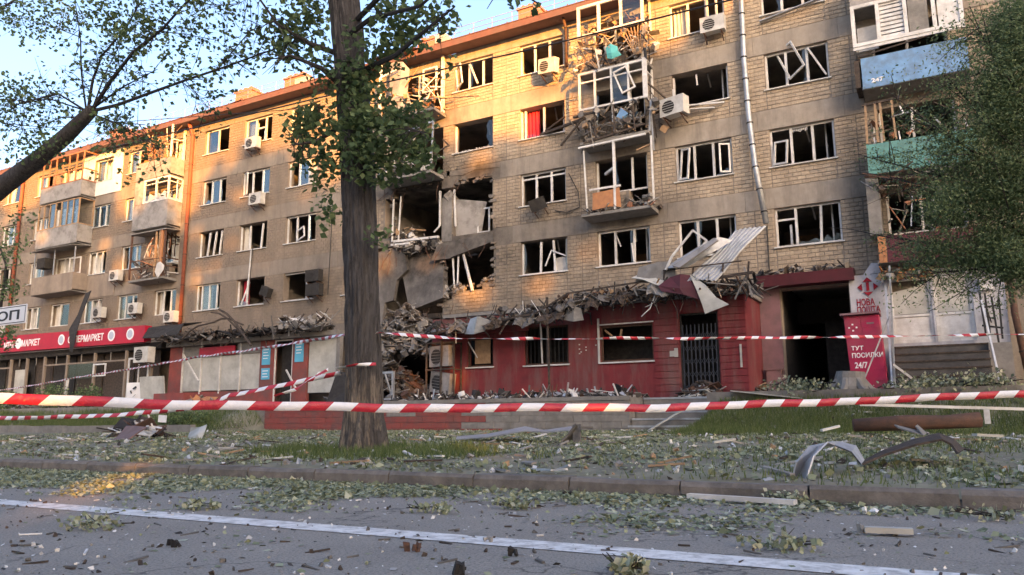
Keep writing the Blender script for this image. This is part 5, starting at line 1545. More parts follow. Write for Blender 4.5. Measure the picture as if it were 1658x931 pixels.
M['emblem'] = mat('emblem_grey_blue', (0.45, 0.50, 0.60), (0.4, 0.45, .55), 3, bmp=0)
for xc in (-47.7, -41.2, -36.9, -35.4):
    disc('emblem', xc, 5.05 + (-35 - xc) * .006, .29, M['white'], -1.755, sg)
    e = disc('emblem_ring', xc, 5.05 + (-35 - xc) * .006, .20, M['emblem'], -1.768, sg)
text('lettering', 'МІКС', -46.7, -1.756, 4.90, .36, M['white'], sg, width=1.15)
disc('emblem', -45.25, 5.1, .30, M['white'], -1.755, sg)
text('lettering', 'МАРКЕТ', -44.95, -1.756, 4.92, .36, M['white'], sg, width=1.75)
text('lettering', 'СУПЕРМАРКЕТ', -40.6, -1.756, 4.88, .36, M['white'], sg, width=3.05)
sheetthing('hanging_membrane', 'black roofing strip hanging down across the supermarket sign', 'sheet', [[(-40.3, -1.2, 7.6), (-39.75, -1.25, 7.7)], [(-40.35, -1.5, 6.4), (-39.85, -1.55, 6.5)], [(-40.5, -1.8, 5.6), (-39.7, -1.85, 5.5)], [(-40.1, -1.95, 4.9), (-39.6, -2.0, 4.8)], [(-40.0, -1.95, 4.4), (-39.7, -2.0, 4.35)]], 'dark', .03)
sheetthing('black_awning', 'sagging black awning right of the supermarket sign', 'awning', [[(-34.2, -1.9, 4.75), (-32.8, -2.0, 4.7), (-31.6, -1.9, 4.8)], [(-34.2, -1.6, 5.3), (-32.8, -1.6, 5.15), (-31.6, -1.6, 5.35)], [(-34.2, -.6, 5.5), (-32.8, -.6, 5.5), (-31.6, -.6, 5.5)]], 'dark', .04)

# middle shop
md = thing('shopfront', 'grey shopfront with cream glazing and an open doorway left of the big trunk', 'shopfront', (-27.5, -1.0, 1.38))
g = MB(); g.box(-33.2, -22.3, -1.3, -.03, 4.30, 4.5); g.build('canopy', M['slab'], md)
for (xa, xb, m) in ((-33.2, -32.3, 'redblock'), (-27.0, -26.15, 'redblock'), (-25.0, -24.15, 'redblock'), (-22.5, -22.3, 'slab')):
    g = MB(); g.box(xa, xb, -1.05, -.85, 1.38, 4.29); g.build('pier', M[m], md)
for q in range(4):
    xa = -32.28 + q * 1.32
    g = MB(); g.box(xa + .04, xa + 1.28, -.98, -.95, 2.15, 3.75); g.build('glazed_panel', M['cream'], md)
    g = MB(); g.box(xa - .03, xa + .03, -1.04, -.93, 2.0, 4.29); g.build('post', M['pvc'], md)
g = MB(); g.box(-32.28, -27.02, -1.02, -.93, 1.38, 2.1); g.build('plinth', M['redblock'], md)
g = MB(); g.box(-31.0, -28.6, -1.12, -1.055, 3.78, 4.18); g.build('sign_board', M['signred'], md)
g = MB(); g.box(-32.28, -31.05, -.99, -.95, 3.78, 4.28); g.box(-28.55, -27.02, -.99, -.95, 3.78, 4.28); g.build('fascia_panel', M['slab'], md)
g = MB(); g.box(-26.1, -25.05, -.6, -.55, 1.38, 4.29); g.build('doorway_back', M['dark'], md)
g = MB(); ring(g, -26.14, -25.02, 1.4, 4.28, -1.02, -.96, .06); d_ = g.build('door_frame', M['pvc'], md)
g = MB(); g.box(-24.1, -22.55, -.98, -.94, 1.9, 4.28); g.build('glazed_panel', M['cream'], md)
disc('sticker', -23.45, 2.62, .17, M['white'], -.985, md); disc('sticker', -23.45, 2.62, .09, M['black'], -.998, md)
g = MB(); g.bar((-31.9, -1.3, 3.9), (-30.6, -1.4, 2.6), .06); g.bar((-25.0, -1.4, 2.9), (-24.3, -1.5, 2.1), .06); g.build('broken_bar', M['pvc'], md)
for (xa, xb, za, zb_, lb) in ((-26.85, -26.35, 3.2, 4.0, 'tall blue notice left of the open doorway'), (-26.85, -26.35, 2.55, 3.05, 'small blue notice under the tall one'), (-24.85, -24.35, 3.25, 4.15, 'blue notice right of the open doorway')):
    s = thing('notice_board', lb, 'sign', ((xa + xb) / 2, -1.07, za))
    g = MB(); g.box(xa, xb, -1.085, -1.055, za, zb_); g.build('panel', M['signblue'], s)
    g = MB()
    for q in range(4):
        zz = zb_ - .14 - q * .13
        if zz > za + .05: g.box(xa + .08, xb - .08 - .06 * (q % 2), -1.09, -1.086, zz, zz + .035)
    g.build('print', M['white'], s)
tag(clutter('canopy_wreckage', None, -33.4, -22.6, -2.2, -.9, 4.5, 4.75, 260, ['char', 'concd', 'slab', 'dark', 'char'], .42, .11, 1.2), 'scorched wreckage lying on the grey canopy', 'wreckage')
tag(clutter('canopy_wreckage', None, -25.4, -22.6, -1.9, -1.0, 4.7, 5.15, 70, ['conc', 'pvc', 'slab', 'char'], .4, .14, 1.0), 'pale crumpled sheets piled at the canopy end by the trunk', 'wreckage')
for (p, q, w, lb) in (((-30.9, -2.2, 4.5), (-28.8, -2.2, 5.15), .08, 'bent dark beam rising from the canopy left end'), ((-28.8, -2.2, 5.15), (-26.9, -2.2, 4.9), .08, 'dark beam continuing along the canopy top'), ((-28.4, -2.3, 5.7), (-25.9, -2.6, 3.9), .10, 'long dark strip hanging diagonally over the canopy edge'), ((-28.9, -2.3, 5.6), (-26.5, -2.5, 4.4), .08, 'second diagonal strip beside the longest one')):
    g = MB(); mid = (Vector(p) + Vector(q)) / 2 + Vector((0, 0, .22)); g.tube([p, Vector(p).lerp(mid, .5) + Vector((0, 0, .08)), mid, q], w * .5, 6); tag(g.build('bent_beam', M['char']), lb, 'beam')

# leaning boards and benches in front of the shops
g = MB(); g.obox((-32.2, -2.6, 2.15), (1.6, .06, 1.3), (.15, .0, .05)); tag(g.build('leaning_board', M['cream']), 'large cream board leaning in front of the middle shop', 'board')
g = MB(); g.obox((-33.5, -2.6, 2.0), (.9, .06, 1.1), (.12, .0, .1)); bo = tag(g.build('notice_stand', M['white']), 'white board with black marks beside the cream board', 'board')
g = MB()
for q in range(4): g.chunk((-33.6 + (q % 2) * .25, -2.72, 1.75 + q * .18), .10, (1, .1, .8))
g.build('mark', M['black'], bo)
g = MB(); g.box(-31.0, -29.0, -3.4, -2.9, 1.3, 1.95); tag(g.build('planter', M['redblock']), 'red block planter in front of the cream glazing', 'planter')
g = MB(); g.box(-26.9, -25.2, -3.6, -3.0, 1.3, 1.6); tag(g.build('planter', M['redblock']), 'low red block step below the open doorway', 'planter')
heap('rubble_heap', 'orange brick rubble in front of the middle shop', 'rubble', -28.0, -3.3, 1.6, .5, 1.35, .4, 90, ['orange', 'chimney', 'conc'], .2, .5, .1)
heap('rubble_heap', 'grey rubble strewn below the supermarket front', 'rubble', -40, -2.8, 6, .8, 1.35, .35, 160, ['concd', 'conc', 'pvc', 'char'], .2, .9, .35)

# ==================================================================== WHITE PARCEL SHOP
ws = thing('parcel_shop', 'white painted shopfront with broken window and glazed door behind the red locker', 'shop', (-.3, -.6, 1.4))
yw = -.35
WO = [(-1.33, -.22, 2.85, 4.80), (-.16, .82, 2.85, 4.80)]
wx = sorted(set([-2.42, 1.62] + [v for o in WO for v in o[:2]])); wz = sorted(set([1.38, 5.0] + [v for o in WO for v in o[2:]]))
g = MB()
for i in range(len(wx) - 1):
    for j in range(len(wz) - 1):
        xm, zm = (wx[i] + wx[i + 1]) / 2, (wz[j] + wz[j + 1]) / 2
        if any(a < xm < c and d < zm < e for a, c, d, e in WO): continue
        g.box(wx[i], wx[i + 1], yw, -.03, wz[j], wz[j + 1])
g.prism([(-2.0, 5.001), (-1.0, 5.001), (-1.0, 5.1), (-1.3, 5.3), (-1.75, 5.35)], yw, -.03)
g.build('wall', M['greyblue'], ws)
for (a, c, d, e) in WO:
    g = MB(); ring(g, a + .003, c - .003, d + .003, e - .003, yw + .06, yw + .14, .08); o = g.build('window', M['pvc'], ws)
    g = MB(); zz = d + .78; g.box(a + .08, c - .08, yw + .061, yw + .139, zz, zz + .07); g.build('transom', M['pvc'], o)
    g = MB()
    if a < -1: g.prism([(a + .08, zz + .09), (c - .08, zz + .09), (c - .08, e - .16), (a + .5, e - .32), (a + .08, e - .40)], yw + .1, yw + .12)
    else: g.box(a + .08, c - .08, yw + .1, yw + .12, zz + .09, e - .09)
    g.build('curtain', M['cream'], o)
    g = MB(); g.box(a + .085, c - .085, yw + .095, yw + .115, d + .09, zz - .003); g.build('panel', M['pvc'], o)
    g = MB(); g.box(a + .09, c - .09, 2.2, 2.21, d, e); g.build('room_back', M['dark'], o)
g = MB(); g.box(-1.35, -.25, -.75, -.4, 4.82, 4.98); clutter('broken_boards', ws, -1.5, -.2, -.8, -.4, 4.8, 5.05, 50, ['wood', 'conc', 'orange', 'char'], .4, .12, .5)
g = MB(); g.box(1.02, 1.34, -.52, -.36, 4.25, 4.6); g.build('meter_box', M['pvc'], ws)
g = MB(); g.bar((1.1, -.42, 3.9), (1.2, -.42, 3.3), .03); g.bar((1.05, -.42, 3.5), (1.3, -.42, 3.4), .03)
g.build('cable', M['black'], ws)
g = MB()
for (p, q) in (((.98, 4.1), (1.02, 2.9)), ((1.1, 4.1), (1.12, 2.9)), ((1.25, 4.0), (1.3, 2.7)), ((1.42, 3.95), (1.4, 2.8))): g.bar((p[0], -.8, p[1]), (q[0], -.85, q[1]), .05)
g.bar((.98, -.8, 3.7), (1.45, -.8, 3.75), .05); g.bar((.95, -.8, 3.2), (1.45, -.8, 3.1), .05)
tag(g.build('wrecked_rack', M['black']), 'black twisted metal rack hanging at the right end of the white shop', 'rack')
M['stepdark'] = mat('dark_step', (0.075, 0.075, 0.08), (0.05, 0.05, 0.053), 6, dirt=(.14, .13, .12), dirt_amt=.5)
st = thing('shop_steps', 'dark slatted steps under the white shop door', 'steps', (-.2, -1.3, 1.38))
for k in range(6):
    g = MB(); g.box(-1.30 , 1.05, -1.75 + k * .2, -.37, 1.38 + k * .225, 1.38 + (k + 1) * .225 - .006); g.build('step', M['stepdark'], st)
    g = MB(); g.box(-1.34, 1.07, -1.78 + k * .2, -1.752 + k * .2, 1.38 + (k + 1) * .225 - .05, 1.38 + (k + 1) * .225 - .007); g.build('step_edge', M['char'], st)
for (a, c) in (((-1.38, -1.9, 1.3), (-1.4, -.45, 4.8)), ((1.2, -1.9, 1.3), (1.0, -.9, 3.9))):
    g = MB(); g.bar(a, c, .05); g.build('handrail', M['metal'], st)
g = MB(); g.box(1.05, 1.6, -.9, -.37, 1.38, 2.7); tag(g.build('utility_cabinet', M['slab']), 'grey utility cabinet at the right end of the steps', 'cabinet')
# emblem and name on the white wall
M['nred'] = mat('emblem_red', (0.30, 0.008, 0.025), (0.25, 0.008, .02), 3, bmp=0)
lg = thing('wall_sign', 'red raised emblem with red lettering on the white wall above the locker', 'sign', (-1.9, -.37, 4.0))
g = MB(); cx_, cz_ = -1.9, 4.62
g.prism([(cx_ - .13, cz_ + .16), (cx_, cz_ + .30), (cx_ + .13, cz_ + .16)], yw - .04, yw - .002)
g.prism([(cx_ - .13, cz_ - .16), (cx_ + .13, cz_ - .16), (cx_, cz_ - .28)], yw - .04, yw - .002)
g.prism([(cx_ - .16, cz_ + .11), (cx_ - .16, cz_ - .11), (cx_ - .29, cz_)], yw - .04, yw - .002)
g.prism([(cx_ + .16, cz_ + .11), (cx_ + .29, cz_), (cx_ + .16, cz_ - .11)], yw - .04, yw - .002)
g.box(cx_ - .04, cx_ + .04, yw - .045, yw - .002, cz_ - .12, cz_ + .14); g.build('emblem', M['nred'], lg)
text('lettering', 'НОВА', -2.24, yw - .012, 4.06, .21, M['nred'], lg, width=.50)
text('lettering', 'ПОШТА', -2.24, yw - .012, 3.84, .19, M['nred'], lg, width=.64)
# parcel locker
lk = thing('parcel_locker', 'tall crimson parcel locker tilting in front of the white shop', 'locker', (-1.95, -1.2, 1.35))
lx0, lx1, lz0, lz1, ly0, ly1 = -2.44, -1.50, 1.36, 3.62, -1.45, -.80
base_v = len([1])
def lean(mb):
    # the whole locker leans a little
    mb.v = [(v[0] + (-(v[2] - 1.36)) * .045, v[1], v[2]) for v in mb.v]; return mb
g = MB(); g.box(lx0, lx1, ly0, ly1, lz0, lz1); lean(g).build('body', M['lockerred'], lk)
g = MB(); g.hexa([(lx0 - .08, ly0 - .14, lz1 + .02), (lx1 + .04, ly0 - .14, lz1 + .04), (lx1 + .04, ly1, lz1 + .003), (lx0 - .08, ly1, lz1 + .003), (lx0 - .08, ly0 - .14, lz1 + .08), (lx1 + .04, ly0 - .14, lz1 + .10), (lx1 + .04, ly1, lz1 + .12), (lx0 - .08, ly1, lz1 + .12)])
lean(g).build('roof', M['pinkpaint'], lk)
xm = (lx0 + lx1) / 2 - .02
for (a, c) in ((lx0 + .015, xm - .006), (xm + .006, lx1 - .015)):
    n = 7
    for k in range(n):
        za, zb_ = lz0 + .05 + k * (lz1 - lz0 - .1) / n, lz0 + .05 + (k + 1) * (lz1 - lz0 - .1) / n
        g = MB(); g.box(a, c, ly0 - .014, ly0 - .0005, za + .005, zb_ - .005); lean(g).build('locker_door', M['lockerred'], lk)
def ltext(s, x, z, h, w):
    o = text('lettering', s, x - (z - 1.36) * .045, ly0 - .016, z, h, M['white'], lk, width=w)
ltext('ТУТ', lx0 + .10, 2.62, .12, .33); ltext('ПОСИЛКИ', lx0 + .10, 2.40, .14, .82); ltext('24/7', lx0 + .14, 2.10, .17, .34)
g = MB(); cx_, cz_ = lx0 + .22, 3.28
for (dx, dz) in ((0, .09), (0, -.09), (.1, 0), (-.1, 0)): g.box(cx_ + dx - .024, cx_ + dx + .024, ly0 - .022, ly0 - .0155, cz_ + dz - .022, cz_ + dz + .022)
lean(g).build('emblem', M['white'], lk)
g = MB(); g.box(lx0 + .6, lx0 + .8, ly0 - .02, ly0 - .0155, 3.36, 3.41); lean(g).build('print', M['pinkpaint'], lk)
# poles and sticks around it
for (a, c, w, m, lb) in (((1393, 630), (1440, 512), .035, 'metal', 'thin pale rod leaning against the locker'), ((1440, 430), (1449, 625), .05, 'metal', 'upright galvanised post right of the locker'), ((1446, 590), (1500, 630), .06, 'metal', 'grey bar lying across the foot of the steps'), ((1450, 632), (1475, 610), .05, 'metal', 'short bar crossing the longer one by the locker')):
    g = MB(); g.bar(at(a[0], a[1], -1.9), at(c[0], c[1], -1.7), w); tag(g.build('metal_rod', M[m]), lb, 'rod')
# stump
g = MB(); c = at(1378, 642, -3.4); zz = ghn(c.x, c.y)
pts = [(c.x, c.y, zz - .1), (c.x, c.y, zz + .12), (c.x + .02, c.y, zz + .35), (c.x + .03, c.y, zz + .52)]
g.tube(pts, [.52, .42, .38, .35], 14, jit=.10); s = thing('tree_stump', 'grey weathered tree stump on the grass in front of the locker', 'stump', (c.x, c.y, zz)); g.build('trunk', M['slab'], s); 
for q in range(7):
    a_ = q * .9; g = MB(); g.tube([(c.x + .3 * math.cos(a_), c.y + .3 * math.sin(a_), zz + .3), (c.x + .5 * math.cos(a_), c.y + .5 * math.sin(a_), zz + .05), (c.x + .8 * math.cos(a_), c.y + .8 * math.sin(a_), zz - .1)], [.10, .09, .04], 6); g.build('root', M['slab'], s)

# sign at the left edge
so = at(-75, 508, -14)
ts = thing('street_sign', 'white rectangular sign with black border and capital letters at the left edge', 'sign', (so.x, so.y, .3))
L0, L1 = at(-95, 490, -14), at(45, 495, -14)
g = MB(); g.box(L0.x, L1.x, -14.03, -14.0, 3.40, 3.93); g.build('panel', M['white'], ts)
g = MB()
for (za, zb_) in ((3.43, 3.45), (3.88, 3.90)): g.box(L0.x + .03, L1.x - .03, -14.034, -14.031, za, zb_)
g.box(L1.x - .05, L1.x - .03, -14.034, -14.031, 3.451, 3.879); g.build('border', M['black'], ts)
text('lettering', 'СТОП', L1.x - 2.52, -14.031, 3.53, .27, M['black'], ts, width=2.2)
g = MB(); g.tube([(L0.x + .5, -13.96, .2), (L0.x + .5, -13.96, 3.9)], .035, 8); g.build('post', M['metal'], ts)

# power line over the street
g = MB(); p0, p1 = at(560, 148, -10), at(1300, -29, -10)
g.tube([p0 + (p0 - p1) * .9, p0, p0.lerp(p1, .5) + Vector((0, 0, -.06)), p1, p1 + (p1 - p0) * .3], .022, 5); tag(g.build('power_line', M['black']), 'black cable strung in front of the upper floors', 'cable')
g = MB(); p0, p1 = at(0, 212, -10), at(300, 190, -10)
g.tube([p0 - (p1 - p0), p0, p1, p1 + (p1 - p0) * 1.0], .012, 5); tag(g.build('power_line', M['black']), 'thin wire crossing the sky above the left roof', 'cable')

for q in range(8):
    x = -33.0 + q * 1.25; rows = [[(x + u * .4, -2.0 + v * .35 + random.uniform(-.08, .08), 4.62 + .14 * math.sin(u * 1.3 + q * 2) + random.uniform(-.05, .08)) for u in range(5)] for v in range(4)]
    g = MB(); g.sheet(rows, .02); g.build('torn_roofing', M[random.choice(['concd', 'char', 'slab', 'dark'])], md)

# ==================================================================== TREES
def leaf_quads(P, size, flat=0.0, asp=0.8, droop=None):
    """P (N,3) centres -> diamond shaped leaves with random attitude"""
    n = len(P)
    a = rng.normal(size=(n, 3)); a /= np.linalg.norm(a, axis=1)[:, None]
    if droop is not None: a[:, 2] = a[:, 2] * .5 - droop; a /= np.linalg.norm(a, axis=1)[:, None]
    if flat: a[:, 2] *= (1 - flat); a /= np.linalg.norm(a, axis=1)[:, None]
    c = rng.normal(size=(n, 3))
    if flat: c[:, 2] *= (1 - flat)
    c -= a * (a * c).sum(1)[:, None]; c /= np.linalg.norm(c, axis=1)[:, None]
    s = (size * rng.uniform(.6, 1.3, n))[:, None] if np.isscalar(size) else (size * rng.uniform(.6, 1.3, n))[:, None]
    return np.stack([P - a * s * .5, P + c * s * .5 * asp - a * s * .08, P + a * s * .55, P - c * s * .5 * asp - a * s * .08], 1)


def blob(c, r, n, clump=0, cs=.12):
    """points inside an ellipsoid, gathered in clumps"""
    c = np.array(c); r = np.array(r) if hasattr(r, '__len__') else np.array([r, r, r])
    k = max(1, n // max(1, clump)) if clump else n
    d = rng.normal(size=(k, 3)); d /= np.linalg.norm(d, axis=1)[:, None]
    P = c + d * r * (rng.random(k) ** .45)[:, None]
    if clump:
        P = np.repeat(P, clump, 0); P = P + rng.normal(size=P.shape) * cs
    return P


def leaves(name, P, size, m, parent, droop=None, asp=.8):
    V = leaf_quads(P, size, droop=droop, asp=asp)
    o = quads_mesh(name, V, M[m], parent, attr={'tint': np.clip(rng.beta(2, 2.2, len(P)) * 1.05, 0, 1)})
    return tag(o, kind='stuff')


# -- the big trunk in the middle
tb = Vector((-7.62, -17.0, ghn(-7.62, -17.0)))
tree = thing('poplar_tree', 'big dark poplar trunk standing left of centre on the litter covered lawn', 'tree', tb)
nz, na = 210, 110
zs_ = np.linspace(-.12, 9.5, nz)
cxs = np.interp(zs_, [-.2, 0, 1.0, 3.0, 5.0, 7.3, 9.5], [-7.52, -7.52, -7.56, -7.67, -7.88, -8.2, -8.53])
rad = np.interp(zs_, [-.2, 0.1, .5, 1.2, 3.0, 5.0, 7.5, 9.5], [.40, .335, .285, .258, .268, .258, .245, .21])
b = MB()
for i, z in enumerate(zs_):
    for k in range(na):
        t = 2 * math.pi * k / na
        r = rad[i] * (1 + .05 * math.sin(3 * t + z) + .03 * math.sin(5 * t - z * 1.7)) + .030 * noise.fractal(Vector((math.cos(t) * 4, math.sin(t) * 4, z * .5)), 1, 2, 4) - .030 * (1 - min(1, 3.2 * abs(noise.noise(Vector((math.cos(t) * 5.5 + .3 * math.sin(z * 2), math.sin(t) * 5.5, z * 1.1))))))
        if z < .5: r += .10 * (0.5 - z) * max(0, math.sin(5 * t + 1))
        b.v.append((cxs[i] + r * math.cos(t), -17.0 + r * math.sin(t), z + tb.z))
for i in range(nz - 1):
    for k in range(na):
        k2 = (k + 1) % na; b.f.append((i * na + k, i * na + k2, (i + 1) * na + k2, (i + 1) * na + k)); b.m.append(0)
b.build('trunk', M['bark'], tree, smooth=True)
b = MB()
A17 = lambda px, py, dy=0: at(px, py, -17.0 + dy)
limbs = [[(560, 60), (600, 30, -.5), (680, 10, -1.0), (760, -60, -1.5)], [(555, 90), (500, 70, -.4), (450, 40, -.8), (400, -30, -1.2)], [(570, 170), (630, 200, -.3), (690, 215, -.5)], [(560, 200), (510, 230, -.4), (470, 235, -.7)],
         [(575, 120), (640, 90, -.5), (700, 40, -.9), (735, 12, -1.1)], [(565, 150), (520, 110, -.5), (470, 90, -.8), (448, 95, -.9)], [(580, 30), (640, -30, -.8), (800, -40, -1.4), (870, 5, -1.6)]]
for L in limbs:
    pts = [A17(*p) for p in L]
    n = len(pts); b.tube(pts, [.05 * (1 - .8 * k / (n - 1)) for k in range(n)], 6)
    for q in range(10):
        t = random.uniform(.2, .98) * (n - 1); i = int(t); p = pts[i].lerp(pts[min(i + 1, n - 1)], t - i)
        d = Vector((random.uniform(-.5, .5), random.uniform(-.3, .3), random.uniform(-.5, .25))); b.tube([p, p + d * .5 + Vector((0, 0, .04)), p + d], [.012, .008, .004], 4, cap=False)
b.build('limb', M['twig'], tree)
CL = [  # (px, py, rx, rz, ry, n)
    (480, 40, .55, .50, .5, 420), (450, 85, .35, .25, .4, 150), (520, 120, .30, .35, .4, 170), (500, 20, .35, .30, .4, 150),
    (640, 35, .55, .45, .5, 420), (700, 20, .45, .3, .4, 200), (620, 90, .35, .3, .4, 170), (660, 75, .3, .25, .3, 120), (735, 30, .12, .3, .2, 40),
    (575, 125, .40, .40, .25, 420), (600, 185, .45, .55, .35, 620), (640, 230, .55, .45, .4, 620), (555, 230, .45, .6, .30, 560), (665, 200, .4, .35, .4, 300), (680, 255, .3, .25, .3, 200), (620, 280, .3, .3, .3, 160),
    (505, 195, .42, .30, .4, 300), (475, 215, .22, .20, .3, 80), (500, 255, .30, .25, .3, 170), (520, 300, .18, .3, .25, 80), (535, 345, .12, .35, .2, 60), (590, 255, .3, .5, .45, 260), (612, 380, .12, .2, .15, 50)]
P = []
for (px, py, rx, rz, ry, n) in CL:
    c = A17(px, py, -.25)
    P.append(blob(c, (rx, ry, rz), int(n * .8), 4, .08))
for q in range(26):   # single dangling leaves along the outer twigs
    P.append(blob(A17(random.uniform(430, 740), random.uniform(0, 110), -.6), .22, 8, 2, .05))
P.append(blob(A17(868, 12, -1.5), (.05, .1, .2), 12)); P.append(blob(A17(835, 2, -1.5), (.15, .1, .1), 12))
P = np.concatenate(P)
leaves('crown', P, .105, 'leaf', tree, droop=.35)
up = blob((-8.6, -17, 10.5), (3.4, 3.0, 2.6), 5200, 8, .15)
leaves('crown', up, .13, 'leaf', tree, droop=.2)
# grass round the foot is ground cover, built below

# -- the leaning limb on the left, its trunk stands outside the frame
p_ = at(-420, 650, -17.5)
lt = thing('linden_tree', 'tree with a thick dark limb reaching in from the left edge over the roof', 'tree', (p_.x, p_.y, .25))
A = lambda px, py, dy=0: at(px, py, -17.5 + dy)
b = MB()
b.tube([(p_.x, p_.y, .1), (p_.x + .1, p_.y, 2.0), A(-260, 480), A(-120, 400), A(0, 305), A(62, 258), A(105, 222), A(135, 192), A(150, 178)], [.42, .34, .30, .24, .20, .165, .15, .13, .115], 14, jit=.05)
b.build('trunk', M['bark'], lt, smooth=True)
b = MB()
BR = [([(148, 180), (190, 170), (250, 148), (300, 130), (360, 110), (420, 88), (500, 60)], .036), ([(148, 180), (180, 130), (215, 85), (262, 48), (305, 0), (330, -40)], .045), ([(142, 182), (150, 130), (165, 90), (200, 50), (230, 0)], .035),
      ([(140, 182), (132, 120), (130, 60), (120, -10)], .022), ([(150, 175), (170, 120), (195, 70), (240, 20)], .018), ([(140, 180), (95, 152), (40, 165), (-20, 150)], .026), ([(135, 178), (80, 160), (20, 170), (-40, 175)], .018),
      ([(150, 185), (185, 198), (235, 202)], .022), ([(158, 188), (200, 205), (245, 232), (262, 240)], .018), ([(155, 172), (200, 140), (255, 112)], .024), ([(140, 190), (100, 190), (60, 205), (10, 200)], .014), ([(165, 190), (180, 215), (190, 250)], .010),
      ([(350, 115), (375, 85), (405, 50), (430, 40)], .014), ([(300, 130), (330, 165), (340, 180)], .008), ([(250, 50), (300, 55), (350, 65), (380, 90)], .010), ([(0, 197), (42, 210)], .02), ([(300, -10), (340, 8), (380, 8), (420, -10)], .012), ([(130, 60), (90, 45), (40, 30), (-10, 10)], .012), ([(-40, -20), (0, 15), (40, -10)], .06)]
tips = []
for L, r in BR:
    dy = random.uniform(-.9, .9)
    pts = [A(x, y, dy * k / max(1, len(L) - 1)) for k, (x, y) in enumerate(L)]
    n = len(pts); b.tube(pts, [r * (1 - .72 * k / (n - 1)) for k in range(n)], 6)
    for q in range(int(7 + len(L) * 4)):
        t = random.uniform(.15, .99) * (n - 1); i = int(t); p = pts[i].lerp(pts[min(i + 1, n - 1)], t - i)
        d = Vector((random.gauss(0, .34), random.gauss(0, .25), random.gauss(0.02, .30)))
        m_ = p + d * .5 + Vector((random.uniform(-.06, .06), 0, random.uniform(-.06, .06)))
        b.tube([p, m_, p + d], [r * .28 + .002, .005, .0025], 4, cap=False)
        tips.append((p + d)); tips.append(m_)
        for w in range(2):
            d2 = Vector((random.gauss(0, .18), random.gauss(0, .15), random.gauss(-.02, .16))); b.tube([m_, m_ + d2], [.0035, .002], 3, cap=False); tips.append(m_ + d2)
b.build('branch', M['twig'], lt)
T_ = np.array([tuple(t) for t in tips])
T_ = T_[rng.random(len(T_)) < .5]
P = np.repeat(T_, 3, 0) + rng.normal(size=(len(T_) * 3, 3)) * .07
extra = []
for (px, py, rx, rz, n) in [(175, 25, .22, .42, 260), (235, 30, .30, .40, 280), (205, 60, .3, .2, 160), (60, 40, 1.0, .5, 260), (30, 150, .8, .45, 260), (100, 20, .6, .4, 140), (300, 20, .4, .4, 90), (285, 75, .25, .25, 60), (290, 115, .18, .2, 60), (60, 240, .35, .22, 130), (10, 20, .4, .4, 140), (80, 225, .3, .1, 60), (65, 165, .35, .2, 60), (170, 160, .12, .1, 40),
                            (30, 255, .6, .15, 60), (95, 255, .1, .3, 30), (195, 280, .5, .3, 40), (25, 345, .4, .2, 40), (-60, 100, 1.2, 1.4, 600)]:
    extra.append(blob(A(px, py, random.uniform(-.4, .4)), (rx, .6, rz), n, 3, .06))
P = np.concatenate([P] + extra)
leaves('crown', P, .085, 'leaf', lt, droop=.3)

# -- small tree low at the left edge
c = at(-5, 560, -12.5); sl = thing('young_tree', 'small leafy tree at the left edge behind the street sign', 'tree', (c.x, -12.5, .3))
b = MB(); b.tube([(c.x - .3, -12.5, .25), (c.x - .1, -12.5, 2.5), tuple(at(10, 430, -12.5)), tuple(at(-10, 370, -12.5))], [.09, .07, .04, .02], 6); b.build('trunk', M['twig'], sl)
P = np.concatenate([blob(at(15, 400, -12.5), (.75, .5, .8), 260, 4, .1), blob(at(10, 470, -12.5), (.6, .5, .5), 300, 4, .1), blob(at(5, 545, -12.5), (.4, .5, .6), 260, 4, .1), blob(at(-80, 450, -12.5), (1.4, .8, 1.8), 900, 4, .1)])
leaves('crown', P, .10, 'leaf', sl)

# -- feathery tree on the right
rt = thing('feathery_tree', 'feathery green tree overhanging the balconies at the right edge', 'tree', (4.3, -9.2, .5))
b = MB()
b.tube([(4.3, -9.2, .3), (4.1, -9.2, 2.5), (3.7, -9.1, 5.0), (3.4, -9.2, 8.5), (3.2, -9.2, 12)], [.24, .2, .17, .12, .06], 10)
b.build('trunk', M['twig'], rt)
A9 = lambda px, py, dy=0: at(px, py, -9.2 + dy)
b = MB(); RB = [[(1700, 470), (1600, 420), (1520, 395), (1440, 385)], [(1700, 400), (1580, 340), (1500, 300), (1410, 285)], [(1700, 320), (1600, 260), (1520, 210), (1440, 150)], [(1720, 260), (1650, 150), (1600, 80), (1570, 10)], [(1720, 200), (1680, 90), (1650, 20)], [(1700, 330), (1600, 300), (1500, 280), (1390, 250)],
               [(1710, 300), (1590, 190), (1530, 120)], [(1700, 420), (1620, 430), (1540, 440), (1480, 445)]]
cent = []
for L in RB:
    dy = random.uniform(-1.2, 1.2); pts = [A9(x, y, dy * k / 3) for k, (x, y) in enumerate(L)]
    n = len(pts); b.tube([Vector((3.75, -9.15, pts[0].z - .5))] + pts, [.05] + [.035 * (1 - .75 * k / (n - 1)) for k in range(n)], 5)
    for q in range(26):
        t = random.uniform(0.0, 1.0) * (n - 1); i = min(int(t), n - 2); p = pts[i].lerp(pts[i + 1], t - i)
        d = Vector((random.gauss(-.15, .45), random.gauss(0, .6), random.gauss(-.02, .38))); b.tube([p, p + d * .6 + Vector((0, 0, .04)), p + d], [.012, .008, .004], 4, cap=False)
        cent += [p + d, p + d * .6, p + d * .3]
b.build('branch', M['twig'], rt)
cents = np.array([tuple(c) for c in cent])
cents = cents[[random.random() < min(1, max(.12, (829 + 1254 * ((Vector(c) - EYE).dot(CR)) / ((Vector(c) - EYE).dot(CF)) - 1400) / 170)) for c in cents]]
P = np.repeat(cents, 62, 0); P = P + rng.normal(size=P.shape) * np.array([.20, .20, .11])
ex = []
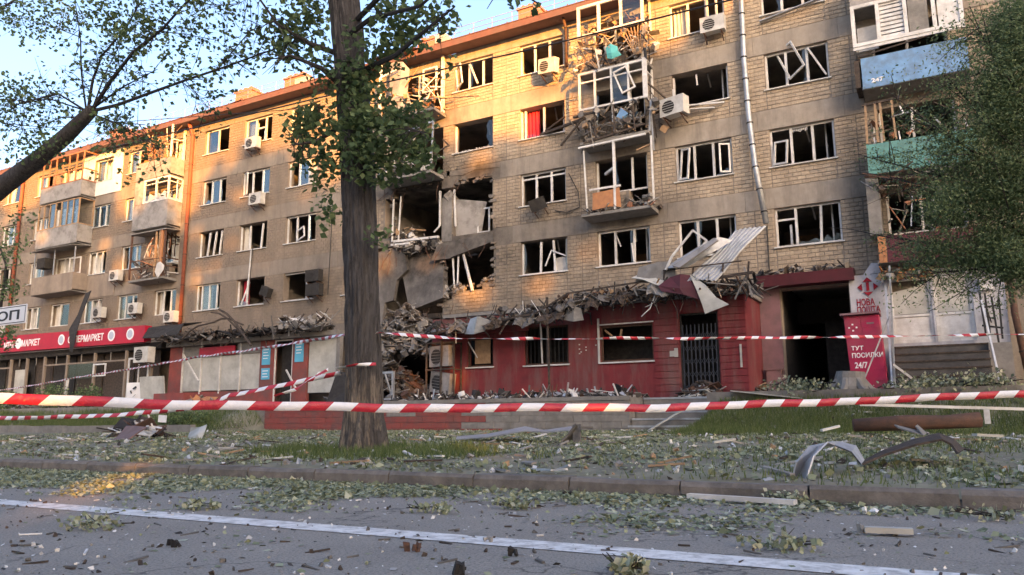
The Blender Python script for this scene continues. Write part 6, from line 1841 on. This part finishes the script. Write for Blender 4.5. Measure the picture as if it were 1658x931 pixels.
for (px, py, rx, rz, n) in [(1645, 330, .9, 1.0, 7000), (1640, 200, .7, 1.0, 5000), (1600, 410, .8, .4, 4000), (1650, 70, .55, 1.0, 6500), (1620, 180, .5, .7, 4500), (1600, 300, .6, .6, 4000), (1530, 330, .5, .5, 1500), (1540, 250, .4, .45, 1000), (1500, 405, .5, .2, 900), (1600, 120, .4, .5, 900), (1650, 430, .6, .3, 1800), (1630, 50, .35, .6, 900)]:
    ex.append(blob(A9(px, py, random.uniform(-.4, .5)), (rx, 1.0, rz), int(n * 1.7), 14, .12))
ex.append(blob((4.6, -9.2, 8.5), (2.3, 2.4, 4.0), 9000, 14, .16)); ex.append(blob((3.4, -9.2, 5.2), (1.5, 1.6, 1.5), 9000, 14, .14)); ex.append(blob((5.4, -9.0, 6.0), (1.6, 1.8, 1.8), 7000, 14, .16))
P = np.concatenate([P] + ex)
leaves('crown', P, .062, 'leafdark', rt, asp=.42)

# -- unseen trees behind the camera: crowns shaped to shade everything below the top floors
def zb(X):
    return float(np.interp(X, [-66, -52, -48, -45, -42.5, -40.6, -40, -37.5, -36.8, -34, -33.5, -32, -30, -28, -26, -23.5, -22, -19, -17.2, -15.5, -14.6, -13.5, -12.2, -11.4, -9.5, -8.3, -7.5, -6.2, -5, -4.3, -2.5, -2.2, -1, 6],
                           [12.5, 12.4, 12.2, 13.2, 13.0, 12.8, 10.2, 10.0, 11.0, 10.8, 11.4, 13.0, 13.5, 13.4, 12.6, 11.8, 13.0, 13.2, 12.6, 12.6, 12.1, 12.0, 12.6, 13.4, 14.1, 13.2, 13.6, 14.3, 14.9, 14.9, 15.4, 16.4, 17.2, 18]))


def onto(x, y, z):
    k = -y / SUN_DIR.y
    return x + SUN_DIR.x * k, z + SUN_DIR.z * k


HOLES = [(-16.05, 11.1, .55, .5), (-11.35, 6.8, .40, .35), (-16.2, 5.75, .75, .50), (-13.4, 5.75, .6, .3), (-21.0, 7.25, .5, .5), (-18.5, 7.3, .4, .35), (-34.3, 6.2, .35, .9), (-42.9, 9.4, .35, .7),
         (-33.0, 8.0, .4, .7), (-31.6, 8.4, .35, .3), (-33.2, 10.2, .35, .5), (-25.7, 10.8, .35, .3), (-24.1, 12.0, .8, .6), (-27.4, 7.0, .3, .3), (-28.3, 8.2, .4, .25), (-30.6, 9.5, .35, .3), (-39.5, 9.2, .4, .6), (-38.3, 8.6, .3, .4), (-36.5, 9.3, .5, .6), (-22.6, 10.0, .4, .7), (-46.5, 11.2, .6, .5), (-40.9, 10.6, .6, .4), (-30.2, 11.9, .5, .4), (-33.3, 12.2, .4, .8)]
for (x, y, z, rx, rz) in [(-17.35, -2.25, 2.1, .30, .85), (-15.6, -2.25, 2.2, .45, .30), (-17.4, -1.6, 3.2, .5, .7), (-21.5, -5.05, .8, .22, .5), (-9.0, -19.5, .1, .35, .05), (-8.4, -20.3, .02, .4, .04), (-5.6, -22.7, .0, .3, .05), (-7.3, -3.5, 1.4, .2, .15), (-6.9, -21.5, .0, .4, .07), (-4.0, -18.3, .2, .22, .05),
                          (-24.2, -9, .4, .6, .10), (-5.7, -16.8, .3, .25, .06), (-12.6, -2.3, 1.5, .3, .12)]:
    X_, Z_ = onto(x, y, z); HOLES.append((X_, Z_, rx, rz))  # gaps cut in the crowns along the sun rays, shaping the sun patches
nL = 130000
Xl = rng.uniform(-66, 12, nL); Zl = rng.uniform(-7.5, 17.6, nL); Yl = rng.uniform(-59, -53, nL)
k = -Yl / SUN_DIR.y
px_, pz_ = Xl - SUN_DIR.x * k, Zl - SUN_DIR.z * k
lim = np.array([zb(x) + (1.25 if x < -35.5 else (-.55 if -18.5 < x < -11.5 else .3)) for x in Xl])
wob = np.array([noise.noise(Vector((x * .8, z * .8, 0))) for x, z in zip(Xl, Zl)]) * .9 + np.array([noise.noise(Vector((x * 2.2, z * 2.2, 5))) for x, z in zip(Xl, Zl)]) * .5
ok = (Zl < lim + wob) & (pz_ > .1)
for (hx, hz, rx, rz) in HOLES:
    d = ((Xl - hx) / (rx + .14)) ** 2 + ((Zl - hz) / (rz + .14)) ** 2
    ok &= (d > 1)
# thin mottled fringe just under the limit
fr_ = (Zl > lim - 1.6) & (np.array([noise.noise(Vector((x * 1.3 + 9, z * 1.3, 2))) for x, z in zip(Xl, Zl)]) > .30)
ok &= ~fr_
px_, Yl, pz_ = px_[ok], Yl[ok], pz_[ok]
st = np.arange(-14, 86, 7.8)
near = np.abs(px_[:, None] - st[None, :]).argmin(1)
for i, xc in enumerate(st):
    m_ = near == i
    if m_.sum() < 50: continue
    t = thing('shade_tree', 'unseen tree behind the camera, crown shaped to shade the facade', 'tree', (xc, -56, 0), 'unseen shade trees across the street')
    b = MB(); top = float(pz_[m_].max()) - 1
    b.tube([(xc, -56, -.05), (xc + .2, -56, top * .4), (xc, -56.2, top * .75), (xc + .2, -56, top)], [.45, .36, .2, .05], 9)
    for q in range(14):
        z0 = random.uniform(1.5, top * .9); b.tube([(xc, -56, z0), (xc + random.uniform(-3.4, 3.4), -56 + random.uniform(-2.4, 2.4), z0 + random.uniform(.5, 2.2))], [.07, .02], 5)
    b.build('trunk', M['twig'], t)
    Q = np.stack([px_[m_], Yl[m_], pz_[m_]], 1)
    V = leaf_quads(Q, .66, asp=1.0)
    o = quads_mesh('crown', V, M['leaf'], t, attr={'tint': rng.random(len(Q))}); tag(o, kind='stuff')

# ==================================================================== BARRIER TAPE
def tape(name, label, pts, w=.075, twist=None, sag=0.0, n=60, us=1.0, group=None):
    """a thin plastic ribbon through pts, standing on edge, twisting where told"""
    pts = [Vector(p) for p in pts]
    L = [0]
    for a, c in zip(pts[:-1], pts[1:]): L.append(L[-1] + (c - a).length)
    tot = L[-1]
    V = []; U = []
    for i in range(n + 1):
        s = tot * i / n
        k = max(j for j in range(len(L)) if L[j] <= s + 1e-9); k = min(k, len(pts) - 2)
        f = (s - L[k]) / max(1e-6, L[k + 1] - L[k]); p = pts[k].lerp(pts[k + 1], f); p = p + Vector((0, 0, -sag * 4 * f * (1 - f) + .004 * math.sin(s * 3.1) + .003 * math.sin(s * 7.7)))
        d = (pts[k + 1] - pts[k]).normalized(); sd = d.cross(Vector((0, 0, 1))).normalized()
        ang = twist(s) if twist else .12 * math.sin(s * .9)
        u = Vector((0, 0, 1)) * math.cos(ang) + sd * math.sin(ang)
        V.append(tuple(p - u * w / 2)); V.append(tuple(p)); V.append(tuple(p + u * w / 2)); U += [(s * us, 0), (s * us, w / 2), (s * us, w)]
    F = []
    for i in range(n): F += [(3 * i, 3 * i + 3, 3 * i + 4, 3 * i + 1), (3 * i + 1, 3 * i + 4, 3 * i + 5, 3 * i + 2)]
    org = pts[len(pts) // 2]
    me = bpy.data.meshes.new(name); me.from_pydata([tuple(Vector(v) - org) for v in V], [], F)
    uv = me.uv_layers.new(name='UVMap')
    for lp in me.loops: uv.data[lp.index].uv = U[lp.vertex_index]
    me.materials.append(M['tape']); me.polygons.foreach_set('use_smooth', [True] * len(me.polygons)); me.update()
    o = link(name, me, None, org)
    md_ = o.modifiers.new('thickness', 'SOLIDIFY'); md_.thickness = .0012
    return tag(o, label, 'barrier tape', group)


tape('barrier_tape', 'nearest wide red and white tape crossing the whole view low over the road', [at(-120, 642, -23.6), at(300, 655, -22.1), at(620, 660.5, -20.9), at(1060, 660, -19.2), at(1340, 651, -17.9), at(1720, 635, -16.65), (2.9, -14.9, .95)], .070, sag=.0, n=140)
g = MB()
trk = lambda z: float(np.interp(z - tb.z, zs_, cxs))
tape('barrier_tape', 'second red and white tape behind the nearest one, sagging at the left edge', [at(-150, 677, -18.6), at(100, 675, -18.2), at(230, 668, -17.9), at(330, 658, -17.7), (trk(1.0) - 2.2, -17.6, 1.05), (trk(1.3) - .32, -17.15, 1.36)], .07, sag=.015, n=120, us=1.2, twist=lambda s: .5 * math.sin(s * 2.1))
tape('barrier_tape', 'twisted tape wound round the trunk at knot height', [(trk(1.4) - .33, -17.15, 1.36), (trk(1.4) - .2, -17.36, 1.40), (trk(1.4) + .15, -17.36, 1.44), (trk(1.4) + .33, -17.12, 1.46)], .05, n=40, twist=lambda s: 1.2 * math.sin(s * 4))
tape('barrier_tape', 'loose tape end hanging from the knot on the trunk', [(trk(1.4) - .42, -17.3, 1.40), (trk(1.4) - .7, -17.4, 1.25), (trk(1.2) - .95, -17.4, 1.12), (trk(1.2) - 1.3, -17.5, 1.02)], .05, n=40, twist=lambda s: 1.0 * math.sin(s * 5))
tape('barrier_tape', 'narrow looking tape rising from the left edge to the trunk', [at(-60, 636, -8.0), at(0, 632, -9.0), at(130, 610, -11), at(320, 578, -13.5), (trk(1.9) - .30, -16.9, 1.97)], .055, sag=.02, n=160, us=1.5, twist=lambda s: .9 * math.sin(s * 2.6))
tape('barrier_tape', 'narrow looking tape running level from the trunk across the red shop to the right', [(trk(1.9) + .29, -17.05, 1.93), at(760, 548, -15.5), at(1000, 547.5, -13.6), at(1300, 546, -11.8), at(1500, 543, -10.8), at(1720, 539, -10.1), (4.15, -9.35, 2.0)], .055, sag=.01, n=240, us=1.6, twist=lambda s: 1.2 + 1.3 * math.sin(s * 2.4) + s * .8)
g = MB(); g.tube([(2.92, -14.88, .1), (2.95, -14.86, 1.15)], .025, 6); tag(g.build('stake', M['metal']), 'metal stake out on the lawn that holds the nearest tape', 'stake')
# white rail on short posts at the right
rl = thing('low_rail', 'white board on short pegs on the grass at the right edge', 'rail', tuple(at(1595, 690, -10)))
p, q = at(1392, 655, -10.5), at(1720, 664, -9.6)
g = MB(); g.bar(p, q, .03, .05); g.build('board', M['pvc'], rl); pp = at(1597, 661, -10); g = MB(); g.bar(pp, pp - Vector((0, 0, .27)), .09, .03); g.build('peg', M['pvc'], rl)

# ==================================================================== GROUND COVER AND LITTER
def field(n, fx, fy, dens=None):
    X = rng.uniform(*fx, n); Y = rng.uniform(*fy, n)
    if dens is not None:
        d = np.array([dens(x, y) for x, y in zip(X, Y)]); k = rng.random(n) < d; X, Y = X[k], Y[k]
    return X, Y


def litter(name, label, n, fx, fy, size, m, dens=None, flat=.86, lift=.012, beta=(1.6, 2.2), asp=.8):
    X, Y = field(n, fx, fy, dens)
    Z = np.array([ghn(x, y) for x, y in zip(X, Y)]) + lift * rng.uniform(.2, 1.6, len(X))
    sz = size * np.clip(rng.lognormal(-.08, .5, len(X)), .3, 2.4)
    V = leaf_quads(np.stack([X, Y, Z], 1), sz, flat=flat, asp=asp)
    o = quads_mesh(name, V, M[m], None, org=(float(X.mean()), float(Y.mean()), 0.1), attr={'tint': np.clip(rng.beta(*beta, len(X)), 0, 1)})
    return tag(o, label, 'litter', kind='stuff')


nz2 = lambda x, y, s, o=0: noise.noise(Vector((x * s, y * s, 7.7 + o)))
inview = lambda x, y: (x > -(y + 26) * 1.95 - 1.2) and (x < (y + 26) * .13 + 1.6)
litter('fallen_leaves', 'thick layer of torn green leaves over the lawn', 210000, (-26, 3.4), (-19.42, -5.1), .040, 'litter', lambda x, y: (inview(x, y)) * np.clip(.50 + nz2(x, y, .8) * 1.5 + nz2(x, y, 2.6, 4) * .6, .06, 1), lift=.02, flat=.7)
litter('fallen_leaves', 'pale bits of bark and plaster spread on the lawn', 50000, (-26, 3.4), (-19.42, -5.1), .034, 'chips', lambda x, y: inview(x, y) * np.clip(.35 + nz2(x, y, .9, 3) * 1.0, .03, 1), beta=(1.2, 1.6))
litter('fallen_leaves', 'band of torn leaves on the asphalt along the kerb', 100000, (-15, 1.8), (-21.9, -19.62), .031, 'litter', lambda x, y: inview(x, y) * np.clip((-20.0 - y) * -.45 + .62 + nz2(x, y, 1.2) * 1.1 - max(0, x + 2.6) * .16 + (0.25 if x < -4 else 0), 0, 1), lift=.016, flat=.8)
litter('fallen_leaves', 'scattered leaves on the open road', 9000, (-12, 1.2), (-24.6, -21.0), .026, 'litter', lambda x, y: inview(x, y) * np.clip(.10 + nz2(x, y, 1.6, 5) * 1.1, 0.02, .9), lift=.006, flat=.9)
litter('glass_chips', 'white glass and plaster chips sprinkled on the road', 5200, (-12, 1.2), (-24.9, -19.6), .013, 'chips', lambda x, y: inview(x, y) * .8, lift=.004, beta=(2.5, 1.0), flat=.8, asp=1)
litter('burnt_chips', 'black burnt bits sprinkled on the road', 2600, (-12, 1.2), (-24.9, -19.6), .030, 'darkchips', lambda x, y: inview(x, y) * np.clip(.3 + nz2(x, y, 1.1, 9), 0, 1), lift=.006, flat=.75, asp=.5)
b = MB()   # thicker fragments that cast their own small shadows
for q in range(620):
    y = random.uniform(-24.4, -19.8); x = random.uniform(-(y + 26) * 1.95 - .3, (y + 26) * .13 + .8)
    b.mi = random.choice([0, 0, 1, 2, 2]); r = random.uniform(.004, .013)
    if random.random() < .3: b.obox((x, y, r * .5), (random.uniform(.03, .13), random.uniform(.006, .016), .008), (random.uniform(-.15, .15), random.uniform(-.15, .15), random.uniform(0, 3.1)))
    else: b.chunk((x, y, r * .45), r, (1.4, 1.1, .6))
tag(b.build('road_debris', [M['char'], M['pvc'], M['concd']]), 'small broken fragments lying about on the asphalt', 'debris', kind='stuff')
b = MB()
for q in range(900):
    y = random.uniform(-19.2, -5.6); x = random.uniform(-(y + 26) * 1.9, (y + 26) * .13 + .8)
    if x < -22: continue
    b.mi = random.choice([0, 1, 2, 2, 3, 4]); r = random.uniform(.012, .045); z = ghn(x, y)
    if random.random() < .4: b.obox((x, y, z + .03), (random.uniform(.12, .6), random.uniform(.02, .06), .02), (random.uniform(-.2, .2), random.uniform(-.25, .25), random.uniform(0, 3.1)))
    else: b.chunk((x, y, z + r * .4), r, (1.4, 1.1, .7))
tag(b.build('lawn_debris', [M['char'], M['pvc'], M['conc'], M['wood'], M['metal']]), 'splinters and lumps of masonry strewn over the lawn', 'debris', kind='stuff')

# grass: real blades in tufts
def grass(name, label, n, dens, fx, fy, h, mat_='grass'):
    X, Y = field(n, fx, fy, dens)
    Z = np.array([ghn(x, y) for x, y in zip(X, Y)]); k = len(X)
    a = rng.uniform(0, 2 * math.pi, k); hh = h * rng.uniform(.4, 1.2, k); lean_ = rng.normal(0, .35, (k, 2)) * hh[:, None]
    dx, dy = np.cos(a) * .006, np.sin(a) * .006
    wv = hh / h * 1.4
    P0 = np.stack([X - dx * wv, Y - dy * wv, Z - .01], 1); P1 = np.stack([X + dx * wv, Y + dy * wv, Z - .01], 1); P2 = np.stack([X + lean_[:, 0], Y + lean_[:, 1], Z + hh], 1)
    o = quads_mesh(name, np.stack([P0, P1, P2], 1), M[mat_], None, org=(float(X.mean()), float(Y.mean()), .1), attr={'tint': np.clip(rng.beta(2, 2, k), 0, 1)}, nv=3)
    return tag(o, label, 'grass', kind='stuff')


grass('grass', 'tufts of green grass round the foot of the big trunk', 26000, lambda x, y: np.clip(1.25 - math.hypot((x + 7.0) / 2.0, (y + 17.2) / 1.1) + nz2(x, y, 1.4) * .7, 0, 1), (-10, -4.2), (-18.9, -15.2), .13)
grass('grass', 'thin grass scattered over the lawn', 60000, lambda x, y: inview(x, y) * np.clip(.22 + nz2(x, y, .5, 11) * 1.1 + (0.45 if x > -2.6 and y < -12 else 0), .02, 1), (-24, 3), (-19.35, -6), .075)
grass('grass', 'lush green grass on the bank right of the steps', 60000, lambda x, y: np.clip(.95 - abs(y + 6.7) * .30 + nz2(x, y, .9, 2) * .4 - (.3 if x > -1.2 else 0), 0, 1), (-5.6, 3.4), (-9.2, -4.9), .17)
grass('grass', 'weeds and grass on the bank left of the terrace', 60000, lambda x, y: np.clip(.75 - abs(y + 6.4) * .25 + nz2(x, y, .6, 4) * .9, 0, 1), (-44, -22.4), (-8.4, -4.9), .26)

# hedge plants below the shops at the left
for (x, y, rx, rz, lb) in ((-41.5, -4.2, 1.1, .55, 'low bush below the supermarket posts'), (-37.8, -4.0, 1.3, .65, 'low bush right of the supermarket posts'), (-46.0, -4.2, 1.4, .5, 'low bush at the far left of the slope'), (-35.2, -3.8, .8, .6, 'dark bush in front of the supermarket door'), (-24.3, -7.0, 1.3, .35, 'low weeds at the left end of the terrace wall')):
    z = ghn(x, y) if y < -4.95 else 1.38
    t = thing('bush', lb, 'bush', (x, y, z)); b = MB()
    for q in range(9): b.tube([(x + random.uniform(-.2, .2), y, z - .05), (x + random.uniform(-rx, rx) * .8, y + random.uniform(-.3, .3), z + rz * random.uniform(.7, 1.6))], [.015, .005], 4, cap=False)
    tag(b.build('stem', M['twig'], t), kind='stuff'); leaves('foliage', blob((x, y, z + rz * .8), (rx, .6, rz), 1300, 5, .09), .09, 'leaf', t)
for (px, py, rx, lb) in ((1295, 632, 1.0, 'heap of cut branches left of the stump'), (1500, 635, 1.1, 'heap of broken branches in front of the dark steps'), (1590, 640, .9, 'low shrub at the right end of the dark steps')):
    c = at(px, py, -4.6); z = 1.3
    t = thing('bush', lb, 'bush', (c.x, c.y, z)); b = MB()
    for q in range(16):
        a = Vector((c.x + random.uniform(-rx, rx), c.y + random.uniform(-.4, .4), z + random.uniform(0, .25))); b.tube([a, a + Vector((random.uniform(-.5, .5), random.uniform(-.3, .3), random.uniform(-.05, .25)))], [.02, .006], 5, cap=False)
    tag(b.build('stem', M['twig'], t), kind='stuff'); leaves('foliage', blob((c.x, c.y, z + .12), (rx, .5, .24), 900, 5, .08), .085, 'litter', t)

# fresh twigs with leaves fallen on the road
for (px, py, s, lb) in ((155, 850, .16, 'leafy twig lying on the white line at the left'), (1265, 882, .14, 'leafy twig on the asphalt right of centre'), (1620, 838, .20, 'leafy branch at the kerb near the right edge'), (320, 820, .13, 'small leafy twig left of centre on the road'), (1285, 805, .10, 'drooping sprig hanging over the kerb joint'), (835, 820, .12, 'leaf pile by the kerb in the middle'), (700, 825, .15, 'wider leaf pile by the kerb left of centre'), (1020, 922, .05, 'leaf sprig at the bottom edge')):
    c = atg(px, py, .02)
    if c.y > -19.7: c = Vector((c.x, -19.8, .04))
    t = thing('fallen_twig', lb, 'twig', tuple(c)); b = MB()
    for q in range(6):
        a = c + Vector((random.uniform(-s, s), random.uniform(-s, s) * .5, .01)); b.tube([a, a + Vector((random.uniform(-s, s) * 1.4, random.uniform(-s, s) * .6, random.uniform(.0, .06)))], [.005, .002], 4, cap=False)
    tag(b.build('stem', M['twig'], t), kind='stuff'); leaves('leaf_cluster', blob(c + Vector((0, 0, .015)), (s * 1.5, s * 1.1, .012), 130, 3, .02), .038, 'litter', t)

# ==================================================================== LARGE FRAGMENTS ON THE LAWN AND ROAD
def P(px, py, y, dz=0): 
    v = at(px, py, y); return (v.x, v.y, v.z + dz)
sheetthing('metal_sheet', 'pale ribbed metal strip bent like an arch on the lawn at the right', 'sheet', [[P(1283, 776, -18.9), P(1296, 770, -18.8), P(1306, 776, -19.0)], [P(1289, 748, -18.9), P(1303, 750, -18.75), P(1318, 738, -18.9)], [P(1310, 722, -18.7), P(1325, 724, -18.6), P(1340, 716, -18.7)], [P(1345, 716, -18.3), P(1352, 722, -18.5), P(1358, 715, -18.2)], [P(1375, 722, -18.2), P(1378, 732, -18.5), P(1386, 722, -18.1)], [P(1392, 748, -18.3), P(1394, 752, -18.5), P(1399, 745, -18.2)]], 'metal', .012)
sheetthing('metal_sheet', 'long dark bent metal strip lying right of the arched one', 'sheet', [[P(1396, 748, -17.8), P(1396, 752, -18.1)], [P(1430, 730, -17.6), P(1432, 737, -17.9)], [P(1480, 712, -17.3), P(1485, 720, -17.8)], [P(1520, 702, -17.2), P(1525, 712, -17.7)], [P(1545, 712, -17.2), P(1540, 720, -17.7)], [P(1560, 728, -17.4), P(1550, 735, -17.8)]], 'char', .02)
sheetthing('metal_sheet', 'curled dark end piece beside the rusty pipe', 'sheet', [[P(1448, 688, -15), P(1455, 693, -15.3)], [P(1475, 695, -15), P(1478, 700, -15.4)], [P(1500, 700, -15), P(1495, 705, -15.4)], [P(1485, 688, -14.9), P(1482, 690, -15.1)]], 'slab', .015)
g = MB(); g.tube([P(1382, 689, -13.4), P(1470, 684, -13.2), P(1530, 683, -13.1), P(1585, 680, -12.9)], [.10, .115, .095, .11], 14, jit=.10); tag(g.build('rusty_pipe', M['rust'], smooth=True), 'thick rusty pipe lying on the grass at the right', 'pipe')
sheetthing('metal_sheet', 'long low bent grey sheet lying at the foot of the terrace wall', 'sheet', [[P(740, 707, -13.5), P(738, 712, -14.2)], [P(790, 703, -13.4), P(790, 708, -14.2)], [P(850, 691, -13.3), P(850, 698, -14.2)], [P(880, 697, -13.3), P(885, 700, -14.2)], [P(925, 691, -13.3), P(930, 696, -14.2)]], 'metal', .02)
sheetthing('metal_sheet', 'dark folded plate standing upright in front of the terrace wall', 'plate', [[P(902, 720, -14.4), P(918, 706, -14.3), P(932, 686, -14.3)], [P(905, 722, -14.3), P(922, 716, -14.1), P(940, 700, -14.1)]], 'concd', .03)
g = MB(); g.bar(P(934, 688, -14.2), P(934, 722, -14.3), .13, .04); g.bar(P(905, 719, -14.3), P(962, 718, -14.3), .06, .07); g.bar(P(940, 692, -14.3), P(960, 692, -14.2), .03); tag(g.build('steel_bracket', M['concd']), 'dark steel bracket beside the folded plate', 'bracket')
sheetthing('metal_sheet', 'dark crumpled plate on the lawn left of the trunk', 'plate', [[P(318, 742, -16.8), P(345, 752, -17.2), P(372, 757, -17.4)], [P(335, 738, -16.6), P(358, 738, -16.8), P(388, 748, -17.0)], [P(345, 730, -16.4), P(375, 727, -16.5), P(402, 738, -16.7)]], 'char', .02)
sheetthing('metal_sheet', 'black curled strip right of the crumpled plate', 'strip', [[P(385, 728, -16.2), P(390, 745, -16.5)], [P(405, 732, -16.2), P(408, 740, -16.4)], [P(438, 726, -16.1), P(436, 731, -16.2)]], 'dark', .02)
sheetthing('roofing_piece', 'brown grey roofing piece leaning on scrap at the left', 'sheet', [[P(165, 722, -14.8), P(185, 718, -15), P(208, 712, -15)], [P(190, 708, -14.6), P(205, 704, -14.7), P(225, 700, -14.8)], [P(205, 690, -14.4), P(218, 690, -14.5), P(238, 692, -14.6)]], 'soffit', .03)
heap('scrap_heap', 'dark scrap heap on the lawn under the tape at the left', 'scrap', at(225, 688, -13).x, -13, 1.0, .4, .33, .42, 70, ['char', 'dark', 'metal', 'pvc', 'rust'], .16, 1.0, .6)
sheetthing('green_cloth', 'pale green torn membrane spread on the lawn near the kerb', 'cloth', [[P(108, 752, -17.9), P(135, 754, -18.2), P(165, 750, -18.2), P(205, 748, -18.2)], [P(110, 735, -17.8), P(138, 738, -17.9), P(165, 744, -17.9), P(205, 740, -17.9)], [P(120, 728, -17.6), P(145, 730, -17.6), P(170, 738, -17.6), P(200, 733, -17.6)]], 'membrane' if 'membrane' in M else 'teal', .012)
sheetthing('paper_bundle', 'crumpled cream bundle on the lawn left of the trunk', 'bundle', [[P(304, 710, -13.6), P(315, 716, -13.8), P(325, 712, -13.8)], [P(308, 700, -13.4), P(320, 704, -13.8), P(332, 698, -13.6)], [P(310, 692, -13.4), P(325, 692, -13.5), P(335, 688, -13.4)]], 'cream', .03)
g = MB(); g.obox(at(263, 678, -13.5), (.26, .02, .17), (0, .05, .1)); tag(g.build('white_card', M['white']), 'small white card hanging under the second tape', 'card')
c0, c1 = atg(1086, 812, .03), atg(1276, 821, .03); c0 = Vector((c0.x, -19.78, .035)); c1 = Vector((c1.x, -19.95, .035))
g = MB(); g.bar(c0, c1, .07, .035); tag(g.build('white_strip', M['pvc']), 'white plastic strip lying on the road along the kerb', 'strip')
for (px, py, r, m, lb) in ((1408, 828, .05, 'white', 'white crumpled scrap on the road near the kerb'), (1400, 857, .05, 'conc', 'pale flat fragment on the road below the white scrap'), (830, 893, .045, 'dark', 'black lump on the white road line'), (790, 872, .03, 'conc', 'pale lump just behind the road line'), (665, 886, .05, 'rust', 'reddish brown lumps on the road line'), (740, 921, .05, 'dark', 'black splinter near the bottom edge'), (282, 879, .045, 'dark', 'black lump at the lower left of the road'), (1560, 828, .06, 'char', 'dark wedge against the kerb at the right'), (918, 800, .05, 'dark', 'dark stick lying along the kerb')):
    c = atg(px, py, .02); 
    if c.y > -19.7: c.y = -19.75
    g = MB()
    r *= .75
    for q in range(4): g.chunk((c.x + random.uniform(-r, r) * 1.0, c.y + random.uniform(-r, r) * .4, .012 + r * .25), r * .6 * random.uniform(.5, 1), (1.6, .9, .6))
    tag(g.build('fragment', M[m]), lb, 'fragment')
g = MB(); a, c = atg(1400, 857, .03), atg(1478, 860, .03); g.bar(a, c, .06, .03); tag(g.build('broken_plank', M['cream']), 'short white broken plank on the road at the right', 'plank')
for (p, q, w, m, lb) in ((P(1045, 700, -5.6), P(1108, 662, -4.9), .14, 'cream', 'pale plank leaning across the terrace steps'), (P(780, 719, -15.2), P(842, 719, -15.1), .04, 'wood', 'yellow lath on the lawn below the long sheet'), (P(805, 752, -17.5), P(830, 752, -17.5), .07, 'cream', 'short white block on the lawn in the middle'), (P(1155, 716, -15), P(1190, 711, -14.8), .07, 'cream', 'white lath on the lawn below the steps'),
                          (P(1185, 633, -5), P(1300, 645, -5), .35, 'cream', 'large white board lying at the head of the steps'), (P(1330, 697, -14), P(1358, 690, -13.8), .06, 'pvc', 'white broken strip on the grass at the right'), (P(1578, 704, -15.5), P(1620, 706, -15.3), .09, 'cream', 'white broken laths at the right edge of the lawn')):
    g = MB(); g.bar(p, q, w, .03); tag(g.build('plank', M[m]), lb, 'plank')
sheetthing('metal_sheet', 'rusty buckled sheet leaning at the barred door', 'sheet', [[P(1115, 640, -2.9), P(1140, 642, -2.9), P(1165, 642, -2.9)], [P(1120, 622, -2.6), P(1140, 615, -2.6), P(1160, 622, -2.6)]], 'char', .02)
heap('rubble_heap', 'charred pile at the foot of the barred door', 'rubble', -6.5, -2.75, .75, .35, 1.3, .5, 110, ['char', 'dark', 'rust', 'cream', 'concd'], .15, .7, .5)
heap('rubble_heap', 'pale rubble on the ledge right of the red shop', 'rubble', -4.9, -1.2, .7, .5, 1.35, .25, 60, ['conc', 'wood', 'concd'], .12, .5, .2)
print('objects', len(bpy.data.objects))
